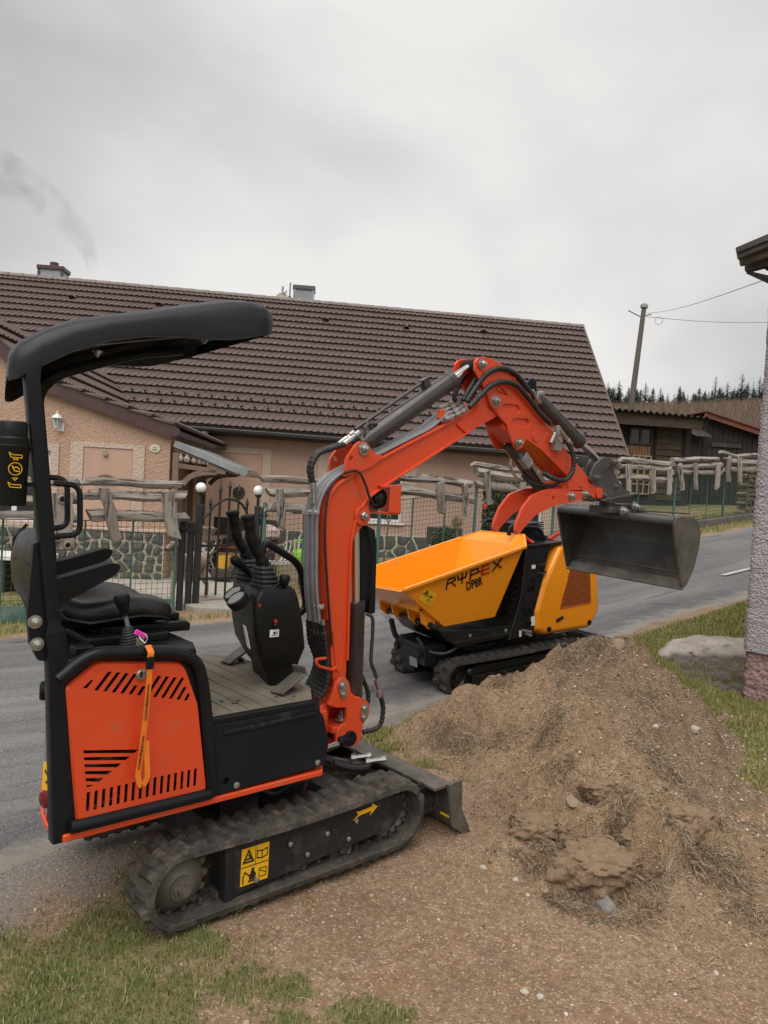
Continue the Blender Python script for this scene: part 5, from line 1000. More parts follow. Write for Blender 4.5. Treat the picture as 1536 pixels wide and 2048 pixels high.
# ================================================================ house with annex
g = NT('roof_tile_brown'); rv = g.objrand(); iv = g.island()
c1 = g.mix(g.rng(iv, 0, 1), (.108, .072, .067), (.118, .080, .074)); c1 = g.mix(g.rng(g.noise(1.1, 5, .6), .4, .7, 0, .6), c1, (.078, .054, .051)); c1 = g.mix(g.rng(g.noise(25, 4, .7), .5, .75, 0, .5), c1, (.125, .09, .083))
g.end(c1, g.rng(g.noise(3), .3, .7, .45, .62), g.noise(80, 4), .15, .004, spec=.25)
mat('ridge_brown', (.20, .165, .150), (.155, .125, .115), 6, rough=.7)
def plaster(nm, c, c2, sc=55, b_=.8, d=.012):
    g = NT(nm); k = g.mix(g.rng(g.noise(1.2, 5, .6), .38, .66), c, c2); h = g.op('ADD', g.noise(sc, 4, .65), g.op('MULTIPLY', g.vor(sc * .7), -.7)); k = g.mix(g.rng(g.noise(sc, 4, .65), .32, .52, .55, 0), k, tuple(x * .72 for x in c2)); g.end(k, .93, h, b_, d, spec=.2)
plaster('salmon_plaster', (.50, .335, .245), (.44, .295, .215), 42, .9, .016); plaster('cream_plaster', (.58, .455, .37), (.50, .39, .315), 46, .9, .015); plaster('facade_plaster', (.47, .325, .255), (.40, .28, .22), 60, .5, .008)
mat('smooth_salmon', (.50, .335, .25), (.46, .305, .23), 4, rough=.9, bump=.08, bscale=60, spec=.2); mat('smooth_trim', (.50, .39, .315), (.46, .36, .29), 4, rough=.9, bump=.12, bscale=90, spec=.2)
g = NT('plinth_stone'); k = g.mix(g.rng(g.island(), 0, 1), (.045, .049, .048), (.115, .115, .106)); k = g.mix(g.rng(g.objrand(), 0, 1, 0, .5), k, (.055, .058, .050)); k = g.mix(g.rng(g.noise(9, 5, .65), .45, .7), k, (.12, .115, .10)); g.end(k, .8, g.noise(30, 5), .6, .02, spec=.3)
mat('mortar', (.50, .44, .335), (.40, .345, .26), 8, rough=.95, bump=.5, bscale=50, spec=.15)
mat('brown_metal', (.062, .030, .028), (.075, .038, .035), 4, rough=.42); mat('galvanised', (.36, .37, .37), (.26, .27, .27), 3, rough=.38, metal=.6, bump=.03); mat('grey_gutter', (.085, .088, .09), (.11, .112, .112), 3, rough=.4, metal=.2)
mat('white_frame', (.72, .72, .70), (.66, .66, .64), 4, rough=.45); mat('window_glass', (.018, .021, .024), (.03, .033, .036), 2, rough=.06, rvar=.03, spec=.6)
mat('porch_wood', (.20, .135, .10), (.135, .09, .068), 5, rough=.75, bump=.25, bscale=40, stretch=(1, 1, .2)); mat('dark_wood', (.045, .032, .025), (.07, .05, .04), 6, rough=.8, bump=.3, bscale=40)
mat('white_iron', (.62, .60, .56), (.5, .48, .44), 20, rough=.6); mat('black_iron', (.012, .012, .013), (.02, .019, .018), 14, rough=.5, bump=.1); mat('ceramic', (.45, .38, .32), (.25, .2, .17), 22, rough=.5)
mat('cream_dish', (.60, .55, .42), rough=.5); mat('glass_panel', (.30, .33, .34), (.24, .27, .28), 4, rough=.25)
ER = at_y(1255, 916, 17.2); HA = V((-.9963, -.085, .012)).normalized(); HW_ = at_y(1164, 654, 22.4) - ER; NROW = 19; WL = HW_.length; HWD = HW_ / WL; HN = HA.cross(HWD).normalized()
if HN.z < 0: HN = -HN
HX = V((HA.x, HA.y, 0)).normalized(); HY = V((0, 0, 1)).cross(HX)          # along the facade, outwards
H0 = V((ER.x, ER.y, 0)) - HY * .42
HM = Matrix(((HX.x, HY.x, 0, H0.x), (HX.y, HY.y, 0, H0.y), (0, 0, 1, -.06), (0, 0, 0, 1)))
HO = empty('house', HM, 'salmon house with long brown tiled roof and gabled annex behind the log fence', 'house'); HMI = HM.inverted()
HR = HMI.to_3x3()
def hw(u, v, y=0.0): p = HMI @ on_plane(u, v, H0 + HY * y, HY); return (p.x, p.z)
def hwp(u, v, y): a = hw(u, v, y); return V((a[0], y, a[1]))
lER, lA, lW, lN = HMI @ ER, HR @ HA, HR @ HWD, HR @ HN
TW, TL = .30, WL / NROW
def tile_shape(a, w, n, tl=TL):
    pr = [(0, 0)]
    for k in range(2): o = k * .15; pr += [(o + .088, 0), (o + .098, .017), (o + .118, .026), (o + .138, .017), (o + .1495, 0)]
    m = len(pr); vs = [a * x + n * (h + .074) for x, h in pr] + [a * x + w * (tl + .03) + n * (h + .004) for x, h in pr] + [a * x + n * (h + .026) + w * .014 for x, h in pr]
    fs = [(i, i + 1, m + i + 1, m + i) for i in range(m - 1)] + [(2 * m + i, 2 * m + i + 1, i + 1, i) for i in range(m - 1)] + [(2 * m, 0, m)]
    return vs, fs
tv, tf_ = tile_shape(lA, lW, lN); NCOL = 58
b = B(); b.add(tv, tf_); t0 = obj('roof_tile', b, 'roof_tile_brown', HO, smooth=50); first = True; rest = B()
cnt = 0
for r in range(NROW):
    for c in range(NCOL):
        p = lER + lA * (c * TW) + lW * (r * TL) + lN * rnd.uniform(-.003, .003) + lW * rnd.uniform(-.006, .006)
        if r < 7 and cnt < 300 and c < 46:
            o = t0 if first else t0.copy()
            if not first: COL.objects.link(o)
            o.location = p; first = False; cnt += 1
        else: rest.add([p + q for q in tv], tf_)
obj('roof_tile', rest, 'roof_tile_brown', HO, smooth=50, kind='stuff')
b = B(); d = lER - lN * .02; L_ = NCOL * TW; quad(b, [d, d + lA * L_, d + lA * L_ + lW * WL, d + lW * WL], -.05); obj('roof_deck', b, 'dark_wood', HO)
b = B(); q = lER + lW * WL; qb = q + V((0, -4.6, -3.6)); quad(b, [q - lN * .0, q + lA * L_, qb + lA * L_, qb], .05); obj('rear_roof', b, 'roof_tile_brown', HO)
# ridge caps, each stepping over the next
for k in range(44):
    p = lER + lW * WL + lA * (k * .395 - .03) + V((0, 0, .035)); b = B(); rr = []
    for x, s_ in ((0, 1.0), (.42, .86)): rr.append([p + lA * x + V((0, y * s_, z * s_ + (.0 if x else .006))) for y, z in ((-.15, -.07), (-.125, -.01), (-.06, .035), (.06, .035), (.125, -.01), (.15, -.07))])
    b.loft(rr[::-1], closed=False, caps=False); b.add(rr[1] + [p + lA * .42], [(5, 4, 3, 2, 1, 0)]); obj('ridge_tile', b, 'ridge_brown', HO, smooth=0)
b = B(); b.bar(lER - lA * .02 + lN * .01, lER + lW * WL - lA * .02 + lN * .01, .06, .09, lN); obj('verge_tile', b, 'roof_tile_brown', HO, bevel=.01)
# snow guards and vent tiles
sb_, sf_ = None, None
for rr_, off in ((2, .0), (3, .15)):
    for c in range(3, 47):
        if sb_ is None:
            b = B(); b.loft([[lA * (-.035) + lN * .03, lA * .035 + lN * .03, lA * .02 + lN * .105, lA * (-.02) + lN * .105], [lW * .16 - lA * .012 + lN * .025, lW * .16 + lA * .012 + lN * .025, lW * .10 + lA * .01 + lN * .05, lW * .10 - lA * .01 + lN * .05]]); sb_ = obj('snow_guard', b, 'brown_metal', HO); o = sb_
        else: o = sb_.copy(); COL.objects.link(o)
        o.location = lER + lA * (c * TW + off) + lW * (rr_ * TL + .05) + lN * .02
for u, v in ((148, 597), (321, 611), (652, 642), (812, 658), (965, 665)):
    p = HMI @ on_plane(u, v, ER, HN); b = B(); b.loft([[p - lW * .12 + lA * (.10 * cos(t)) + lN * (.04 + .11 * sin(t)) for t in [pi * j / 8 for j in range(9)]], [p + lW * .16 + lA * (.05 * cos(t)) + lN * (.03 + .02 * sin(t)) for t in [pi * j / 8 for j in range(9)]]], closed=False, caps=False); o = obj('vent_tile', b, 'roof_tile_brown', HO, smooth=60)
    b = B(); b.add([p - lW * .10 + lA * (.09 * cos(t)) + lN * (.04 + .10 * sin(t)) for t in [pi * j / 8 for j in range(9)]], [tuple(range(9))]); obj('vent_opening', b, 'dark_void', o)
# gutter, fascia
gu = lER + V((0, .07, -.045)); b = B(); rings = []
for t in (-.05, 12.2): rings.append([gu + lA * t + V((0, .065 * cos(a), .065 * sin(a))) for a in [pi + pi * j / 8 for j in range(9)]] + [gu + lA * t + V((0, .060 * cos(a), .058 * sin(a))) for a in [2 * pi - pi * j / 8 for j in range(9)]])
b.loft(rings); b.tube([gu + lA * -.05 + V((0, .065, .005)), gu + lA * 12.2 + V((0, .065, .005))], .011, 6); obj('gutter', b, 'grey_gutter', HO, smooth=50)
b = B(); b.bar(lER - lA * -.02 + V((0, -.02, -.07)), lER + lA * 12.2 + V((0, -.02, -.07)), .03, .14); obj('fascia_board', b, 'dark_wood', HO, bevel=.004)
b = B(); quad(b, [lER + V((0, -.02, -.12)), lER + lA * 12.2 + V((0, -.02, -.12)), lER + lA * 12.2 + V((0, -.44, -.14)), lER + V((0, -.44, -.14))], .02); obj('soffit', b, 'dark_wood', HO)
hp = hwp(408, 872, .40); b = B(); b.lathe([(.08, .10), (.10, .10), (.10, .02), (.045, -.10), (.045, -.30), (0, -.30)], hp, (0, 0, 1), 14); obj('gutter_hopper', b, 'galvanised', HO)
# facade with its openings
def rect(u0, v0, u1, v1, y=0.0):
    a, c = hw(u0, v0, y), hw(u1, v1, y); m = hw((u0 + u1) / 2, (v0 + v1) / 2, y); x0, x1 = sorted((a[0], c[0])); z0, z1 = sorted((a[1], c[1])); return [(x0, z0), (x1, z0), (x1, z1), (x0, z1)]
W1 = rect(664, 916, 802, 1046); W2 = rect(1024, 962, 1082, 1072); top = lER.z - .13
b = B(); b.plate([(.02, -.3), (13.5, -.3), (13.5, top + .19), (.02, top + .02)], -.35, 0, 'y', holes=[W1, W2]); obj('facade_wall', b, 'facade_plaster', HO)
b = B(); b.plate([(.02, -.3), (.02, top), (.02, top)], 0, .01, 'y') if 0 else b.box((.0, -8.5, -.3), (.3, -.36, top + .1)); b.plate([(-.6, top), (-9.6, top), (-5.6, top + 4.0)], .0, .25, 'x') if 0 else b.plate([(-.36, top), (-9.4, top), (-5.1, top + 3.75)], .02, .28, 'x'); obj('gable_wall', b, 'facade_plaster', HO)
def window(rc, par, mull=1):
    (x0, z0), (x1, _), (_, z1), _ = rc; w = .065; b = B()
    b.plate([(x0, z0), (x1, z0), (x1, z1), (x0, z1)], -.13, -.06, 'y', holes=[[(x0 + w, z0 + w), (x1 - w, z0 + w), (x1 - w, z1 - w), (x0 + w, z1 - w)]]); f = obj('window', b, 'white_frame', par, bevel=.006)
    for k in range(mull): xm = x0 + (x1 - x0) * (k + 1) / (mull + 1); b = B(); b.box((xm - .045, -.13, z0 + w), (xm + .045, -.062, z1 - w)); obj('mullion', b, 'white_frame', f, bevel=.005)
    b = B(); b.box((x0 + w - .01, -.105, z0 + w - .01), (x1 - w + .01, -.095, z1 - w + .01)); obj('pane', b, 'window_glass', f)
    b = B(); b.box((x0 - .06, -.06, z0 - .05), (x1 + .06, .06, z0 - .005)); obj('sill', b, 'white_frame', f, bevel=.006); return f
window(W1, HO); window(W2, HO)
def band(outer, inner, y0, y1, m, nm='window_surround'): b = B(); b.plate(outer, y0, y1, 'y', holes=[inner]); return obj(nm, b, m, HO, bevel=.004)
band(rect(638, 900, 826, 1051), W1, .002, .016, 'smooth_trim'); band(rect(1008, 945, 1098, 1078), W2, .002, .016, 'smooth_trim')
band(rect(398, 890, 535, 1075), rect(415, 903, 517, 1075.5), .002, .022, 'smooth_trim', 'niche_surround'); b = B(); b.plate(rect(416, 904, 516, 1070), .001, .006); obj('niche_panel', b, 'smooth_salmon', HO)
# plinth of irregular stones in pale mortar
def clip(poly, m, n):
    out = []
    for i in range(len(poly)):
        a, c = poly[i - 1], poly[i]; da, dc = (a[0] - m[0]) * n[0] + (a[1] - m[1]) * n[1], (c[0] - m[0]) * n[0] + (c[1] - m[1]) * n[1]
        if (da <= 0) != (dc <= 0): t = da / (da - dc); out.append((a[0] + (c[0] - a[0]) * t, a[1] + (c[1] - a[1]) * t))
        if dc <= 0: out.append(c)
    return out
def stones(x0, x1, z0, z1, y, size, par, seed, gap=.022):
    rg = random.Random(seed); pts = []; nx, nz = max(2, int((x1 - x0) / size)), max(2, int((z1 - z0) / size))
    for i in range(nx):
        for k in range(nz): pts.append((x0 + (i + rg.uniform(.08, .92)) * (x1 - x0) / nx, z0 + (k + rg.uniform(.08, .92)) * (z1 - z0) / nz))
    for i, p in enumerate(pts):
        poly = [(x0, z0), (x1, z0), (x1, z1), (x0, z1)]
        for j, q in enumerate(pts):
            if i != j and abs(p[0] - q[0]) < size * 3.2:
                d = V((q[0] - p[0], q[1] - p[1])); l = d.length or 1; n = d / l; m = V(p) + n * (l / 2 - gap * rg.uniform(.7, 1.3)); poly = clip(poly, m, n)
                if len(poly) < 3: break
        if len(poly) < 3: continue
        poly = round2([(max(x0 + .012, min(x1 - .012, a)), max(z0, min(z1 - .015, c))) for a, c in poly], size * .10, 2); cx = sum(a for a, _ in poly) / len(poly); cz = sum(c for _, c in poly) / len(poly); h = rg.uniform(.018, .042); n = len(poly)
        vs = [(a, y, c) for a, c in poly] + [(cx + (a - cx) * .86, y + h, cz + (c - cz) * .86) for a, c in poly] + [(cx, y + h * 1.25, cz)]
        b = B(); b.add(vs, [(k, (k + 1) % n, n + (k + 1) % n, n + k) for k in range(n)] + [(n + k, n + (k + 1) % n, 2 * n) for k in range(n)]); obj('stone', b, 'plinth_stone', par, smooth=0)
zt = hw(700, 1066)[1]; b = B(); b.plate([(3.0, -.3), (12.5, -.3), (12.5, zt), (3.0, zt)], .001, .06); pl_ = obj('plinth', b, 'mortar', HO, bevel=.008); stones(hw(905, 1000)[0], hw(520, 1000)[0], -.12, zt, .061, .245, pl_, 3)
# chimneys, dish and aerial on the ridge
def chimney(u0, u1, vt, vb, dep, m, name, pot, extra=None):
    a, c = HMI @ at_y(u0, vt, dep), HMI @ at_y(u1, vt, dep); x0, x1 = min(a.x, c.x), max(a.x, c.x); zt = (a.z + c.z) / 2; y = (a.y + c.y) / 2; w = x1 - x0; zb = zt - 1.6
    b = B(); b.box((x0 + .03, y - w * .75, zb), (x1 - .03, y, zt - .10)); o = obj(name, b, m, HO, bevel=.01)
    b = B(); b.box((x0 - .03, y - w * .8, zt - .12), (x1 + .03, y + .05, zt)); obj('chimney_cap', b, 'brown_metal' if pot else 'grey_gutter', o, bevel=.01)
    for xx in (x0 + .03, x1 - .03):
        b = B(); b.box((xx - .04, y - .03, zb), (xx + .04, y + .02, zt - .12)); obj('corner_trim', b, 'brown_metal' if pot else 'galvanised', o, bevel=.004)
        b = B(); b.box((xx - .012, y - w * .75, zb), (xx + .012, y - w * .68, zt - .12)); obj('corner_trim', b, 'brown_metal' if pot else 'galvanised', o)
    if pot: b = B(); b.lathe([(.13, 0), (.13, .17), (.11, .17), (.11, .05), (0, .05)], ((x0 + x1) / 2, y - .3, zt), (0, 0, 1), 16); obj('flue', b, 'brown_metal', o)
    else: b = B(); b.bar((x0 - .02, y + .03, zt - .60), (x1 + .05, y + .03, zt - .60), .03, .03); obj('brace', b, 'galvanised', o)
    return o
chimney(77, 126, 531, 560, 23.4, 'glass_panel', 'chimney', True); chimney(588, 629, 571, 608, 22.6, 'glass_panel', 'chimney', False)
p = HMI @ at_y(564, 600, 22.5); b = B(); b.lathe([(.0, .02), (.15, .03), (.20, .06), (.205, .05), (.15, .0), (0, -.02)], p, (.1, 1, .12), 24); ds = obj('satellite_dish', b, 'cream_dish', HO, smooth=50)
b = B(); b.tube([p + V((0, -.05, -.5)), p + V((.0, -.05, .42))], .03, 8); b.tube([p + V((.0, .02, .22)), p + V((-.12, .1, .20)), p + V((-.13, .1, .27))], .022, 6); obj('dish_mast', b, 'galvanised', ds)
p = HMI @ at_y(579, 600, 22.5); b = B(); b.tube([p - V((0, 0, .5)), p + V((0, 0, .52))], .018, 8); b.box((-.04, -.03, -.02), (.04, .03, .05), Matrix.Translation(p + V((0, 0, .06)))); obj('aerial_pole', b, 'brown_metal', HO)
# ---- annex: gable towards the road
AY = (HMI @ at_y(338, 960, 11.0)).y
def aw(u, v): return hw(u, v, AY)
cx_ = aw(338, 960)[0]; fe = [aw(350, 874), aw(75, 774), aw(0, 697), aw(-60, 632)]; far = [(fe[3][0] + 2.2, fe[3][1] - 1.2), (fe[3][0] + 3.5, 0)]
gp_ = [(cx_, -.3), (cx_, fe[0][1] - .02), (fe[1][0], fe[1][1] - .02), (fe[2][0], fe[2][1] - .02), (fe[3][0], fe[3][1]), (fe[3][0] + 3.2, fe[3][1] - 1.6), (fe[3][0] + 3.2, -.3)]
NI = [aw(168, 890), aw(260, 896), aw(258, 1056), aw(163, 1056)]; NI = [(NI[0][0], NI[2][1]), (NI[1][0], NI[2][1]), (NI[1][0], (NI[0][1] + NI[1][1]) / 2), (NI[0][0], (NI[0][1] + NI[1][1]) / 2)]
ax = lambda u0, v0, u1, v1: (lambda a, c: [(min(a[0], c[0]), min(a[1], c[1])), (max(a[0], c[0]), min(a[1], c[1])), (max(a[0], c[0]), max(a[1], c[1])), (min(a[0], c[0]), max(a[1], c[1]))])(aw(u0, v0), aw(u1, v1))
WA = ax(-95, 890, 96, 1046)
b = B(); b.plate(gp_, AY - .35, AY, 'y', holes=[WA]); obj('annex_gable', b, 'salmon_plaster', HO)
b = B(); b.box((cx_, -.4, -.3), (cx_ + .3, AY - .351, fe[0][1] - .05)); obj('annex_side_wall', b, 'facade_plaster', HO)
b = B(); b.plate(ax(142, 882, 283, 1057), AY + .002, AY + .020, 'y', holes=[[(x, z - (.001 if z < 1 else 0)) for x, z in NI]] if 0 else [ax(168, 893, 260, 1056)]); obj('niche_surround', b, 'cream_plaster', HO, bevel=.003)
b = B(); b.plate(ax(169, 894, 259, 1055), AY + .001, AY + .005); obj('niche_panel', b, 'smooth_salmon', HO)
b = B(); b.plate(ax(-120, 874, 112, 1057), AY + .002, AY + .020, 'y', holes=[WA]); obj('window_surround', b, 'cream_plaster', HO, bevel=.003)
(x0, z0), (x1, _), (_, z1), _ = WA; b = B(); w = .06; b.plate(WA, AY - .13, AY - .06, 'y', holes=[[(x0 + w, z0 + w), (x1 - w, z0 + w), (x1 - w, z1 - w), (x0 + w, z1 - w)]]); f_ = obj('window', b, 'white_frame', HO, bevel=.005)
xm = aw(25, 1000)[0]; b = B(); b.box((xm - .035, AY - .13, z0 + w), (xm + .035, AY - .062, z1 - w)); obj('mullion', b, 'white_frame', f_); b = B(); b.box((x0 + w, AY - .105, z0 + w), (x1 - w, AY - .095, z1 - w)); obj('pane', b, 'window_glass', f_)
zt = aw(250, 1062)[1]; b = B(); b.box((cx_ + .01, AY + .001, -.3), (aw(-140, 1060)[0], AY + .07, zt)); pl_ = obj('plinth', b, 'mortar', HO, bevel=.008); stones(cx_ + .02, aw(-60, 1000)[0], -.06, zt, AY + .071, .155, pl_, 8, .017)
b = B(); b.box((cx_ - .01, AY + .0, zt + .002), (aw(155, 1060)[0], AY + .10, zt + .045)); obj('plinth_ledge', b, 'cream_plaster', HO, bevel=.01)
# annex roof: fascia boards, two slopes of tiles, valley
for a, c in zip(fe, fe[1:]):
    b = B(); b.bar((a[0], AY + .10, a[1] + .06), (c[0], AY + .10, c[1] + .06), .03, .19, (0, 0, 1)); obj('barge_board', b, 'brown_metal', HO, bevel=.006)
    b = B(); b.bar((a[0], AY + .05, a[1] - .02), (c[0], AY + .05, c[1] - .02), .12, .025, (0, 0, 1)); obj('barge_soffit', b, 'brown_metal', HO)
    d = V((c[0] - a[0], 0, c[1] - a[1])); l = d.length; d.normalize(); A2 = V((0, -1, 0)); n2 = V((-d.z, 0, d.x)); n2 = n2 if n2.z > 0 else -n2; nr = max(1, round(l / .34)); tv2, tf2 = tile_shape(A2, d, n2, l / nr); bb = B()
    for r in range(nr):
        for k in range(24): p = V((a[0], AY + .14 - k * TW, a[1] + .14)) + d * (r * l / nr); bb.add([p + q for q in tv2], tf2)
    obj('annex_roof_tile', bb, 'roof_tile_brown', HO, smooth=50, kind='stuff')
    b = B(); quad(b, [V((a[0], AY + .1, a[1] + .12)), V((c[0], AY + .1, c[1] + .12)), V((c[0], AY - 6.5, c[1] + .12)), V((a[0], AY - 6.5, a[1] + .12))], .03); obj('annex_deck', b, 'dark_wood', HO)
pts = [HMI @ on_plane(u, v, ER + HN * .09, HN) for u, v in ((126, 735), (150, 758), (172, 780), (198, 806))]; b = B(); ribbon(b, pts, .16, .012, tuple(lA)); obj('valley_flashing', b, 'galvanised', HO)
a = fe[0]; b = B(); rings = []
for y in (AY + .14, AY - 3.6): rings.append([V((a[0] - .03 + .07 * cos(t), y, a[1] + .07 + .07 * sin(t))) for t in [pi + pi * j / 8 for j in range(9)]] + [V((a[0] - .03 + .06 * cos(t), y, a[1] + .07 + .06 * sin(t))) for t in [2 * pi - pi * j / 8 for j in range(9)]])
b.loft(rings); b.lathe([(.07, 0), (.07, .012), (0, .012)], (a[0] - .03, AY + .14, a[1] + .07), (0, 1, 0), 16); obj('annex_gutter', b, 'brown_metal', HO, smooth=50)
# wall lantern, oval name plate, small ornaments on the gable
p = HMI @ at_y(122, 848, 10.86); LN = empty('wall_lantern', HM @ Matrix.Translation((p.x, AY, p.z)), 'white carriage lantern on the salmon gable above the log fence', 'wall lamp')
b = B(); b.box((-.05, 0, -.11), (.01, .02, .02)); b.tube(catmull([(-.02, .02, -.08), (.0, .07, -.10), (.03, .09, -.05)]), .012, 8); obj('bracket', b, 'white_frame', LN, bevel=.004)
b = B(); b.lathe([(.03, 0), (.055, .13), (.052, .13), (.028, .004), (0, .004)], (.03, .09, -.05), (0, 0, 1), 6); obj('lamp_glass', b, 'glass_panel', LN, smooth=0)
b = B(); b.lathe([(.035, -.012), (.035, 0), (0, 0)], (.03, .09, -.05), (0, 0, 1), 6); b.lathe([(.078, .125), (.075, .135), (.05, .165), (.02, .19), (.008, .195), (.012, .21), (.004, .235), (0, .235)], (.03, .09, -.05), (0, 0, 1), 12)
for k in range(6): a = k * pi / 3; b.bar((.03 + .03 * cos(a), .09 + .03 * sin(a), -.05), (.03 + .056 * cos(a), .09 + .056 * sin(a), .08), .008, .008)
obj('lantern_frame', b, 'white_frame', LN, smooth=30)
p = aw(310, 897); b = B(); b.lathe([(0, 0), (1, 0), (1, .1), (.94, .16), (0, .18)], (0, 0, 0), (0, 1, 0), 28); b.v = [(x * .082, y * .10, z * .062) for x, y, z in b.v]; np_ = obj('name_plate', b, 'cream_dish', None, smooth=40, label='cream oval house plate at the corner of the salmon gable', cat='name plate'); np_.matrix_world = HM @ Matrix.Translation((p[0], AY + .002, p[1]))
b = B()
for q in stroke([(-.018, .006), (-.014, .018), (-.006, .006), (.002, .016), (.006, .008)], .006) + stroke([(.012, .022), (.018, .004)], .006) + stroke([(-.036, -.012), (-.030, -.028), (-.020, -.012)], .006) + stroke([(-.012, -.026), (-.004, -.014), (.004, -.026)], .006) + stroke([(.012, -.014), (.014, -.026), (.026, -.024), (.028, -.012)], .006): b.plate([(-x, z) for x, z in q], .0185, .0200)
obj('lettering', b, 'dark_wood', np_, smooth=0)
p = aw(212, 908); b = B(); b.ball((p[0], AY + .03, p[1]), .035, 10, 8, (1, .7, 1.3)); b.ball((p[0] + .01, AY + .04, p[1] + .045), .022, 8, 6); o = obj('bird_ornament', b, 'ceramic', None, label='small brown bird ornament fixed to the bricked-up niche', cat='ornament'); o.matrix_world = HM
p = aw(212, 968); b = B(); b.plate([(p[0] + .17 * cos(pi * k / 14), p[1] + .14 * sin(pi * k / 14)) for k in range(15)], AY + .006, AY + .03); 
for k in range(1, 12): t = pi * k / 12; b.bar((p[0], AY + .03, p[1]), (p[0] + .17 * cos(t), AY + .035, p[1] + .14 * sin(t)), .012, .012)
o = obj('wicker_fan', b, 'porch_wood', None, label='round dark wicker mat leaning in the bricked-up niche', cat='wicker mat'); o.matrix_world = HM
# ---- porch roof along the annex side
pa, pb = hwp(349, 884, AY + .05), hwp(480, 940, AY + .05); back = V((0, -3.0, 0))
PO = empty('porch_roof', HM @ Matrix.Translation((pa.x, AY, 0)), 'lean-to porch roof of sheet metal on curved timber brackets beside the gable', 'porch roof'); of = V((-pa.x, -AY, 0)); pa += of; pb += of
sh = B(); quad(sh, [pa, pb, pb + back, pa + back], .025); obj('metal_sheet', sh, 'galvanised', PO)
b = B(); b.bar(pa + V((0, .012, -.02)), pb + V((0, .012, -.02)), .015, .10); obj('edge_trim', b, 'galvanised', PO, bevel=.004)
b = B(); rings = []
for y in (.10, -3.0): rings.append([V((pb.x - .06 + .065 * cos(t), pb.y + y, pb.z - .03 + .065 * sin(t))) for t in [pi + pi * j / 8 for j in range(9)]] + [V((pb.x - .06 + .055 * cos(t), pb.y + y, pb.z - .03 + .055 * sin(t))) for t in [2 * pi - pi * j / 8 for j in range(9)]])
b.loft(rings); b.lathe([(.065, 0), (.065, .01), (0, .01)], (pb.x - .06, pb.y + .10, pb.z - .03), (0, 1, 0), 14); obj('porch_gutter', b, 'galvanised', PO, smooth=50)
L2 = lambda u, v, y=0: hwp(u, v, AY + y) + of
for dy in (0, -1.3, -2.6):
    D_ = V((0, dy, 0))
    for nm, p, q, w, h in (('porch_post', L2(353, 905) + D_, L2(347, 1075) + D_, .09, .09), ('porch_beam', L2(355, 931) + D_, L2(452, 945) + D_, .07, .07), ('porch_rafter', L2(350, 897) + D_, L2(474, 947) + D_, .06, .06)): b = B(); b.bar(p, q, w, h); obj(nm, b, 'porch_wood', PO, bevel=.005)
    b = B(); P = catmull([L2(366, 968), L2(382, 953), L2(405, 946), L2(434, 945)], 6); rings = []
    for i, p in enumerate(P): d = (P[min(i + 1, len(P) - 1)] - P[max(i - 1, 0)]).normalized(); n = V((0, 1, 0)).cross(d); rings.append([p + D_ + n * a_ + V((0, c_, 0)) for a_, c_ in ((-.04, -.035), (.04, -.035), (.04, .035), (-.04, .035))])
    b.loft(rings); obj('curved_brace', b, 'porch_wood', PO, bevel=.004)
for k, (u, hgt, w) in enumerate(((361, .12, .045), (374, .14, .05), (388, .10, .045), (399, .12, .035), (407, .09, .035), (416, .10, .04), (424, .08, .035))):
    p = L2(u, 926 + (u - 355) * .145); b = B(); b.lathe([(w * .7, 0), (w, hgt * .25), (w * .95, hgt * .5), (w * .62, hgt * .62), (w * .72, hgt * .8), (w * .5, hgt * .97), (0, hgt)], (0, 0, 0), (0, 0, 1), 10)
    for sx in (-1, 1): b.lathe([(w * .22, 0), (0, hgt * .12)], (sx * w * .42, 0, hgt * .93), (0, 0, 1), 6)
    o = obj('owl_figurine', b, 'ceramic', None, smooth=60, label=('clay owl figurine at the wall end of the porch shelf', 'tallest pale owl figurine on the porch shelf', 'third clay owl figurine from the wall end of the porch shelf', 'middle clay owl figurine on the porch shelf', 'low clay owl figurine just past the middle of the porch shelf', 'clay owl figurine next to the last on the porch shelf', 'smallest owl figurine at the outer end of the porch shelf')[k], cat='figurine', group='owl figurines along the porch shelf'); o.matrix_world = HM @ Matrix.Translation(p - of + V((0, 0, .035)))
p = hwp(478, 985, .02); b = B(); b.lathe([(.14, 0), (.14, .02), (.10, .025), (.10, .01), (.05, .012), (.05, .03), (0, .03)], (0, 0, 0), (0, 1, 0), 20)
for k in range(12): b.bar((.05 * cos(k * pi / 6), .015, .05 * sin(k * pi / 6)), (.11 * cos(k * pi / 6), .02, .11 * sin(k * pi / 6)), .014, .014)
o = obj('wall_clock', b, 'dark_wood', None, label='round dark openwork wall ornament above the garden gate', cat='wall ornament'); o.matrix_world = HM @ Matrix.Translation(p)
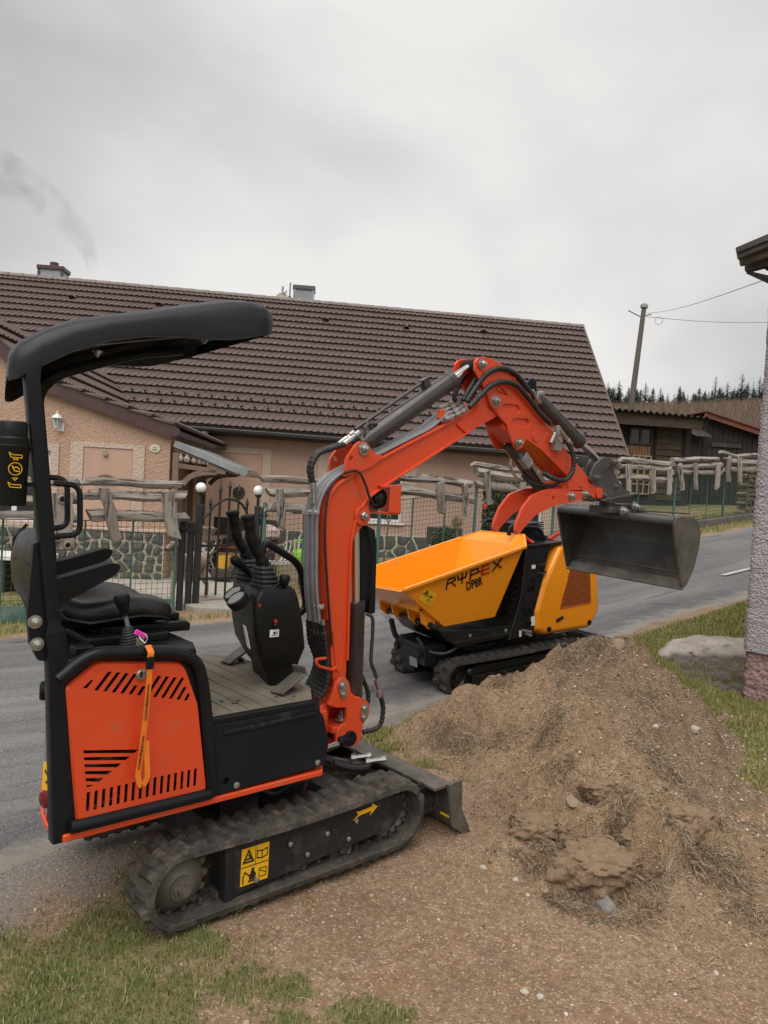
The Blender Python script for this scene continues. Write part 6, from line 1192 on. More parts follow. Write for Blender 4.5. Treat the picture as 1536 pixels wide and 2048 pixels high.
# ================================================================ fence, gate, yard
g = NT('grey_wood'); 
def old_wood(g, st):
    k = g.mix(g.rng(g.noise(5, 6, .65, st), .35, .68), (.22, .19, .165), (.46, .415, .375)); cr_ = g.rng(g.noise(19, 6, .72, st), .56, .66); k = g.mix(cr_, k, (.055, .042, .034)); k = g.mix(g.rng(g.noise(3.2, 4), .55, .72, 0, .7), k, (.17, .125, .09)); k = g.mix(g.rng(g.objrand(), 0, 1, 0, .45), k, (.25, .20, .165)); g.end(k, .88, g.op('SUBTRACT', g.noise(30, 6, .7, st), g.op('MULTIPLY', cr_, 1.3)), 1.0, .02, spec=.15)
old_wood(g, g.map((.13, 1, 1), (0, 0, 0), g.map((1, 1, 1), (0, 0, radians(-37))))); g = NT('grey_plank'); old_wood(g, g.map((1, 1, .13)))
mat('green_wire', (.030, .085, .068), (.045, .11, .09), 12, rough=.5); mat('green_post', (.050, .125, .105), (.07, .15, .13), 8, rough=.45); mat('green_board', (.045, .13, .115), (.08, .17, .15), 7, rough=.6, dust=.3, dcol=(.25, .26, .23))
mat('lamp_white', (.80, .79, .77), rough=.3); mat('concrete', (.36, .33, .28), (.27, .245, .205), 6, rough=.95, bump=.5, bscale=40); mat('dark_concrete', (.145, .13, .112), (.09, .082, .07), 5, rough=.95, bump=.5, bscale=30)
mat('lime_plastic', (.20, .40, .03), rough=.4); mat('bucket_yellow', (.66, .36, .03), rough=.4); mat('cushion_orange', (.45, .13, .05), (.38, .10, .04), 12, rough=.9); mat('dog_coat', (.40, .30, .22), (.30, .22, .165), 5, rough=.75, bump=.2, bscale=160); mat('dog_dark', (.03, .022, .02), rough=.5); mat('collar_brown', (.06, .03, .02), rough=.6)
mat('cloth_grey', (.30, .27, .26), (.22, .2, .2), 20, rough=.95); mat('cloth_pink', (.50, .38, .34), rough=.95); mat('brass_ornament', (.30, .22, .12), (.45, .36, .24), 30, rough=.5, metal=.4)
FN = V((TC[0], TC[1], 0)); FP0 = FN * 8.2; FT = V((TS[0], TS[1], 0)); UP = V((0, 0, 1))
def fp(u, v, off=0.0): return on_plane(u, v, FP0 - FN * off, FN)
def gz(p): return float(hz(p.x, p.y))
def fs_(u): p = fp(u, 1000); return p.x * TS[0] + p.y * TS[1]
def fxy(s, c=8.2): x, y = xy_of(s, c); return V((x, y, float(ground_base(x, y))))
def log_shape(p, q, r, seed, n=13, m=26, flat=.9, bark=.14):
    rg = random.Random(seed); d = (q - p); L_ = d.length; rings = []; w1, w2 = rg.uniform(-.012, .012) * L_, rg.uniform(-.012, .012) * L_
    ph = [rg.uniform(0, 6) for _ in range(4)]
    for i in range(m):
        t = i / (m - 1); c = p + d * t + UP * (w1 * sin(pi * t) + .007 * sin(7 * t + ph[0])) + FN * (w2 * sin(pi * t)); rr = r * (1.10 + .10 * sin(3.1 * t + ph[1]) + .07 * sin(11 * t + ph[3]) + rg.uniform(-.05, .05))
        a = UP; b_ = d.normalized().cross(a).normalized(); a = b_.cross(d.normalized())
        sk = (rg.uniform(-.06, .06) if i in (0, m - 1) else 0)
        rings.append([c + d.normalized() * sk * cos(2 * pi * k / n) + (a * cos(2 * pi * k / n) * flat + b_ * sin(2 * pi * k / n)) * rr * (1 + bark * sin(k * 2.3 + ph[2] + .12 * i) * .7 - (.16 if k == int(ph[0] * 2) % n else 0) + rg.uniform(-bark, bark) * .30) for k in range(n)])
    b = B(); b.loft(rings); return b
seedn = [100]
PANELS = [
 ('left end of the log fence, partly behind the excavator post', [((-70, 958), (158, 964), 15), ((-70, 992), (160, 1000), 17), ((-70, 1030), (162, 1036), 17)], [((119, 985), (122, 1098), 50), ((-20, 955), (-25, 1070), 26)], 'grey split logs with a knotty plank'),
 ('log panel in front of the bricked-up gable niche', [((166, 963), (366, 970), 16), ((169, 989), (368, 992), 21), ((178, 1030), (374, 1032), 22)], [((209, 976), (232, 1080), 21), ((334, 982), (348, 1075), 25)], ''),
 ('log panel with one short plank right of the garden gate', [((523, 958), (668, 966), 15), ((536, 984), (668, 987), 19), ((537, 1012), (665, 1018), 18)], [((560, 977), (563, 1057), 16)], ''),
 ('log panel behind the orange boom with wavy boards', [((650, 955), (800, 945), 18), ((797, 953), (942, 968), 15), ((640, 990), (798, 985), 18), ((797, 978), (943, 1000), 20)], [((880, 964), (884, 1027), 17), ((929, 968), (932, 1034), 11), ((748, 960), (748, 1010), 12)], ''),
 ('log panel with jutting top log behind the orange thumb', [((946, 928), (1070, 945), 11), ((952, 944), (1095, 962), 16), ((953, 970), (1095, 985), 16)], [((974, 941), (979, 1009), 11), ((1046, 950), (1046, 985), 12)], ''),
 ('log panel behind the bucket linkage', [((1085, 935), (1238, 925), 14), ((1090, 955), (1235, 945), 14), ((1088, 978), (1238, 968), 14)], [((1120, 940), (1122, 1005), 11), ((1195, 935), (1196, 995), 11)], ''),
 ('log panel in front of the dark timber shed window', [((1240, 918), (1346, 929), 13), ((1240, 932), (1340, 939), 13), ((1241, 953), (1342, 961), 12)], [((1256, 928), (1257, 988), 8), ((1306, 934), (1307, 986), 9), ((1340, 936), (1338, 990), 8)], ''),
 ('log panel with a sagging top log between the two green posts', [((1345, 919), (1436, 917), 11), ((1352, 933), (1442, 929), 12), ((1352, 944), (1441, 947), 11)], [((1360, 928), (1365, 980), 7), ((1391, 926), (1392, 981), 8), ((1437, 929), (1434, 977), 9)], ''),
 ('last log panel beside the lavender wall', [((1440, 903), (1480, 915), 8), ((1474, 912), (1600, 915), 9), ((1448, 920), (1600, 928), 13), ((1450, 938), (1600, 946), 12)], [((1458, 914), (1457, 963), 7), ((1480, 915), (1480, 966), 8)], '')]
for lab, logs, planks, extra in PANELS:
    c = fp((logs[0][0][0] + logs[0][1][0]) / 2, 1000); root = empty('log_panel', V((c.x, c.y, gz(c))), 'weathered grey ' + lab, 'log fence', 'log panels along the village road'); inv = V(root.location)
    for (p, q, w) in logs:
        P, Q = fp(*p, .10), fp(*q, .10); dep = (P.y + Q.y) / 2; seedn[0] += 1; b = log_shape(P, Q, w / F_PX * dep / 2 * (1 if p[0] < 1000 else .84), seedn[0]); b.v = [tuple(V(x) - inv) for x in b.v]; obj('log', b, 'grey_wood', root, smooth=45)
    for (p, q, w) in planks:
        P, Q = fp(*p, .20), fp(*q, .20); dep = P.y; seedn[0] += 1; r = w / F_PX * dep / 2; rg = random.Random(seedn[0]); b = B(); rings = []
        for i in range(6):
            t = i / 5; cc = P.lerp(Q, t) + FT * rg.uniform(-.012, .012); ww = r * rg.uniform(.88, 1.1); th = .035; sl = rg.uniform(-.03, .03) if i in (0, 5) else 0
            rings.append([cc + FT * (ww * a) + FN * (th * e) + UP * (sl * a) - inv for a, e in ((-1, -.85), (-.85, -1), (.85, -1), (1, -.85), (1, .8), (-1, .8))])
        b.loft(rings); pk = obj('plank', b, 'grey_plank', root, smooth=30, bevel=.004)
        if w > 40:
            for (kx, kz, kr) in ((.15, .12, .034), (-.30, .80, .032), (.45, .93, .030)):
                cc = P.lerp(Q, kz) + FT * (r * kx) - FN * .036 - inv; b = B(); b.lathe([(kr * 1.6, 0), (kr * 1.3, .018), (kr, .020), (kr * .8, .004), (0, -.005)], cc, tuple(-FN), 14); kn = obj('knot', b, 'grey_wood', pk); b = B(); b.lathe([(kr * .75, .0065), (0, .0066)], cc, tuple(-FN), 12); obj('knot_hole', b, 'dark_void', kn)
# green welded mesh between posts
bays = [(-60, 72, 'far left beside the white garden table', True), (72, 354, 'below the gable niche', True), (528, 757, 'right of the garden gate', False), (757, 948, 'behind the yellow skip', False), (948, 1105, 'behind the thumb and skip', False), (1105, 1345, 'left of the globe-topped post', False), (1345, 1443, 'between the two far green posts', False), (1443, 1580, 'next to the lavender wall', False)]
posts_done = set()
for u0, u1, where, low in bays:
    s0, s1 = fs_(u0), fs_(u1); A, Bq = fxy(s0), fxy(s1); h0 = 1.02 if low else 1.10; zb0 = .02
    M0 = Matrix(((FT.x, -FN.x, 0, A.x), (FT.y, -FN.y, 0, A.y), (0, 0, 1, A.z), (0, 0, 0, 1))); L_ = s1 - s0; dz = (Bq.z - A.z)
    if not low and u0 >= 1345: zb0 = .16
    fr_ = empty('mesh_fence', M0, 'green welded wire fence bay ' + where, 'wire fence', 'green wire fence bays along the road')
    b = B(); n = int(L_ / .062); rw = .0028 if u0 < 1000 else .0036
    gzz = lambda t: float(hz(*xy_of(s0 + t, 8.2))) - A.z
    for i in range(1, n): t = L_ * i / n; b.tube([(t, 0, dz * t / L_ + zb0), (t, 0, dz * t / L_ + h0 + zb0)], rw, 3)
    m = int(h0 / .062)
    for k in range(m + 1): z = zb0 + h0 * k / m; b.tube([(.02, .004, z), (L_ - .02, .004, z + dz)], rw * (2.2 if k in (0, m) else 1), 3)
    obj('wire_mesh', b, 'green_wire', fr_, smooth=0, kind='stuff')
    for t in ([0, L_] if u0 in (-60, 528) or u0 == 1443 else [L_ if u0 != 72 else L_]):
        b = B(); hh = (h0 + .02) if low else 1.22; pr_ = .014 if u1 == 354 else .024; b.lathe([(pr_, -.2), (pr_, hh), (.018 * pr_ / .024, hh + .015), (0, hh + .018)], (t, .03, dz * t / L_), (0, 0, 1), 10); obj('post', b, 'green_post', fr_)
    for t in ([L_ * .33, L_ * .67] if L_ > 1.2 else [L_ * .5]):
        b = B(); b.tube([(t, .012, dz * t / L_ + zb0), (t, .012, dz * t / L_ + zb0 + h0)], .011, 6); obj('stay', b, 'green_post', fr_)
    if low:
        b = B(); b.box((.02, .015, -.10), (L_ - .02, .030, .16)); obj('foot_board', b, 'green_board', fr_, bevel=.003)
    elif u0 >= 948:
        b = B(); b.plate([(.0, -.5), (L_, dz - .5), (L_, dz + .14), (0, .14)], -.10, .12); obj('concrete_footing', b, 'dark_concrete', fr_, bevel=.012)
p = fp(1345, 945); b = B(); b.ball(p, .055, 12, 8); obj('globe', b, 'lamp_white', None, label='small pale ball on top of the far green fence post', cat='post cap')
# wrought-iron gate, posts with globe lamps
GS0, GS1 = fs_(398), fs_(518); GA = fxy(GS0); GM = Matrix(((FT.x, -FN.x, 0, GA.x), (FT.y, -FN.y, 0, GA.y), (0, 0, 1, GA.z), (0, 0, 0, 1))); GL_ = GS1 - GS0; GI = GM.inverted()
GT = empty('garden_gate', GM, 'black wrought-iron garden gate with spear-topped bars and an arch', 'gate')
gq = lambda u, v: GI @ fp(u, v)
zbot = gq(440, 1190).z
for u, vt in ((421, 1002), (441, 975), (460, 968), (478, 975), (494, 1002)):
    p = gq(u, vt + 12); b = B(); b.bar((p.x, 0, zbot), (p.x, 0, p.z), .020, .020, (1, 0, 0)); br = obj('bar', b, 'black_iron', GT)
    b = B(); b.lathe([(.012, 0), (.020, .012), (.010, .02), (.026, .045), (.014, .085), (0, .13)], (p.x, 0, p.z - .01), (0, 0, 1), 8); obj('spear_tip', b, 'black_iron', br)
P = catmull([gq(401, 1040), gq(417, 1027), gq(433, 1008), gq(455, 998), gq(478, 1004), gq(490, 1018), gq(497, 1036)], 6); b = B(); b.tube([(p.x, 0, p.z) for p in P], .017, 8); obj('arch', b, 'black_iron', GT)
for v in (1158, 1092):
    a, c = gq(400, v), gq(512, v - 3); b = B(); b.bar((a.x, 0, a.z), (c.x, 0, c.z), .03, .028); obj('cross_rail', b, 'black_iron', GT)
for u, vt, lab, globe in ((400, 1008, 'black gate post with white globe lamp, hinge side of the garden gate', True), (515, 1012, 'black gate post with white globe lamp, latch side of the garden gate', True)):
    p = fp(u, vt); base = fxy(p.x * TS[0] + p.y * TS[1]); root = empty('gate_post', base, lab, 'gate post', 'lamp posts of the garden gate'); h = p.z - base.z
    b = B(); b.box((-.035, -.035, -.2), (.035, .035, h)); obj('post', b, 'black_iron', root, bevel=.006); b = B(); b.tube([(0, 0, h), (0, 0, h + .12)], .018, 8); b.lathe([(.03, 0), (.045, .02), (.03, .03), (0, .03)], (0, 0, h + .11), (0, 0, 1), 12); obj('lamp_stem', b, 'black_iron', root); b = B(); b.ball((0, 0, h + .19), .062, 16, 12); obj('globe', b, 'lamp_white', root, smooth=180)
for u, vt, vb, lab in ((366, 1040, 1215, 'short black steel post next to the dog by the fence end'), (383, 1044, 1210, 'short black steel post nearest the gate hinge'), (528, 1014, 1180, 'thick black steel post holding the gate chain')):
    p = fp(u, vt); base = fxy(p.x * TS[0] + p.y * TS[1]); b = B(); b.box((-.032, -.032, -.2), (.032, .032, p.z - base.z)); b.box((-.04, -.05, p.z - base.z - .12), (.04, .05, p.z - base.z - .09)); o = obj('steel_post', b, 'black_iron', None, bevel=.005, label=lab, cat='post'); o.location = base
# concrete apron at the gate
b = B(); a0, a1 = fs_(378), fs_(522); pts = [xy_of(a0, 8.35), xy_of(a0 + .02, 7.95), xy_of(a0 + .5, 7.62), xy_of(a1 - .1, 7.55), xy_of(a1 + .1, 8.35)]; b.plate(pts, -.2, .035, 'z'); o = obj('concrete_apron', b, 'concrete', None, bevel=.015, kind='structure')
b = B(); b.plate([xy_of(3.0, 8.4), xy_of(5.2, 8.4), xy_of(6.5, 13.0), xy_of(2.0, 13.5)], -.2, -.035, 'z'); obj('patio_floor', b, 'concrete', None, kind='structure')
# ---- dog, standing behind the mesh and looking at the road
def skin(name, joints, edges, m, parent, root, lv=2):
    me = bpy.data.meshes.new(name); me.from_pydata([j[:3] for j in joints], edges, []); me.materials.append(MATS[m]); o = bpy.data.objects.new(name, me); COL.objects.link(o); o.parent = parent
    md = o.modifiers.new('skin', 'SKIN'); md.use_smooth_shade = True
    for i, j in enumerate(joints): sv = me.skin_vertices[0].data[i]; sv.radius = (j[3], j[3] if len(j) < 5 else j[4]); sv.use_root = i == root
    sd = o.modifiers.new('sub', 'SUBSURF'); sd.levels = sd.render_levels = lv; return o
dp = on_plane(365, 1100, FN * 8.75, FN); dz = gz(dp); ang = atan2(-.99, -.17)
DG = empty('dog', Matrix.Translation((dp.x + .07, dp.y + .05, dz)) @ Matrix.Rotation(ang, 4, 'Z'), 'grey-brown dog standing behind the wire fence beside the gate', 'dog')
J = [(-.05, 0, .50, .115, .13), (.16, 0, .50, .115, .145), (-.28, 0, .52, .105, .115), (.28, 0, .55, .085, .10), (.37, 0, .66, .062, .07), (.42, 0, .755, .062, .068), (.50, 0, .745, .045, .045), (.58, 0, .715, .034, .034), (.62, 0, .705, .026, .024),
     (.20, .08, .42, .055), (.18, .085, .26, .036), (.19, .085, .10, .026), (.20, .085, .03, .030), (.25, .085, .022, .024), (.20, -.08, .42, .055), (.22, -.085, .26, .036), (.24, -.085, .10, .026), (.25, -.085, .03, .030), (.30, -.085, .022, .024),
     (-.34, .08, .45, .070), (-.27, .085, .29, .046), (-.40, .085, .19, .027), (-.385, .085, .04, .028), (-.33, .085, .022, .025), (-.34, -.08, .45, .070), (-.30, -.085, .29, .046), (-.43, -.085, .19, .027), (-.41, -.085, .04, .028), (-.355, -.085, .022, .025),
     (-.38, 0, .56, .045), (-.47, 0, .50, .022), (-.55, 0, .40, .014), (-.62, 0, .36, .009)]
E_ = [(0, 1), (0, 2), (1, 3), (3, 4), (4, 5), (5, 6), (6, 7), (7, 8), (1, 9), (9, 10), (10, 11), (11, 12), (12, 13), (1, 14), (14, 15), (15, 16), (16, 17), (17, 18), (2, 19), (19, 20), (20, 21), (21, 22), (22, 23), (2, 24), (24, 25), (25, 26), (26, 27), (27, 28), (2, 29), (29, 30), (30, 31), (31, 32)]
skin('body', J, E_, 'dog_coat', DG, 0)
for sg in (-1, 1):
    b = B(); b.loft([[V((.40 + x, sg * (.052 + y), .795 - z)) for x, y in ((-.045, 0), (.03, 0), (.03, .012), (-.045, .012))] if z == 0 else [V((.41 + x * k, sg * (.075 + y), .795 - z)) for x, y in ((-.045, 0), (.03, 0), (.03, .012), (-.045, .012))] for z, k in ((0, 1), (.05, 1.1), (.10, .9), (.14, .3))]); obj('ear', b, 'dog_coat', DG, smooth=70, sub=1)
    b = B(); b.ball((.475, sg * .034, .782), .010, 8, 6); obj('eye', b, 'dog_dark', DG)
b = B(); b.ball((.640, 0, .715), .017, 8, 6, (.8, 1.2, .9)); obj('nose', b, 'dog_dark', DG); b = B(); b.tube([(.64, .02, .695), (.56, .036, .690), (.50, .034, .70)], .004, 5); b.tube([(.64, -.02, .695), (.56, -.036, .690), (.50, -.034, .70)], .004, 5); obj('mouth', b, 'dog_dark', DG, kind='stuff')
b = B(); P = [(.335 + .075 * cos(t) * .5, .076 * sin(t), .615 + .045 * cos(t) * -1) for t in [2 * pi * k / 20 for k in range(21)]]; b.tube(P, .013, 6); obj('collar', b, 'collar_brown', DG)
# ---- things in the yard behind the gate
def yard(u, v, y): return at_y(u, v, y)
YF = -.035
p = yard(412, 1070, 11.6); TB = empty('sewing_table', Matrix.Translation((p.x, p.y, YF)), 'wooden table on white cast-iron sewing-machine legs behind the gate', 'table'); th_ = p.z - YF
b = B(); b.box((-.30, -.26, th_ - .04), (.30, .26, th_)); obj('table_top', b, 'porch_wood', TB, bevel=.006)
for sg in (-1, 1):
    b = B(); x = sg * .0; yy = -.20 if sg < 0 else .2
    b.tube(catmull([(-.22, yy, th_ - .05), (-.16, yy, th_ - .22), (-.07, yy, th_ - .30), (-.05, yy, .25), (-.14, yy, .02)]), .012, 6); b.tube(catmull([(.22, yy, th_ - .05), (.16, yy, th_ - .22), (.07, yy, th_ - .30), (.05, yy, .25), (.14, yy, .02)]), .012, 6)
    b.tube([(.09 * cos(t), yy, th_ - .20 + .09 * sin(t)) for t in [k * pi / 8 for k in range(17)]], .012, 6)
    for k in range(3): b.tube([(.028 * (k - 1) + .02, yy, th_ - .27), (.028 * (k - 1) - .02, yy, th_ - .13)], .008, 5)
    for k in range(4): z = .08 + .10 * k; b.tube([(-.09, yy, z), (.06, yy, z + .10)], .008, 5); b.tube([(.09, yy, z), (-.06, yy, z + .10)], .008, 5)
    b.tube([(-.24, yy, th_ - .05), (.24, yy, th_ - .05)], .012, 6); obj('iron_leg', b, 'white_iron', TB)
b = B(); b.lathe([(.10, 0), (.15, .10), (.16, .11), (.14, .11), (.09, .02), (0, .02)], (0, 0, 0), (0, 0, 1), 14)
for k in range(5): b.ball((.07 * cos(k * 1.3), .07 * sin(k * 1.3), .10), .05, 8, 6)
o = obj('fruit_bowl', b, 'ceramic', None, label='wicker bowl of round things standing on the sewing table', cat='bowl'); o.location = (p.x + .02, p.y, p.z)
p = yard(447, 1136, 11.2); b = B(); b.lathe([(.085, 0), (.095, .10), (.105, .17), (.108, .185), (.095, .185), (.088, .02), (0, .02)], (0, 0, 0), (0, 0, 1), 18); BKT = obj('yellow_bucket', b, 'bucket_yellow', None, label='small yellow plastic bucket on a stand beside the sewing table', cat='bucket'); BKT.location = p
b = B(); b.plate([(-.16, YF - p.z + .05), (.16, YF - p.z + .05), (.16, 0), (-.16, 0)], -.15, .15); o = obj('low_stool', b, 'dark_wood', None, bevel=.01, label='low dark block stool under the yellow bucket', cat='stool'); o.location = (p.x, p.y, p.z - .002)
p = yard(485, 1098, 12.3); BE = empty('garden_bench', Matrix.Translation((p.x, p.y, YF)), 'dark garden bench with orange seat pad behind the gate', 'bench'); hh = p.z - YF
b = B(); b.box((-.55, -.22, hh - .05), (.55, .22, hh)); b.box((-.55, .20, hh), (.55, .24, hh + .50)); obj('seat', b, 'dark_wood', BE, bevel=.01)
for x in (-.48, .48):
    b = B(); b.box((x - .04, -.2, 0), (x + .04, .2, hh - .05)); obj('leg', b, 'dark_wood', BE, bevel=.005); b = B(); b.tube(fillet([(x, -.2, hh), (x, -.2, hh + .22), (x, .2, hh + .25)], .08), .018, 6); obj('armrest', b, 'black_iron', BE)
b = B(); b.box((-.50, -.20, hh), (.50, .18, hh + .05)); obj('seat_pad', b, 'cushion_orange', BE, bevel=.02)
for k, (u, v, w, lab) in enumerate(((496, 1075, .20, 'crumpled grey blanket lying on the garden bench'), (530, 1066, .24, 'pale pink cushion propped at the end of the garden bench'))):
    q = yard(u, v, 12.3); b = B(); b.ball((0, 0, 0), w, 12, 8, (1.2, .7, .55)); b.v = [tuple(V(x) * (1 + .25 * rnd.uniform(-1, 1))) for x in b.v]; o = obj('blanket' if k == 0 else 'cushion', b, 'cloth_grey' if k == 0 else 'cloth_pink', None, smooth=60, sub=1, label=lab, cat='blanket' if k == 0 else 'cushion'); o.location = q
# wire chair, watering can, sign on a red pole, shovel, ornament, bush
p = yard(572, 1128, 11.6); CH = empty('garden_chair', Matrix.Translation((p.x, p.y, p.z - .36)), 'white wire garden chair behind the fence mesh', 'chair')
b = B()
for k in range(7): x = -.20 + .066 * k; b.tube(catmull([(x - .16, -.2, .42), (x, .05, .34), (x + .10, .22, .42), (x + .16, .26, .62), (x + .15, .26, .78 - .03 * abs(k - 3))]), .012, 6)
obj('wire_seat', b, 'white_iron', CH)
for sx, sy in ((-.22, -.18), (.22, -.18), (-.18, .2), (.22, .2)): b = B(); b.tube([(sx, sy, .40), (sx * 1.1, sy * 1.1, .0)], .013, 6); obj('leg', b, 'black_iron', CH)
p = yard(604, 1112, 11.2); b = B(); b.lathe([(.13, 0), (.14, .02), (.14, .20), (.11, .26), (.05, .27), (0, .27)], (0, 0, 0), (0, 0, 1), 16); b.tube(catmull([(.12, 0, .06), (.22, 0, .18), (.30, 0, .30)]), [.03] * 9 + [.024] * 8, 8); b.tube(catmull([(-.10, 0, .24), (-.14, 0, .36), (.0, 0, .40), (.07, 0, .28)]), .014, 6); o = obj('watering_can', b, 'lime_plastic', None, smooth=45, label='lime green watering can in the garden behind the fence', cat='watering can'); o.location = (p.x, p.y, p.z - .16)
p = on_plane(601, 1017, FN * 8.5, FN); SG = empty('sign_pole', Matrix.Translation(p) @ Matrix.Rotation(radians(37), 4, 'Z'), 'black box with a red label on a thin red pole by the fence', 'sign'); hh = p.z + .1
b = B(); b.box((-.10, -.05, -.07), (.085, .06, .065)); obj('box', b, 'black_plastic', SG, bevel=.01)
b = B(); b.box((-.045, -.054, -.032), (.068, -.0505, .045)); lb = obj('label', b, 'white_print', SG)
b = B(); b.box((-.040, -.056, -.002), (.063, -.0545, .038)); b.box((-.040, -.056, -.027), (.063, -.0545, -.008)); obj('print', b, 'red_plastic', lb, kind='stuff')
b = B(); b.tube([(.06, 0, -.07), (.09, 0, -hh)], .010, 8); obj('pole', b, 'red_plastic', SG)
p = yard(777, 1045, 12.6); b = B(); b.tube([(0, 0, .0), (-.06, 0, -.95)], .014, 6); b.tube([(0, 0, 0), (-.035, 0, .04), (-.02, 0, .12), (.03, 0, .12), (.03, 0, .04), (0, 0, 0)], .013, 6); b.plate([(-.13, -.93), (.02, -.93), (.0, -1.15), (-.06, -1.22), (-.12, -1.15)], -.01, .01); o = obj('garden_spade', b, 'porch_wood', None, label='garden spade with a dark D-grip leaning in the garden', cat='spade'); o.location = p
p = on_plane(915, 1045, FN * 8.45, FN); b = B(); b.lathe([(.0, 0), (.07, 0), (.07, .012), (.05, .02), (0, .028)], (0, 0, 0), (0, -1, 0), 20)
for k in range(16): t = k * pi / 8; b.plate([(.075 * cos(t - .12), .075 * sin(t - .12)), (.115 * cos(t), .115 * sin(t)), (.075 * cos(t + .12), .075 * sin(t + .12))], -.010, 0)
b.plate([(.10 * cos(t), .10 * sin(t)) for t in [pi * .55 + pi * .9 * k / 10 for k in range(11)]] + [(.075 * cos(t) + .01, .085 * sin(t)) for t in [pi * 1.42 - pi * .84 * k / 10 for k in range(11)]], -.03, -.012); b.box((-.012, -.008, -.5), (.012, .004, -.07)); o = obj('sun_ornament', b, 'brass_ornament', None, smooth=30, label='brass sun and moon ornament on a stake in front of the salmon wall', cat='ornament'); o.matrix_world = Matrix.Translation(p) @ Matrix.Rotation(radians(15), 4, 'Z')
p = yard(30, 1110, 9.3); WT = empty('white_table', Matrix.Translation((p.x, p.y, -.06)), 'white garden table standing on the lawn at the left end', 'table'); b = B(); b.box((-.45, -.3, p.z + .02), (.42, .3, p.z + .08)); obj('table_top', b, 'white_frame', WT, bevel=.01)
for sx in (-.38, -.05, .35): b = B(); b.box((sx - .03, -.22, 0), (sx + .03, .22, p.z + .02)); obj('leg', b, 'dark_wood', WT, bevel=.004)
# foliage
g = NT('leaf_green'); k = g.mix(g.rng(g.island(), 0, 1), (.030, .042, .014), (.075, .080, .030)); g.end(k, .7, spec=.3)
g = NT('leaf_dry'); k = g.mix(g.rng(g.island(), 0, 1), (.13, .11, .075), (.24, .20, .14)); g.end(k, .85, spec=.2)
g = NT('needle'); k = g.mix(g.rng(g.island(), 0, 1), (.032, .046, .036), (.070, .085, .066)); g.end(k, .8, spec=.2)
def leaf_cloud(rg, n, fn, size, asp=2.0):
    """n leaf-sized quads; fn gives a place inside the crown"""
    vs = []; fs = []
    for i in range(n):
        c = V(fn(rg)); d = V((rg.gauss(0, 1), rg.gauss(0, 1), rg.gauss(0, 1))).normalized(); e = d.orthogonal().normalized() if rg.random() < .5 else d.cross(V((0, 0, 1))).normalized(); s = size * rg.uniform(.6, 1.3)
        vs += [c - d * s * asp * .5, c + e * s * .5, c + d * s * asp * .5, c - e * s * .5]; fs.append((4 * i, 4 * i + 1, 4 * i + 2, 4 * i + 3))
    return vs, fs
rg = random.Random(4); p = yard(1012, 1020, 14.6); base = V((p.x, p.y, gz(p))); hh = yard(1012, 958, 14.6).z - base.z
HG = empty('columnar_conifer', base, 'dark clipped conifer column in front of the salmon facade', 'conifer')
vs, fs = leaf_cloud(rg, 5200, lambda r: (lambda t, a, k: (.42 * k * cos(a), .40 * k * sin(a), t * hh))(r.random() ** .9, r.uniform(0, 2 * pi), (1 - .25 * r.random() ** 2) * (1 + .12 * sin(9 * r.random()))), .05, 2.2); raw('foliage', vs, fs, 'leaf_green', HG)
b = B(); b.tube([(0, 0, -.1), (0, 0, hh * .8)], [.06, .02], 8); obj('trunk', b, 'dark_wood', HG)
p = yard(893, 1080, 12.2); base = V((p.x, p.y, p.z - .25)); SH = empty('garden_shrub', base, 'small rounded grey-green shrub behind the yellow skip', 'shrub')
vs, fs = leaf_cloud(rg, 1500, lambda r: tuple(V((r.gauss(0, 1), r.gauss(0, 1), r.gauss(0, 1))).normalized() * (.27 * r.random() ** .4) + V((0, 0, .22))), .03, 2); raw('foliage', vs, fs, 'leaf_green', SH); b = B()
for k in range(6): b.tube([(0, 0, -.3), (.2 * cos(k), .2 * sin(k), .3)], .008, 5)
obj('stem', b, 'dark_wood', SH)
b = B(); b.box((-.30, -.12, 0), (.30, .12, .30)); o = obj('planter_box', b, 'dark_wood', None, bevel=.01, label='dark wooden planter beside the small shrub by the facade', cat='planter'); p = yard(888, 1078, 12.8); o.location = (p.x, p.y, p.z - .1)
# ================================================================ sheds, pole, wood pile, corner building, hill
mat('shed_board', (.042, .029, .018), (.066, .047, .029), 3, rough=.85, bump=.4, bscale=30, stretch=(1, 1, 3)); mat('dark_board', (.020, .015, .0145), (.030, .023, .021), 3, rough=.85, bump=.3, bscale=25); mat('orange_board', (.24, .13, .055), (.12, .07, .04), 3, rough=.8, stretch=(6, 6, .6))
mat('pale_lath', (.34, .24, .12), (.26, .18, .09), 8, rough=.7); mat('tar_sheet', (.030, .027, .026), (.05, .045, .042), 5, rough=.8); mat('red_roof', (.19, .062, .040), (.14, .05, .036), 4, rough=.7); mat('pole_wood', (.135, .118, .10), (.09, .078, .068), 5, rough=.9, bump=.3, bscale=30, stretch=(1, 1, .15)); mat('split_wood', (.30, .21, .13), (.17, .12, .085), 9, rough=.9, bump=.4, bscale=40)
SD = 21.0; SN = V((.10, -.995, 0)).normalized(); SX = V((0, 0, 1)).cross(SN) * -1; SX = V((-SN.y, SN.x, 0)) * 1.0
if SX.x < 0: SX = -SX
def sp_(u, v, off=0.0): return on_plane(u, v, at_y(1300, 900, SD) + SN * off, SN)
S0 = sp_(1222, 1000); S0.z = float(hz(S0.x, S0.y)); SM = Matrix(((SX.x, -SN.x, 0, S0.x), (SX.y, -SN.y, 0, S0.y), (0, 0, 1, S0.z - .2), (0, 0, 0, 1))); SI = SM.inverted()
sl = lambda u, v: (lambda p: (p.x, p.z))(SI @ sp_(u, v))
S1 = empty('timber_shed', SM, 'dark brown boarded timber shed with corrugated roof behind the fence', 'shed')
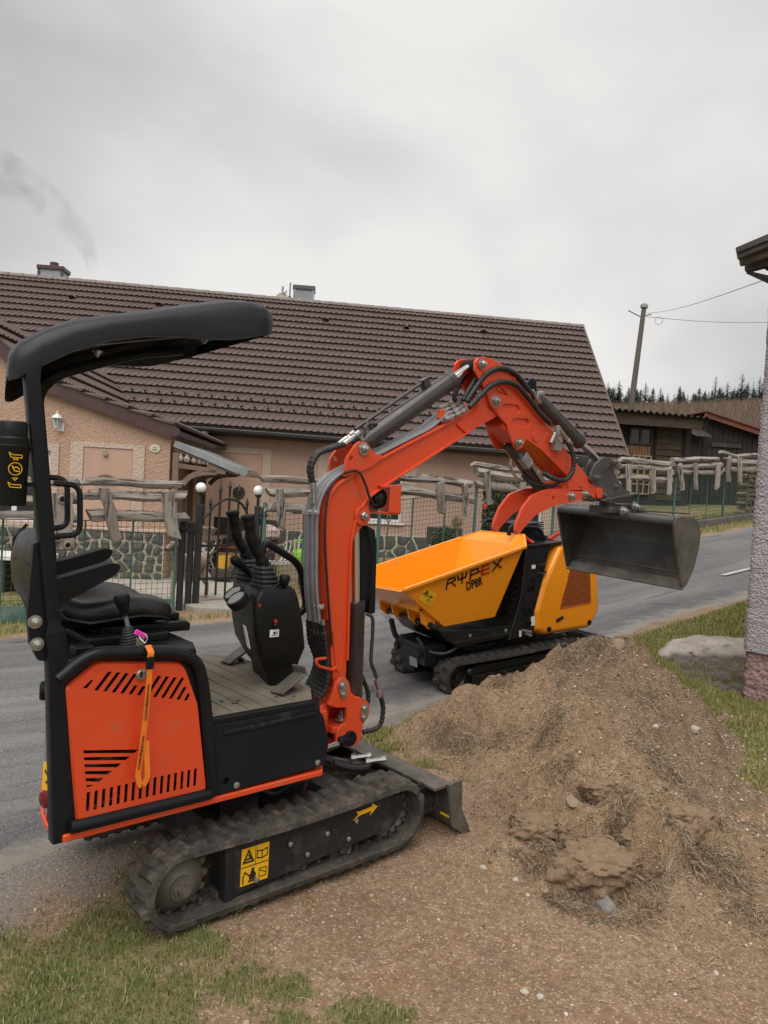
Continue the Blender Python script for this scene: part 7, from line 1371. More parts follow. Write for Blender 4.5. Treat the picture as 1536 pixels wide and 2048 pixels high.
xr = sl(1384, 900)[0]; zt = sl(1300, 850)[1]; x0 = sl(1222, 900)[0] - .8
b = B(); b.box((x0, .08, 0), (xr, 3.2, zt)); obj('wall', b, 'dark_board', S1)
def boards(par, u0, u1, v0, v1, n, m, horiz=True, t=.03):
    (a, zb), (c, ztp) = sl(u0, v1), sl(u1, v0)
    for k in range(n):
        b = B(); f = k / n; f2 = (k + 1) / n; j = rnd.uniform(-.006, .006)
        if horiz: z0, z1 = zb + (ztp - zb) * f, zb + (ztp - zb) * f2; b.add([(a, .05 + j, z0 + .008), (c, .05 + j, z0 + .008), (c, .075 + j, z1), (a, .075 + j, z1), (a, .09, z0 + .008), (c, .09, z0 + .008), (c, .095, z1), (a, .095, z1)], [(0, 1, 2, 3), (4, 7, 6, 5), (0, 4, 5, 1), (2, 6, 7, 3), (1, 5, 6, 2), (0, 3, 7, 4)])
        else: p, q = a + (c - a) * f, a + (c - a) * f2; b.box((p + .006, .045 + j, zb), (q - .006, .08, ztp))
        obj('board', b, m, par)
boards(S1, 1312, 1367, 852, 935, 7, 'shed_board'); boards(S1, 1222, 1255, 850, 890, 4, 'shed_board'); boards(S1, 1312, 1367, 940, 1000, 5, 'shed_board')
b = B(); (a, z0), (c, z1) = sl(1258, 888), sl(1307, 857); w = .05; b.plate([(a, z0), (c, z0), (c, z1), (a, z1)], .0, .08, 'y', holes=[[(a + w, z0 + w), (c - w, z0 + w), (c - w, z1 - w), (a + w, z1 - w)]]); b.box(((a + c) / 2 - .03, .01, z0 + w), ((a + c) / 2 + .03, .07, z1 - w)); f_ = obj('window', b, 'shed_board', S1, bevel=.005); b = B(); b.box((a + w, .05, z0 + w), (c - w, .06, z1 - w)); obj('pane', b, 'window_glass', f_)
for u in (1311, 1371, 1250): (a, z0), (c, z1) = sl(u - 3, 940), sl(u + 3, 848); b = B(); b.box((a, .02, z0), (c, .08, z1)); obj('corner_post', b, 'shed_board', S1, bevel=.005)
(a, z0), (c, z1) = sl(1225, 850), sl(1392, 836); b = B(); b.box((x0 - .1, -.42, z0), (c, -.36, z1)); obj('eave_board', b, 'shed_board', S1, bevel=.006)
boards(S1, 1255, 1303, 892, 911, 8, 'orange_board', False)
(a, z0), (c, z1) = sl(1260, 986), sl(1302, 913); b = B()
for k in range(4): x = a + (c - a) * k / 3; b.box((x - .022, -.02, z0), (x + .022, .03, z1))
for k in range(5): z = z0 + (z1 - z0) * k / 4; b.box((a, -.025, z - .02), (c, .025, z + .02))
obj('lattice', b, 'pale_lath', S1); b = B(); b.box((a, .035, z0), (c, .06, z1)); obj('pane', b, 'window_glass', S1)
b = B(); vs = []; n = 120; xa, xb = x0 - .2, sl(1391, 850)[0] + .15; zc = sl(1300, 828)[1]
for k in range(n + 1): x = xa + (xb - xa) * k / n; dz_ = .035 * sin(k * pi / 3.0) - .02 * (x - xa); vs += [(x, -.55, zc + dz_ + .02), (x, 3.6, zc + dz_ - .5)]
b.add(vs, [(2 * k, 2 * k + 2, 2 * k + 3, 2 * k + 1) for k in range(n)]); b.add([(x, y, z - .03) for x, y, z in vs], [(2 * k, 2 * k + 1, 2 * k + 3, 2 * k + 2) for k in range(n)]); obj('corrugated_roof', b, 'tar_sheet', S1, smooth=60)
# second shed
D2 = 23.0; Q = at_y(1392, 950, D2); Q.z = float(hz(Q.x, Q.y)) - .3; S2 = empty('black_barn', Matrix(((SX.x, -SN.x, 0, Q.x), (SX.y, -SN.y, 0, Q.y), (0, 0, 1, Q.z), (0, 0, 0, 1))), 'black boarded barn with rusty red roof edge behind the log fence', 'barn'); QI = S2.matrix_world.inverted()
bl_ = lambda u, v: (lambda p: (p.x, p.z))(QI @ on_plane(u, v, Q, SN))
rp = [bl_(1352, 852), bl_(1400, 832), bl_(1520, 872), bl_(1640, 912)]
b = B(); b.plate([(rp[0][0], 0), (rp[3][0], 0), (rp[3][0], rp[3][1]), (rp[2][0], rp[2][1]), (rp[1][0], rp[1][1]), (rp[0][0], rp[0][1])], 0, 6, 'y'); obj('wall', b, 'dark_board', S2)
n = 26
for k in range(n):
    xa = rp[0][0] + .4 + (rp[3][0] - rp[0][0] - .6) * k / n; xb = rp[0][0] + .4 + (rp[3][0] - rp[0][0] - .6) * (k + 1) / n; zt_ = np.interp((xa + xb) / 2, [q[0] for q in rp], [q[1] for q in rp]) - .12; b = B(); b.box((xa + .008, -.03 - .008 * (k % 2), .1), (xb - .008, -.002, zt_)); obj('board', b, 'dark_board', S2)
for i in range(1, 3):
    p, q = rp[i], rp[i + 1]; b = B(); b.bar((p[0], -.3, p[1] + .02), (q[0], -.3, q[1] + .02), .06, .16); obj('barge_board', b, 'red_roof', S2, bevel=.006); b = B(); quad(b, [V((p[0], -.4, p[1] + .1)), V((q[0], -.4, q[1] + .1)), V((q[0], 6, q[1] + .1)), V((p[0], 6, p[1] + .1))], .04); obj('roof', b, 'red_roof', S2)
(a, z0), (c, z1) = bl_(1373, 960), bl_(1399, 886); b = B(); b.box((a, -.07, z0), (c, -.035, z1)); dr = obj('door', b, 'dark_board', S2, bevel=.005)
for k in range(4): z = z0 + (z1 - z0) * (k + .5) / 4; b = B(); b.box((a + .08, -.085, z - .09), (c - .08, -.068, z + .09)); obj('door_panel', b, 'dark_board', dr, bevel=.004)
b = B(); (a, z0), (c, z1) = bl_(1370, 874), bl_(1405, 866); vs = []
for k in range(25): x = a + (c - a) * k / 24; vs += [(x, -.6, z0 + .025 * sin(k * pi / 2)), (x, 0, z1 + .1 + .025 * sin(k * pi / 2))]
b.add(vs, [(2 * k, 2 * k + 2, 2 * k + 3, 2 * k + 1) for k in range(24)]); obj('door_canopy', b, 'tar_sheet', S2)
(a, z0), (c, z1) = bl_(1420, 893), bl_(1480, 889); b = B(); b.box((a, -.09, z0), (c, -.04, z1)); obj('door_rail', b, 'tar_sheet', S2, bevel=.003); b = B(); b.box((a + .1, -.30, bl_(1412, 845)[1]), (a + .55, -.04, bl_(1412, 838)[1])); obj('vent_box', b, 'dark_board', S2)
# stacked firewood beside the barn
p = at_y(1500, 1030, 17.2); base = V((p.x, p.y, p.z)); WP = empty('firewood_stack', base, 'stack of split firewood behind the last fence bay', 'firewood', None); rg = random.Random(9)
for k in range(11):
    for i in range(4):
        b = B(); r = rg.uniform(.055, .075); x = -.16 + .13 * i + (k % 2) * .05 + k * .008; z = .06 + .105 * k; pts = [(x + r * cos(t + rg.uniform(-.2, .2)), z + r * .85 * sin(t)) for t in [j * 2 * pi / 5 + rg.random() for j in range(5)]]; b.plate(pts, -.05 + rg.uniform(-.05, .03), .35); obj('split_log', b, 'split_wood', WP, smooth=0)
# telegraph pole, leaning, with two wires
pb, pt = at_y(1254, 860, 26.5), at_y(1288, 616, 26.5); base = V((pb.x - .12, pb.y, float(hz(pb.x, pb.y)))); TP = empty('telegraph_pole', base, 'leaning grey timber utility pole behind the shed roof', 'utility pole'); tp = pt - base
b = B(); b.tube([(0, 0, -.4), tuple(tp * .5), tuple(tp)], [.135, .105, .080], 12); obj('pole', b, 'pole_wood', TP)
b = B(); b.lathe([(.13, 0), (.135, .10), (.06, .16), (0, .16)], tuple(tp), tuple(tp), 12); obj('pole_cap', b, 'galvanised', TP)
b = B(); b.tube([tp + V((-.55, 0, -.12)), tp + V((-.1, 0, -.32)), tp + V((.28, 0, -.2))], .018, 6); b.tube([tp * .30 + V((-.32, -.1, 0)), tp * .36 + V((-.05, -.18, .2)), tp * .40 + V((.1, -.15, .35))], .03, 6); b.tube([tp + V((.55 + .14 * cos(t), 0, -.42 + .14 * sin(t))) for t in [k * pi / 6 for k in range(13)]], .007, 5); obj('bracket', b, 'pole_wood', TP)
for k, (z0, uv, dep, lab) in enumerate(((-.18, (1540, 556), 9.0, 'upper overhead wire running from the pole to the corner building'), (-.30, (1560, 644), 30.0, 'lower overhead wire running off behind the corner building'))):
    a = base + tp + V((.1, 0, z0)); c = at_y(*uv, dep); b = B(); b.tube([a.lerp(c, t / 16) - V((0, 0, (.10 if k == 0 else .10) * sin(pi * t / 16))) for t in range(17)], .008 if k else .005, 5); obj('overhead_wire', b, 'tar_sheet', None, label=lab, cat='wire', group='overhead wires')
# ---- roughcast corner building
g = NT('roughcast'); k = g.mix(g.rng(g.noise(1.3, 5, .6), .35, .68), (.46, .42, .435), (.39, .355, .37)); k = g.mix(g.rng(g.noise(60, 4, .7), .3, .5, .6, 0), k, (.24, .21, .22)); g.end(k, .95, g.op('ADD', g.noise(75, 4, .6), g.op('MULTIPLY', g.vor(55), -.8)), 1.0, .02, spec=.15)
g = NT('pink_roughcast'); k = g.mix(g.rng(g.noise(2.2, 5, .65), .35, .66), (.42, .27, .265), (.33, .215, .21)); k = g.mix(g.rng(g.noise(30, 4, .7), .32, .5, .7, 0), k, (.17, .11, .11)); g.end(k, .95, g.op('ADD', g.noise(38, 5, .65), g.op('MULTIPLY', g.vor(30), -.8)), 1.0, .03, spec=.15)
mat('old_board', (.17, .15, .135), (.10, .088, .08), 4, rough=.9, bump=.8, bscale=26, stretch=(1, 1, 6)); mat('old_board_dark', (.055, .048, .044), (.085, .076, .07), 5, rough=.9, bump=.6, bscale=30)
CB = V((2.625, 5.20, 0)); CB.z = float(hz(CB.x, CB.y)) - .02; d1 = V((.669, -.743, 0)); d2 = V((.743, .669, 0)); n1 = V((-.743, -.669, 0)); n2 = V((-.669, .743, 0))
CO = empty('corner_building', CB, 'lavender roughcast building corner with pink plinth and old eave boards', 'building')
def corner_skin(nm, z0, z1, off, m, amp, step):
    ts = np.concatenate([-np.array([3.2, 2.4, 1.6, 1.0, .7])[:], -np.arange(.6, 0, -step), [0], np.arange(step, .6, step), np.array([.7, 1.0, 1.6, 2.4, 3.0])]); zs = np.arange(z0, z1 + step, step); T, Z = np.meshgrid(ts, zs)
    base = np.where((T < 0)[..., None], -T[..., None] * np.array(d2), T[..., None] * np.array(d1)); nn = np.where((T < 0)[..., None], np.array(n2), np.array(n1)); nn = np.where((np.abs(T) < step * .6)[..., None], (np.array(n1) + np.array(n2)) / 1.42, nn)
    h = off + amp * fbm(T * 24, Z * 24, 3, 91) + amp * .8 * np.abs(fbm(T * 60 + 4, Z * 60, 2, 95)); P = base + nn * h[..., None]; P[..., 2] = Z; nt_ = len(ts); i = (np.arange(len(zs) - 1)[:, None] * nt_ + np.arange(nt_ - 1)[None]).ravel(); return raw(nm, P.reshape(-1, 3), np.stack([i, i + 1, i + nt_ + 1, i + nt_], -1), m, CO, smooth=True)
corner_skin('wall', .36, 3.15, .03, 'roughcast', .007, .017); corner_skin('plinth', -.25, .372, .012, 'pink_roughcast', .011, .017)
b = B(); b.add([V((0, 0, .36)) + q for q in (V((0, 0, 0)), d1 * 3, d1 * 3 + d2 * 3.2, d2 * 3.2)] + [V((0, 0, .36)) + q for q in (n1 * .035 + n2 * .035, d1 * 3 + n1 * .035, d1 * 3 + d2 * 3.2, d2 * 3.2 + n2 * .035)], [(0, 1, 5, 4), (0, 4, 7, 3)]); obj('wall_drip', b, 'roughcast', CO)
def cb(u, v, off): return on_plane(u, v, CB + n1 * off, n1) - CB
def board(nm, uv0, uv1, h, off, t, m, up=(0, 0, 1)):
    p, q = cb(*uv0, off), cb(*uv1, off); q = p + (q - p) * 3.0; b = B(); b.bar(p, q, t, h, up); return obj(nm, b, m, CO, bevel=.006)
board('verge_board', (1474, 508), (1536, 482), .085, .42, .03, 'old_board_dark'); board('barge_board', (1480, 522), (1536, 502), .075, .36, .04, 'old_board'); board('rafter', (1492, 532), (1536, 520), .09, .26, .06, 'old_board_dark')
p, q = cb(1494, 545, .24), cb(1536, 552, .24); b = B(); r0 = [cb(1492, 547, .26), cb(1536, 557, .26)]; quad(b, [r0[0], r0[0] + (r0[1] - r0[0]) * 5, r0[0] + (r0[1] - r0[0]) * 5 - n1 * .40 + V((0, 0, .02)), r0[0] - n1 * .45 + V((0, 0, .02))], .02); obj('soffit', b, 'old_board_dark', CO)
pr = cb(1474, 505, .45); dr_ = (cb(1536, 480, .45) - pr).normalized(); b = B(); quad(b, [pr, pr + dr_ * 3.4, pr + dr_ * 3.4 - n1 * 3.8, pr - n1 * 3.8], .03); obj('roof', b, 'old_board_dark', CO)
b = B(); b.plate([(-.4, -.4), (3, -.4), (3, 3.2), (-.4, 3.2)], 3.1, 3.14, 'z') if 0 else b.add([V((0, 0, 3.14)), V((0, 0, 3.14)) + d1 * 3, V((0, 0, 3.14)) + d1 * 3 + d2 * 3.2, V((0, 0, 3.14)) + d2 * 3.2], [(0, 1, 2, 3)]); obj('wall_top', b, 'old_board_dark', CO)
# ---- bedrock outcrop at its foot
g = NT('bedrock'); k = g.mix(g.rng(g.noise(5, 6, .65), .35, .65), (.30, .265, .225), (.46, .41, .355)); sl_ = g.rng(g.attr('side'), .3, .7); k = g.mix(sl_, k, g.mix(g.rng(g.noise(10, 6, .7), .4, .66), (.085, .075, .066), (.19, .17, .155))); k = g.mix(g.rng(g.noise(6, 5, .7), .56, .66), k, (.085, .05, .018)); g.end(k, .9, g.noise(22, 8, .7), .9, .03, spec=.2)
def rock_h(x, y):
    u = (x - 3.05) / .74; v = (y - 5.85) / .92; r = np.sqrt(u * u + v * v + .25 * u * v) + .22 * fbm(x * 3, y * 3, 4, 111); e = sstep(1.0, .82, r)
    return e * (.03 + .07 * sstep(6.02, 6.16, y + .25 * (x - 2.7) + .10 * fbm(x * 4, y * 4, 3, 115))) + .022 * fbm(x * 6, y * 6, 4, 113) * e - .02
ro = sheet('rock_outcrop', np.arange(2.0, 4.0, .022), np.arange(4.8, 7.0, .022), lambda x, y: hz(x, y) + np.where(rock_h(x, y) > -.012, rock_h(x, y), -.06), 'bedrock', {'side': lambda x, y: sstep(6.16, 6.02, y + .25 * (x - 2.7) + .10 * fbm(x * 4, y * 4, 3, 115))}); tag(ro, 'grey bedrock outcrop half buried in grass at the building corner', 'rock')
# ---- wooded hill: conifers one by one, a brown thicket as one mass
g = NT('twig_brown'); k = g.mix(g.rng(g.island(), 0, 1), (.115, .080, .060), (.23, .17, .135)); k = g.mix(g.rng(g.noise(.12, 3), .5, .62, 0, .45), k, (.17, .145, .075)); g.end(k, .95, spec=.1)
R_ = np.random.RandomState(12); n = 52000; yy = R_.uniform(38, 84, n); uu = R_.uniform(1150, 1640, n); xx = (uu - 768) / F_PX * yy; zz = hz(xx, yy); hh_ = R_.uniform(1.2, 3.3, n) * np.interp(yy, [38, 60, 84], [.9, .85, .55]); lx = R_.normal(0, .30, n); ly = R_.normal(0, .2, n); t0_ = R_.uniform(0, .75, n); wd = R_.uniform(.012, .035, n)
a = np.stack([xx + lx * t0_, yy, zz + hh_ * t0_ * .9], -1); c = np.stack([xx + lx * 1.6, yy + ly, zz + hh_ * np.minimum(1, t0_ + R_.uniform(.3, .6, n))], -1); w3 = np.stack([wd, 0 * wd, 0 * wd], -1); vs = np.stack([a - w3, a + w3, c], 1).reshape(-1, 3)
raw('brown_thicket', vs, np.arange(3 * n).reshape(n, 3), 'twig_brown', kind='stuff')
def conifer_mesh(seed, h=9.0, dead=False):
    rg = random.Random(seed); vs = []; fs = []; lv = 30
    for k in range(lv):
        t = k / lv; z = h * (.10 + .88 * t); L_ = h * .32 * (1 - t) ** .85 * rg.uniform(.75, 1.15) + .12
        for j in range(int(13 - 5 * t)):
            a = rg.uniform(0, 2 * pi); ln = L_ * rg.uniform(.65, 1.1); d = V((cos(a), sin(a), 0)); s = V((-d.y, d.x, 0)); dr = -.28 * ln
            for q in range(3):
                f0, f1 = q / 3, (q + 1.25) / 3; w = .30 * ln * (1 - f0 * .6) * rg.uniform(.6, 1); p0 = V((0, 0, z)) + d * ln * f0 + V((0, 0, dr * f0 ** 1.3)); p1 = V((0, 0, z)) + d * ln * min(f1, 1.05) + V((0, 0, dr * f1 ** 1.3)); i = len(vs)
                vs += [p0 - s * w * .5 + V((0, 0, rg.uniform(-.1, .05))), p0 + s * w * .5 + V((0, 0, rg.uniform(-.1, .05))), p1 + V((0, 0, -.05))]; fs.append((i, i + 1, i + 2))
    i = len(vs); vs += [V((0, 0, h)) + q for q in (V((-.06, 0, -.8)), V((.06, 0, -.8)), V((0, 0, .25)))]; fs.append((i, i + 1, i + 2)); return vs, fs
protos = []
for k in range(5):
    e_ = bpy.data.objects.new('conifer', None); COL.objects.link(e_); vs, fs = conifer_mesh(40 + k); raw('crown', vs, fs, 'needle', e_); b = B(); b.tube([(0, 0, -.5), (0, 0, 8.4)], [.17, .03], 6); obj('trunk', b, 'dark_wood', e_); protos.append(e_)
TREES = [(1200, 760, 96), (1217, 760, 92), (1239, 759, 90), (1263, 768, 94), (1276, 775, 96), (1292, 762, 90), (1308, 777, 97), (1322, 772, 93), (1336, 785, 99), (1349, 784, 96), (1361, 768, 92), (1376, 786, 98), (1390, 788, 99), (1405, 785, 97), (1418, 780, 95), (1433, 748, 84), (1445, 770, 92), (1456, 762, 93), (1470, 770, 95), (1486, 742, 86), (1497, 762, 92), (1508, 758, 93), (1521, 750, 90), (1534, 745, 88), (1552, 740, 88), (1575, 750, 92)]
TL_ = ['conifer %s' % q for q in ('half hidden by the tip of the house ridge', 'first to show beside the house verge', 'tallest between the house verge and the utility pole', 'just before the utility pole, low behind it', 'right behind the foot of the utility pole', 'first past the utility pole, dark and full', 'second past the utility pole', 'third past the utility pole, slim top', 'small, in the first dip past the utility pole', 'low, left of the pointed one above the shed roof end', 'pointed, above the end of the shed roof', 'low, over the joint of shed and barn', 'lowest one over the peak of the barn', 'low, left of the tall spruce clear of the line', 'next to the foot of the tall spruce, shed side', '', 'right up against the tall spruce, wall side', 'full, midway between the two tall spruces', 'low, midway between the two tall spruces', '', 'close behind the tall spruce by the wall', 'with its tip between spruce and corner wall', 'second from the corner wall', 'touching the edge of the corner wall', 'behind the corner wall, only its edge showing', 'hidden furthest behind the corner wall')]
for k, (u, v, d) in enumerate(TREES):
    top_ = at_y(u, v, d); gz_ = float(hz(top_.x, d)) - .4; s_ = (top_.z - gz_) / 9.2; src = protos[k % 5]; o = src if k < 5 else copy_tree(src); wd = (1.0, .85, 1.15, .9, 1.05)[k % 5] * (.75 + .25 * (k % 3))
    o.matrix_world = Matrix.Translation((top_.x, d, gz_)) @ Matrix.Rotation(k * 1.7, 4, 'Z') @ Matrix.Diagonal((s_ * wd, s_ * wd, s_, 1))
    big = v < 752; tag(o, 'tall spruce standing clear of the hilltop treeline above the barn' if u == 1433 else 'tall spruce above the barn roof, near the corner building' if u == 1486 else TL_[k], 'conifer', 'conifers along the wooded hilltop')
rg = random.Random(77); vs, fs = [], []
for k in range(80):
    u = rg.uniform(1185, 1640); d = rg.uniform(96, 112); v = rg.uniform(772, 796) - (8 if u > 1480 else 0); tp = at_y(u, v, d); h_ = max(2.0, tp.z - float(hz(tp.x, d)) + .3); v1, f1 = conifer_mesh(200 + k % 6, h_); o_ = len(vs); vs += [(q.x + tp.x, q.y + d, q.z + tp.z - h_) for q in v1]; fs += [tuple(i + o_ for i in f) for f in f1]
raw('conifer_wood', [tuple(q) for q in vs], fs, 'needle', kind='stuff')
# ---- smoke from the chimney behind the roof
sm = bpy.data.materials.new('smoke'); sm.use_nodes = True; t_ = sm.node_tree; t_.nodes.clear(); out = N(t_, 'ShaderNodeOutputMaterial'); vol = N(t_, 'ShaderNodeVolumePrincipled'); vol.inputs['Color'].default_value = (.46, .39, .36, 1); nz = N(t_, 'ShaderNodeTexNoise'); nz.inputs['Scale'].default_value = 1.1; nz.inputs['Detail'].default_value = 5; nz.inputs['Roughness'].default_value = .6; nz.inputs['Distortion'].default_value = .6; tcn = N(t_, 'ShaderNodeTexCoord'); mr = N(t_, 'ShaderNodeMapRange'); mr.inputs[1].default_value = .46; mr.inputs[2].default_value = .72; mr.inputs[4].default_value = .60
t_.links.new(tcn.outputs['Object'], nz.inputs['Vector']); t_.links.new(nz.outputs['Fac'], mr.inputs[0]); t_.links.new(mr.outputs[0], vol.inputs['Density']); t_.links.new(vol.outputs[0], out.inputs['Volume'])
P = [at_y(u, v, 25.0) for u, v in ((188, 570), (184, 530), (172, 490), (140, 448), (105, 418), (50, 385), (-10, 350))]; P = catmull(P, 4); b = B(); b.tube(P, [.10 + .9 * (i / (len(P) - 1)) ** 1.2 for i in range(len(P))], 12); so = obj('chimney_smoke', b, sm, None, smooth=180, kind='stuff')
# ================================================================ ground cover, stones, clods
def blades(name, x0, x1, y0, y1, n, h0, h1, w, maskf, m, seed, zf=None, lean=.55, thr=.12, kind='stuff'):
    R_ = np.random.RandomState(seed); x = R_.uniform(x0, x1, n); y = R_.uniform(y0, y1, n); k = R_.rand(n) < np.clip((maskf(x, y) - thr) * 1.6, 0, 1); x, y = x[k], y[k]; n = len(x)
    z = (zf or hz)(x, y) - .004; cl = .75 + .5 * vnoise(x * 9, y * 9, 5); h = R_.uniform(h0, h1, n) * cl; a = R_.uniform(0, 2 * pi, n) ; ln = R_.uniform(.1, 1, n) * lean * h; wd = w * R_.uniform(.7, 1.3, n)
    d = np.stack([np.cos(a), np.sin(a), 0 * a], -1); b_ = R_.uniform(0, 2 * pi, n); s = np.stack([np.cos(b_), np.sin(b_), 0 * b_], -1); up = np.array([0, 0, 1.0]); P = np.stack([x, y, z], -1)
    A, C_ = P - s * wd[:, None], P + s * wd[:, None]; Mc = P + d * (ln * .35)[:, None] + up * (h * .62)[:, None]; T = P + d * (ln * 1.25)[:, None] + up * h[:, None]; M1, M2 = Mc - s * wd[:, None] * .7, Mc + s * wd[:, None] * .7
    vs = np.stack([A, C_, M2, M1, T], 1).reshape(-1, 3); i = np.arange(n)[:, None] * 5; fs = np.concatenate([i + [0, 1, 2], i + [0, 2, 3], i + [3, 2, 4]], 1).reshape(-1, 3)
    return raw(name, vs, fs, m, kind=kind)
g = NT('grass_blade'); iv = g.island(); k = g.ramp(iv, (0, (.075, .12, .022)), (.45, (.13, .175, .042)), (.70, (.20, .21, .07)), (.84, (.38, .31, .165)), (1, (.46, .38, .22))); k = g.mix(g.rng(g.noise(2.5, 4), .4, .65, 0, .55), k, (.15, .155, .05)); g.end(k, .75, spec=.2)
g = NT('grass_verge'); iv = g.island(); k = g.ramp(iv, (0, (.11, .145, .026)), (.5, (.19, .205, .045)), (.8, (.28, .255, .08)), (1, (.42, .35, .17))); k = g.mix(g.rng(g.noise(1.2, 4), .42, .62, 0, .6), k, (.25, .235, .07)); g.end(k, .75, spec=.2)
g = NT('straw'); k = g.mix(g.rng(g.island(), 0, 1), (.21, .155, .095), (.42, .335, .215)); g.end(k, .85, spec=.15)
g = NT('root'); k = g.mix(g.rng(g.island(), 0, 1), (.105, .078, .055), (.24, .18, .12)); g.end(k, .9, spec=.1)
blades('grass', -1.9, .45, 1.5, 3.0, 66000, .009, .029, .0016, grass_mask, 'grass_blade', 21)
blades('grass', -1.0, 1.5, 3.6, 6.2, 42000, .02, .05, .0030, grass_mask, 'grass_verge', 22)
blades('grass', 1.2, 4.6, 3.2, 9.0, 90000, .015, .042, .0034, grass_mask, 'grass_verge', 23)
blades('grass', -6.0, 11.0, 5.0, 18.0, 90000, .03, .075, .0070, lambda x, y: grass_mask(x, y) * (sc_of(x, y)[1] > 7.3) * (sc_of(x, y)[1] < 9.5), 'grass_verge', 24)
blades('dry_grass', -1.9, 2.6, 1.4, 4.6, 16000, .012, .030, .0011, lambda x, y: .15 + .35 * np.clip(1 - grass_mask(x, y), 0, 1) * sstep(.42, .62, vnoise(x * 3.3, y * 3.3, 77)), 'straw', 25, zf=top_z, lean=1.6, thr=.13)
def strands(name, n, seed, fn, m, l0=.03, l1=.09, w=.0009):
    R_ = np.random.RandomState(seed); x, y = fn(R_, n); n = len(x); z = top_z(x, y) + .003; a = R_.uniform(0, 2 * pi, n); L_ = R_.uniform(l0, l1, n); seg = 5; pts = []; cur = np.stack([x, y, z], -1); el = R_.uniform(-.1, .8, n)
    for k in range(seg):
        pts.append(cur.copy()); a = a + R_.normal(0, .55, n); cur = cur + np.stack([np.cos(a) * L_ / seg, np.sin(a) * L_ / seg, L_ / seg * el], -1); el = el - .42
        cur[:, 2] = np.maximum(cur[:, 2], top_z(cur[:, 0], cur[:, 1]) + .002)
    s = np.stack([-np.sin(a), np.cos(a), .6 + 0 * a], -1) * w; vs = np.stack([q for p in pts for q in (p - s, p + s)], 1).reshape(-1, 3); i = np.arange(n)[:, None] * (2 * seg); fs = np.concatenate([i + [2 * k, 2 * k + 1, 2 * k + 3, 2 * k + 2] for k in range(seg - 1)], 1).reshape(-1, 4); return raw(name, vs, fs, m, kind='stuff')
TUFT = [ground_hit(u, v) for u, v in ((1105, 1455), (1115, 1550), (930, 1500), (900, 1485), (1130, 1330), (1290, 1400), (1190, 1300), (1420, 1640), (1230, 1770), (1470, 1760), (1500, 1830), (1440, 1735), (1250, 1600), (1075, 1680), (880, 1470), (1380, 1690), (1010, 1360), (1300, 1510), (1180, 1700), (1000, 1480), (1350, 1560))]
def clus(R_, n): q = R_.randint(0, len(TUFT), n); c = np.array([(t.x, t.y) for t in TUFT])[q]; return c[:, 0] + R_.normal(0, .055, n), c[:, 1] + R_.normal(0, .055, n)
strands('root_strands', 2200, 31, clus, 'straw'); strands('root_strands', 5200, 35, clus, 'root', .02, .06, .0010); strands('root_strands', 1500, 32, lambda R_, n: (R_.uniform(-.1, 2.4, n), R_.uniform(2.2, 5.2, n)), 'root', .02, .06, .0008); strands('root_strands', 1500, 33, lambda R_, n: (R_.uniform(.9, 2.3, n), R_.uniform(1.7, 3.1, n)), 'straw', .03, .10, .0008); strands('root_strands', 500, 34, lambda R_, n: (R_.uniform(-1.3, 1.2, n), R_.uniform(1.6, 3.2, n)), 'straw', .02, .07, .0007)
# loose grit and pebbles
ICO = None
_bm = bmesh.new(); bmesh.ops.create_icosphere(_bm, subdivisions=1, radius=1.0); _bm.verts.ensure_lookup_table(); ICO = (np.array([v.co[:] for v in _bm.verts]), np.array([[v.index for v in f.verts] for f in _bm.faces])); _bm.free()
g = NT('pebble'); k = g.ramp(g.island(), (0, (.14, .10, .07)), (.5, (.30, .22, .15)), (.8, (.38, .30, .22)), (.95, (.44, .38, .31)), (1, (.54, .50, .44))); g.end(k, .85, spec=.2)
def pebbles(name, n, fn, r0, r1, seed, m='pebble', pw=3.0):
    R_ = np.random.RandomState(seed); x, y = fn(R_, n); n = len(x); r = r0 + (r1 - r0) * R_.rand(n) ** pw; z = top_z(x, y) + r * .15; S = r[:, None] * R_.uniform(.6, 1.2, (n, 3)) * np.array([1, 1, .7]); a = R_.uniform(0, 2 * pi, n); bv = ICO[0][None] * (1 + R_.uniform(-.22, .22, (n, 12, 1))); bv = bv * S[:, None, :]; X = bv[..., 0] * np.cos(a)[:, None] - bv[..., 1] * np.sin(a)[:, None]; Y = bv[..., 0] * np.sin(a)[:, None] + bv[..., 1] * np.cos(a)[:, None]
    vs = np.stack([X + x[:, None], Y + y[:, None], bv[..., 2] + z[:, None]], -1).reshape(-1, 3); return raw(name, vs, (ICO[1][None] + np.arange(n)[:, None, None] * 12).reshape(-1, 3), m, kind='stuff')
def area(x0, x1, y0, y1, f=None):
    def fn(R_, n):
        x = R_.uniform(x0, x1, n); y = R_.uniform(y0, y1, n)
        if f is not None: k = R_.rand(n) < f(x, y); x, y = x[k], y[k]
        return x, y
    return fn
ng = lambda x, y: (1 - .9 * grass_mask(x, y)) * (1 - road_in(x, y))
pebbles('gravel', 8000, area(-1.6, 2.4, 1.5, 4.6, ng), .0018, .0075, 41); pebbles('gravel', 420, area(-1.6, 2.4, 1.5, 4.6, ng), .005, .015, 42); pebbles('gravel', 4000, area(1.0, 2.4, 3.2, 5.2), .002, .011, 43); pebbles('gravel', 3000, area(-2.2, 1.2, 2.3, 5.2, lambda x, y: grit_mask(x, y)), .002, .008, 44)
pebbles('soil_crumbs', 6000, area(-.1, 2.3, 2.3, 5.2, lambda x, y: sstep(.0, .05, heap(x, y))), .002, .011, 45, 'heap_soil', 3.5)
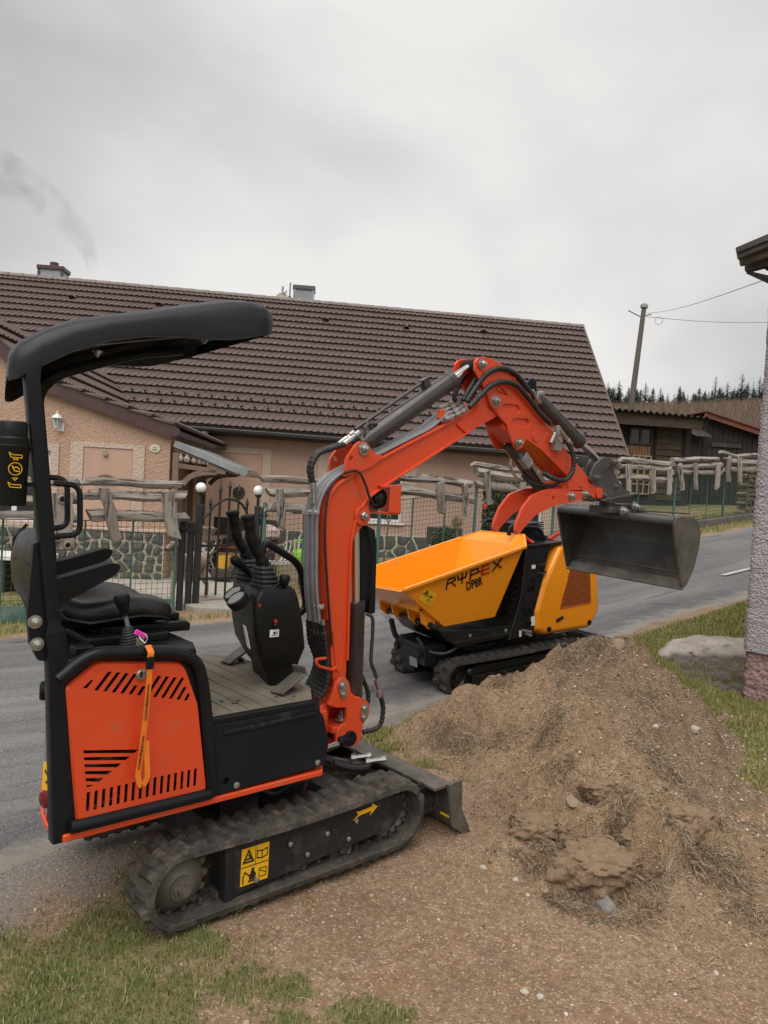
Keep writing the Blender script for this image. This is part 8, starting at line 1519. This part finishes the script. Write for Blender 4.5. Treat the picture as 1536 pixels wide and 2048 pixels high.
mat('rock_grey', (.36, .34, .31), (.20, .185, .165), 30, rough=.85, bump=.7, bscale=70); mat('rock_pale', (.52, .48, .42), (.40, .34, .27), 30, rough=.85, bump=.4, bscale=60); mat('rock_brown', (.33, .25, .175), (.23, .17, .12), 25, rough=.9, bump=.5, bscale=60)
def stone(u, v, w, h, lab, m, seed, sub_=2, deep=.25, grp=None):
    p = ground_hit(u, v); dep = p.y; rw, rh = w / F_PX * dep / 2, h / F_PX * dep / 2; bm = bmesh.new(); bmesh.ops.create_icosphere(bm, subdivisions=sub_, radius=1.0); rg = random.Random(seed); pl = [(V((rg.gauss(0, 1), rg.gauss(0, 1), rg.gauss(0, 1))).normalized(), rg.uniform(.55, .9)) for _ in range(9)]
    for q in bm.verts:
        c = q.co.copy()
        for nn, d in pl:
            t = c.dot(nn)
            if t > d: c -= nn * (t - d)
        q.co = c * (1 + rg.uniform(-.06, .06))
    me = bpy.data.meshes.new('stone'); bm.to_mesh(me); bm.free(); me.materials.append(MATS[m]); o = bpy.data.objects.new('stone', me); COL.objects.link(o); o.scale = (rw * 1.15, rw, rh * 1.25); o.rotation_euler = (rg.uniform(-.5, .5), rg.uniform(-.4, .4), rg.uniform(0, 6)); o.location = p + V((0, 0, rh * .2)); return tag(o, lab, 'stone', grp)
stone(1212, 1818, 50, 40, 'jagged grey stone under the biggest sod clod in front of the heap', 'rock_grey', 3, 3); G_ = 'loose stones on the bare soil'
for k, (u, v, w, h, lab, m) in enumerate(((1048, 1987, 20, 14, 'pale stone near the bottom edge, larger of a close pair', 'rock_pale'), (1080, 1996, 16, 12, 'pale flat stone, smaller of the close pair at the bottom edge', 'rock_pale'), (967, 1736, 17, 9, 'flat cream stone between the dozer blade and the sod clods', 'rock_pale'), (1031, 1761, 15, 13, 'white stone midway between the track and the grey stone', 'rock_pale'), (809, 1802, 9, 8, 'small white stone in front of the excavator track', 'rock_pale'), (1209, 1992, 20, 10, 'tan stone below the jagged grey stone, by the bottom edge', 'rock_brown'), (1484, 1686, 22, 18, 'brown stone half sunk at the right foot of the heap', 'rock_brown'), (1432, 1948, 12, 9, 'small pale stone among the straw at the bottom right', 'rock_pale'), (997, 1710, 14, 10, 'small tan stone beside the left sod clod', 'rock_brown'), (1056, 1792, 9, 9, 'tiny white stone beside a red crumb', 'rock_pale'), (1236, 1292, 30, 22, 'brown stone crowning the top of the soil heap', 'rock_brown'), (1392, 1462, 20, 22, 'pale flake of stone on the dark flank of the heap', 'rock_pale'), (1144, 1603, 34, 12, 'flat brown slab lying on the middle of the heap', 'rock_brown'), (1310, 1455, 14, 11, 'pale stone on the dark flank, nearer the ridge', 'rock_pale'), (1230, 1650, 16, 10, 'tan stone between the two right sod clods', 'rock_brown'))): stone(u, v, w, h, lab, m, 60 + k, grp=G_)
# sods of turf tumbled down the heap, root side out
g = NT('sod'); k = g.mix(g.rng(g.noise(2.2, 5, .65), .36, .66), (.34, .235, .15), (.22, .15, .10)); k = g.mix(g.rng(g.noise(14, 4, .7), .5, .72), k, (.38, .27, .175)); g.end(k, .95, g.noise(16, 6, .7), .6, .06, spec=.1)
def clod(u, v, w, h, lab, seed):
    p = ground_hit(u, v + h * .30); dep = p.y; rw, rh = w / F_PX * dep / 2, h / F_PX * dep / 2; bm = bmesh.new(); bmesh.ops.create_icosphere(bm, subdivisions=5, radius=1.0); me = bpy.data.meshes.new('clod'); bm.to_mesh(me); bm.free(); co = np.empty(len(me.vertices) * 3, np.float32); me.vertices.foreach_get('co', co); c = co.reshape(-1, 3); o_ = seed * 7.3
    f = fbm(c[:, 0] * 1.6 + o_, c[:, 1] * 1.6 + c[:, 2] * 1.3, 4, seed) * .42 + fbm(c[:, 0] * 5 + o_, c[:, 1] * 5 + c[:, 2] * 4, 4, seed + 3) * .20 + np.abs(fbm(c[:, 0] * 10 + o_, c[:, 1] * 10 + c[:, 2] * 11, 4, seed + 5)) * .22
    c = c * (1 + f)[:, None]; c[:, 2] = np.where(c[:, 2] > .45, .45 + (c[:, 2] - .45) * .45, c[:, 2]); me.vertices.foreach_set('co', c.ravel()); me.polygons.foreach_set('use_smooth', np.ones(len(me.polygons), bool)); me.materials.append(MATS['sod']); cl = bpy.data.objects.new('sod_clod', me); COL.objects.link(cl); cl.scale = (rw, rw * .85, rh * 1.1); cl.location = p + V((0, .07, rh * .22)); tag(cl, lab, 'clod', 'sod clods on the soil heap')
    R_ = np.random.RandomState(seed); nr = 420; idx = R_.choice(len(c), nr); q = c[idx]; q = q[q[:, 2] < .35]; n = len(q); d = q / np.linalg.norm(q, axis=1)[:, None] + R_.normal(0, .5, (n, 3)); L_ = R_.uniform(.15, .55, n); p1 = q + d * L_[:, None] * .5; p2 = p1 + (d * .3 + np.array([0, 0, -1.0])) * L_[:, None] * .6; s = R_.normal(0, 1, (n, 3)); s = s / np.linalg.norm(s, axis=1)[:, None] * .007
    vs = np.stack([q * .97 - s, q * .97 + s, p1 - s, p1 + s, p2 - s * .5, p2 + s * .5], 1).reshape(-1, 3); i = np.arange(n)[:, None] * 6; raw('root', vs, np.concatenate([i + [0, 1, 3, 2], i + [2, 3, 5, 4]], 1).reshape(-1, 4), 'straw' if seed % 2 else 'root', cl, kind='stuff')
def fringe(R_, n):
    q = R_.randint(0, 6, n); c = np.array([(.72, 3.0, .12), (.91, 2.74, .19), (1.35, 2.98, .13), (1.02, 3.14, .08), (1.1, 2.85, .08), (.77, 2.74, .06)])[q]; a = R_.uniform(pi * 1.05, pi * 1.95, n); r = c[:, 2] * R_.uniform(.75, 1.1, n); return c[:, 0] + r * np.cos(a), c[:, 1] + r * .8 * np.sin(a)
strands('root_strands', 1500, 36, fringe, 'root', .03, .09, .0011); strands('root_strands', 500, 37, fringe, 'straw', .03, .09, .0009); pebbles('soil_crumbs', 1400, fringe, .003, .014, 46, 'heap_soil', 2.5)
clod(1075, 1655, 105, 62, 'rounded brown sod clod nearest the dozer blade', 11); clod(1205, 1728, 185, 100, 'biggest sod clod with hanging roots above the grey stone', 12); clod(1385, 1645, 110, 105, 'tall sod clod with roots at the right end of the heap ridge', 13); clod(1205, 1583, 72, 48, 'small sod clod halfway up the front of the heap', 14); clod(1285, 1690, 70, 50, 'low sod clod between the biggest and the tall one', 15); clod(1130, 1745, 50, 38, 'small crumbled sod lump against the left of the biggest clod', 16)
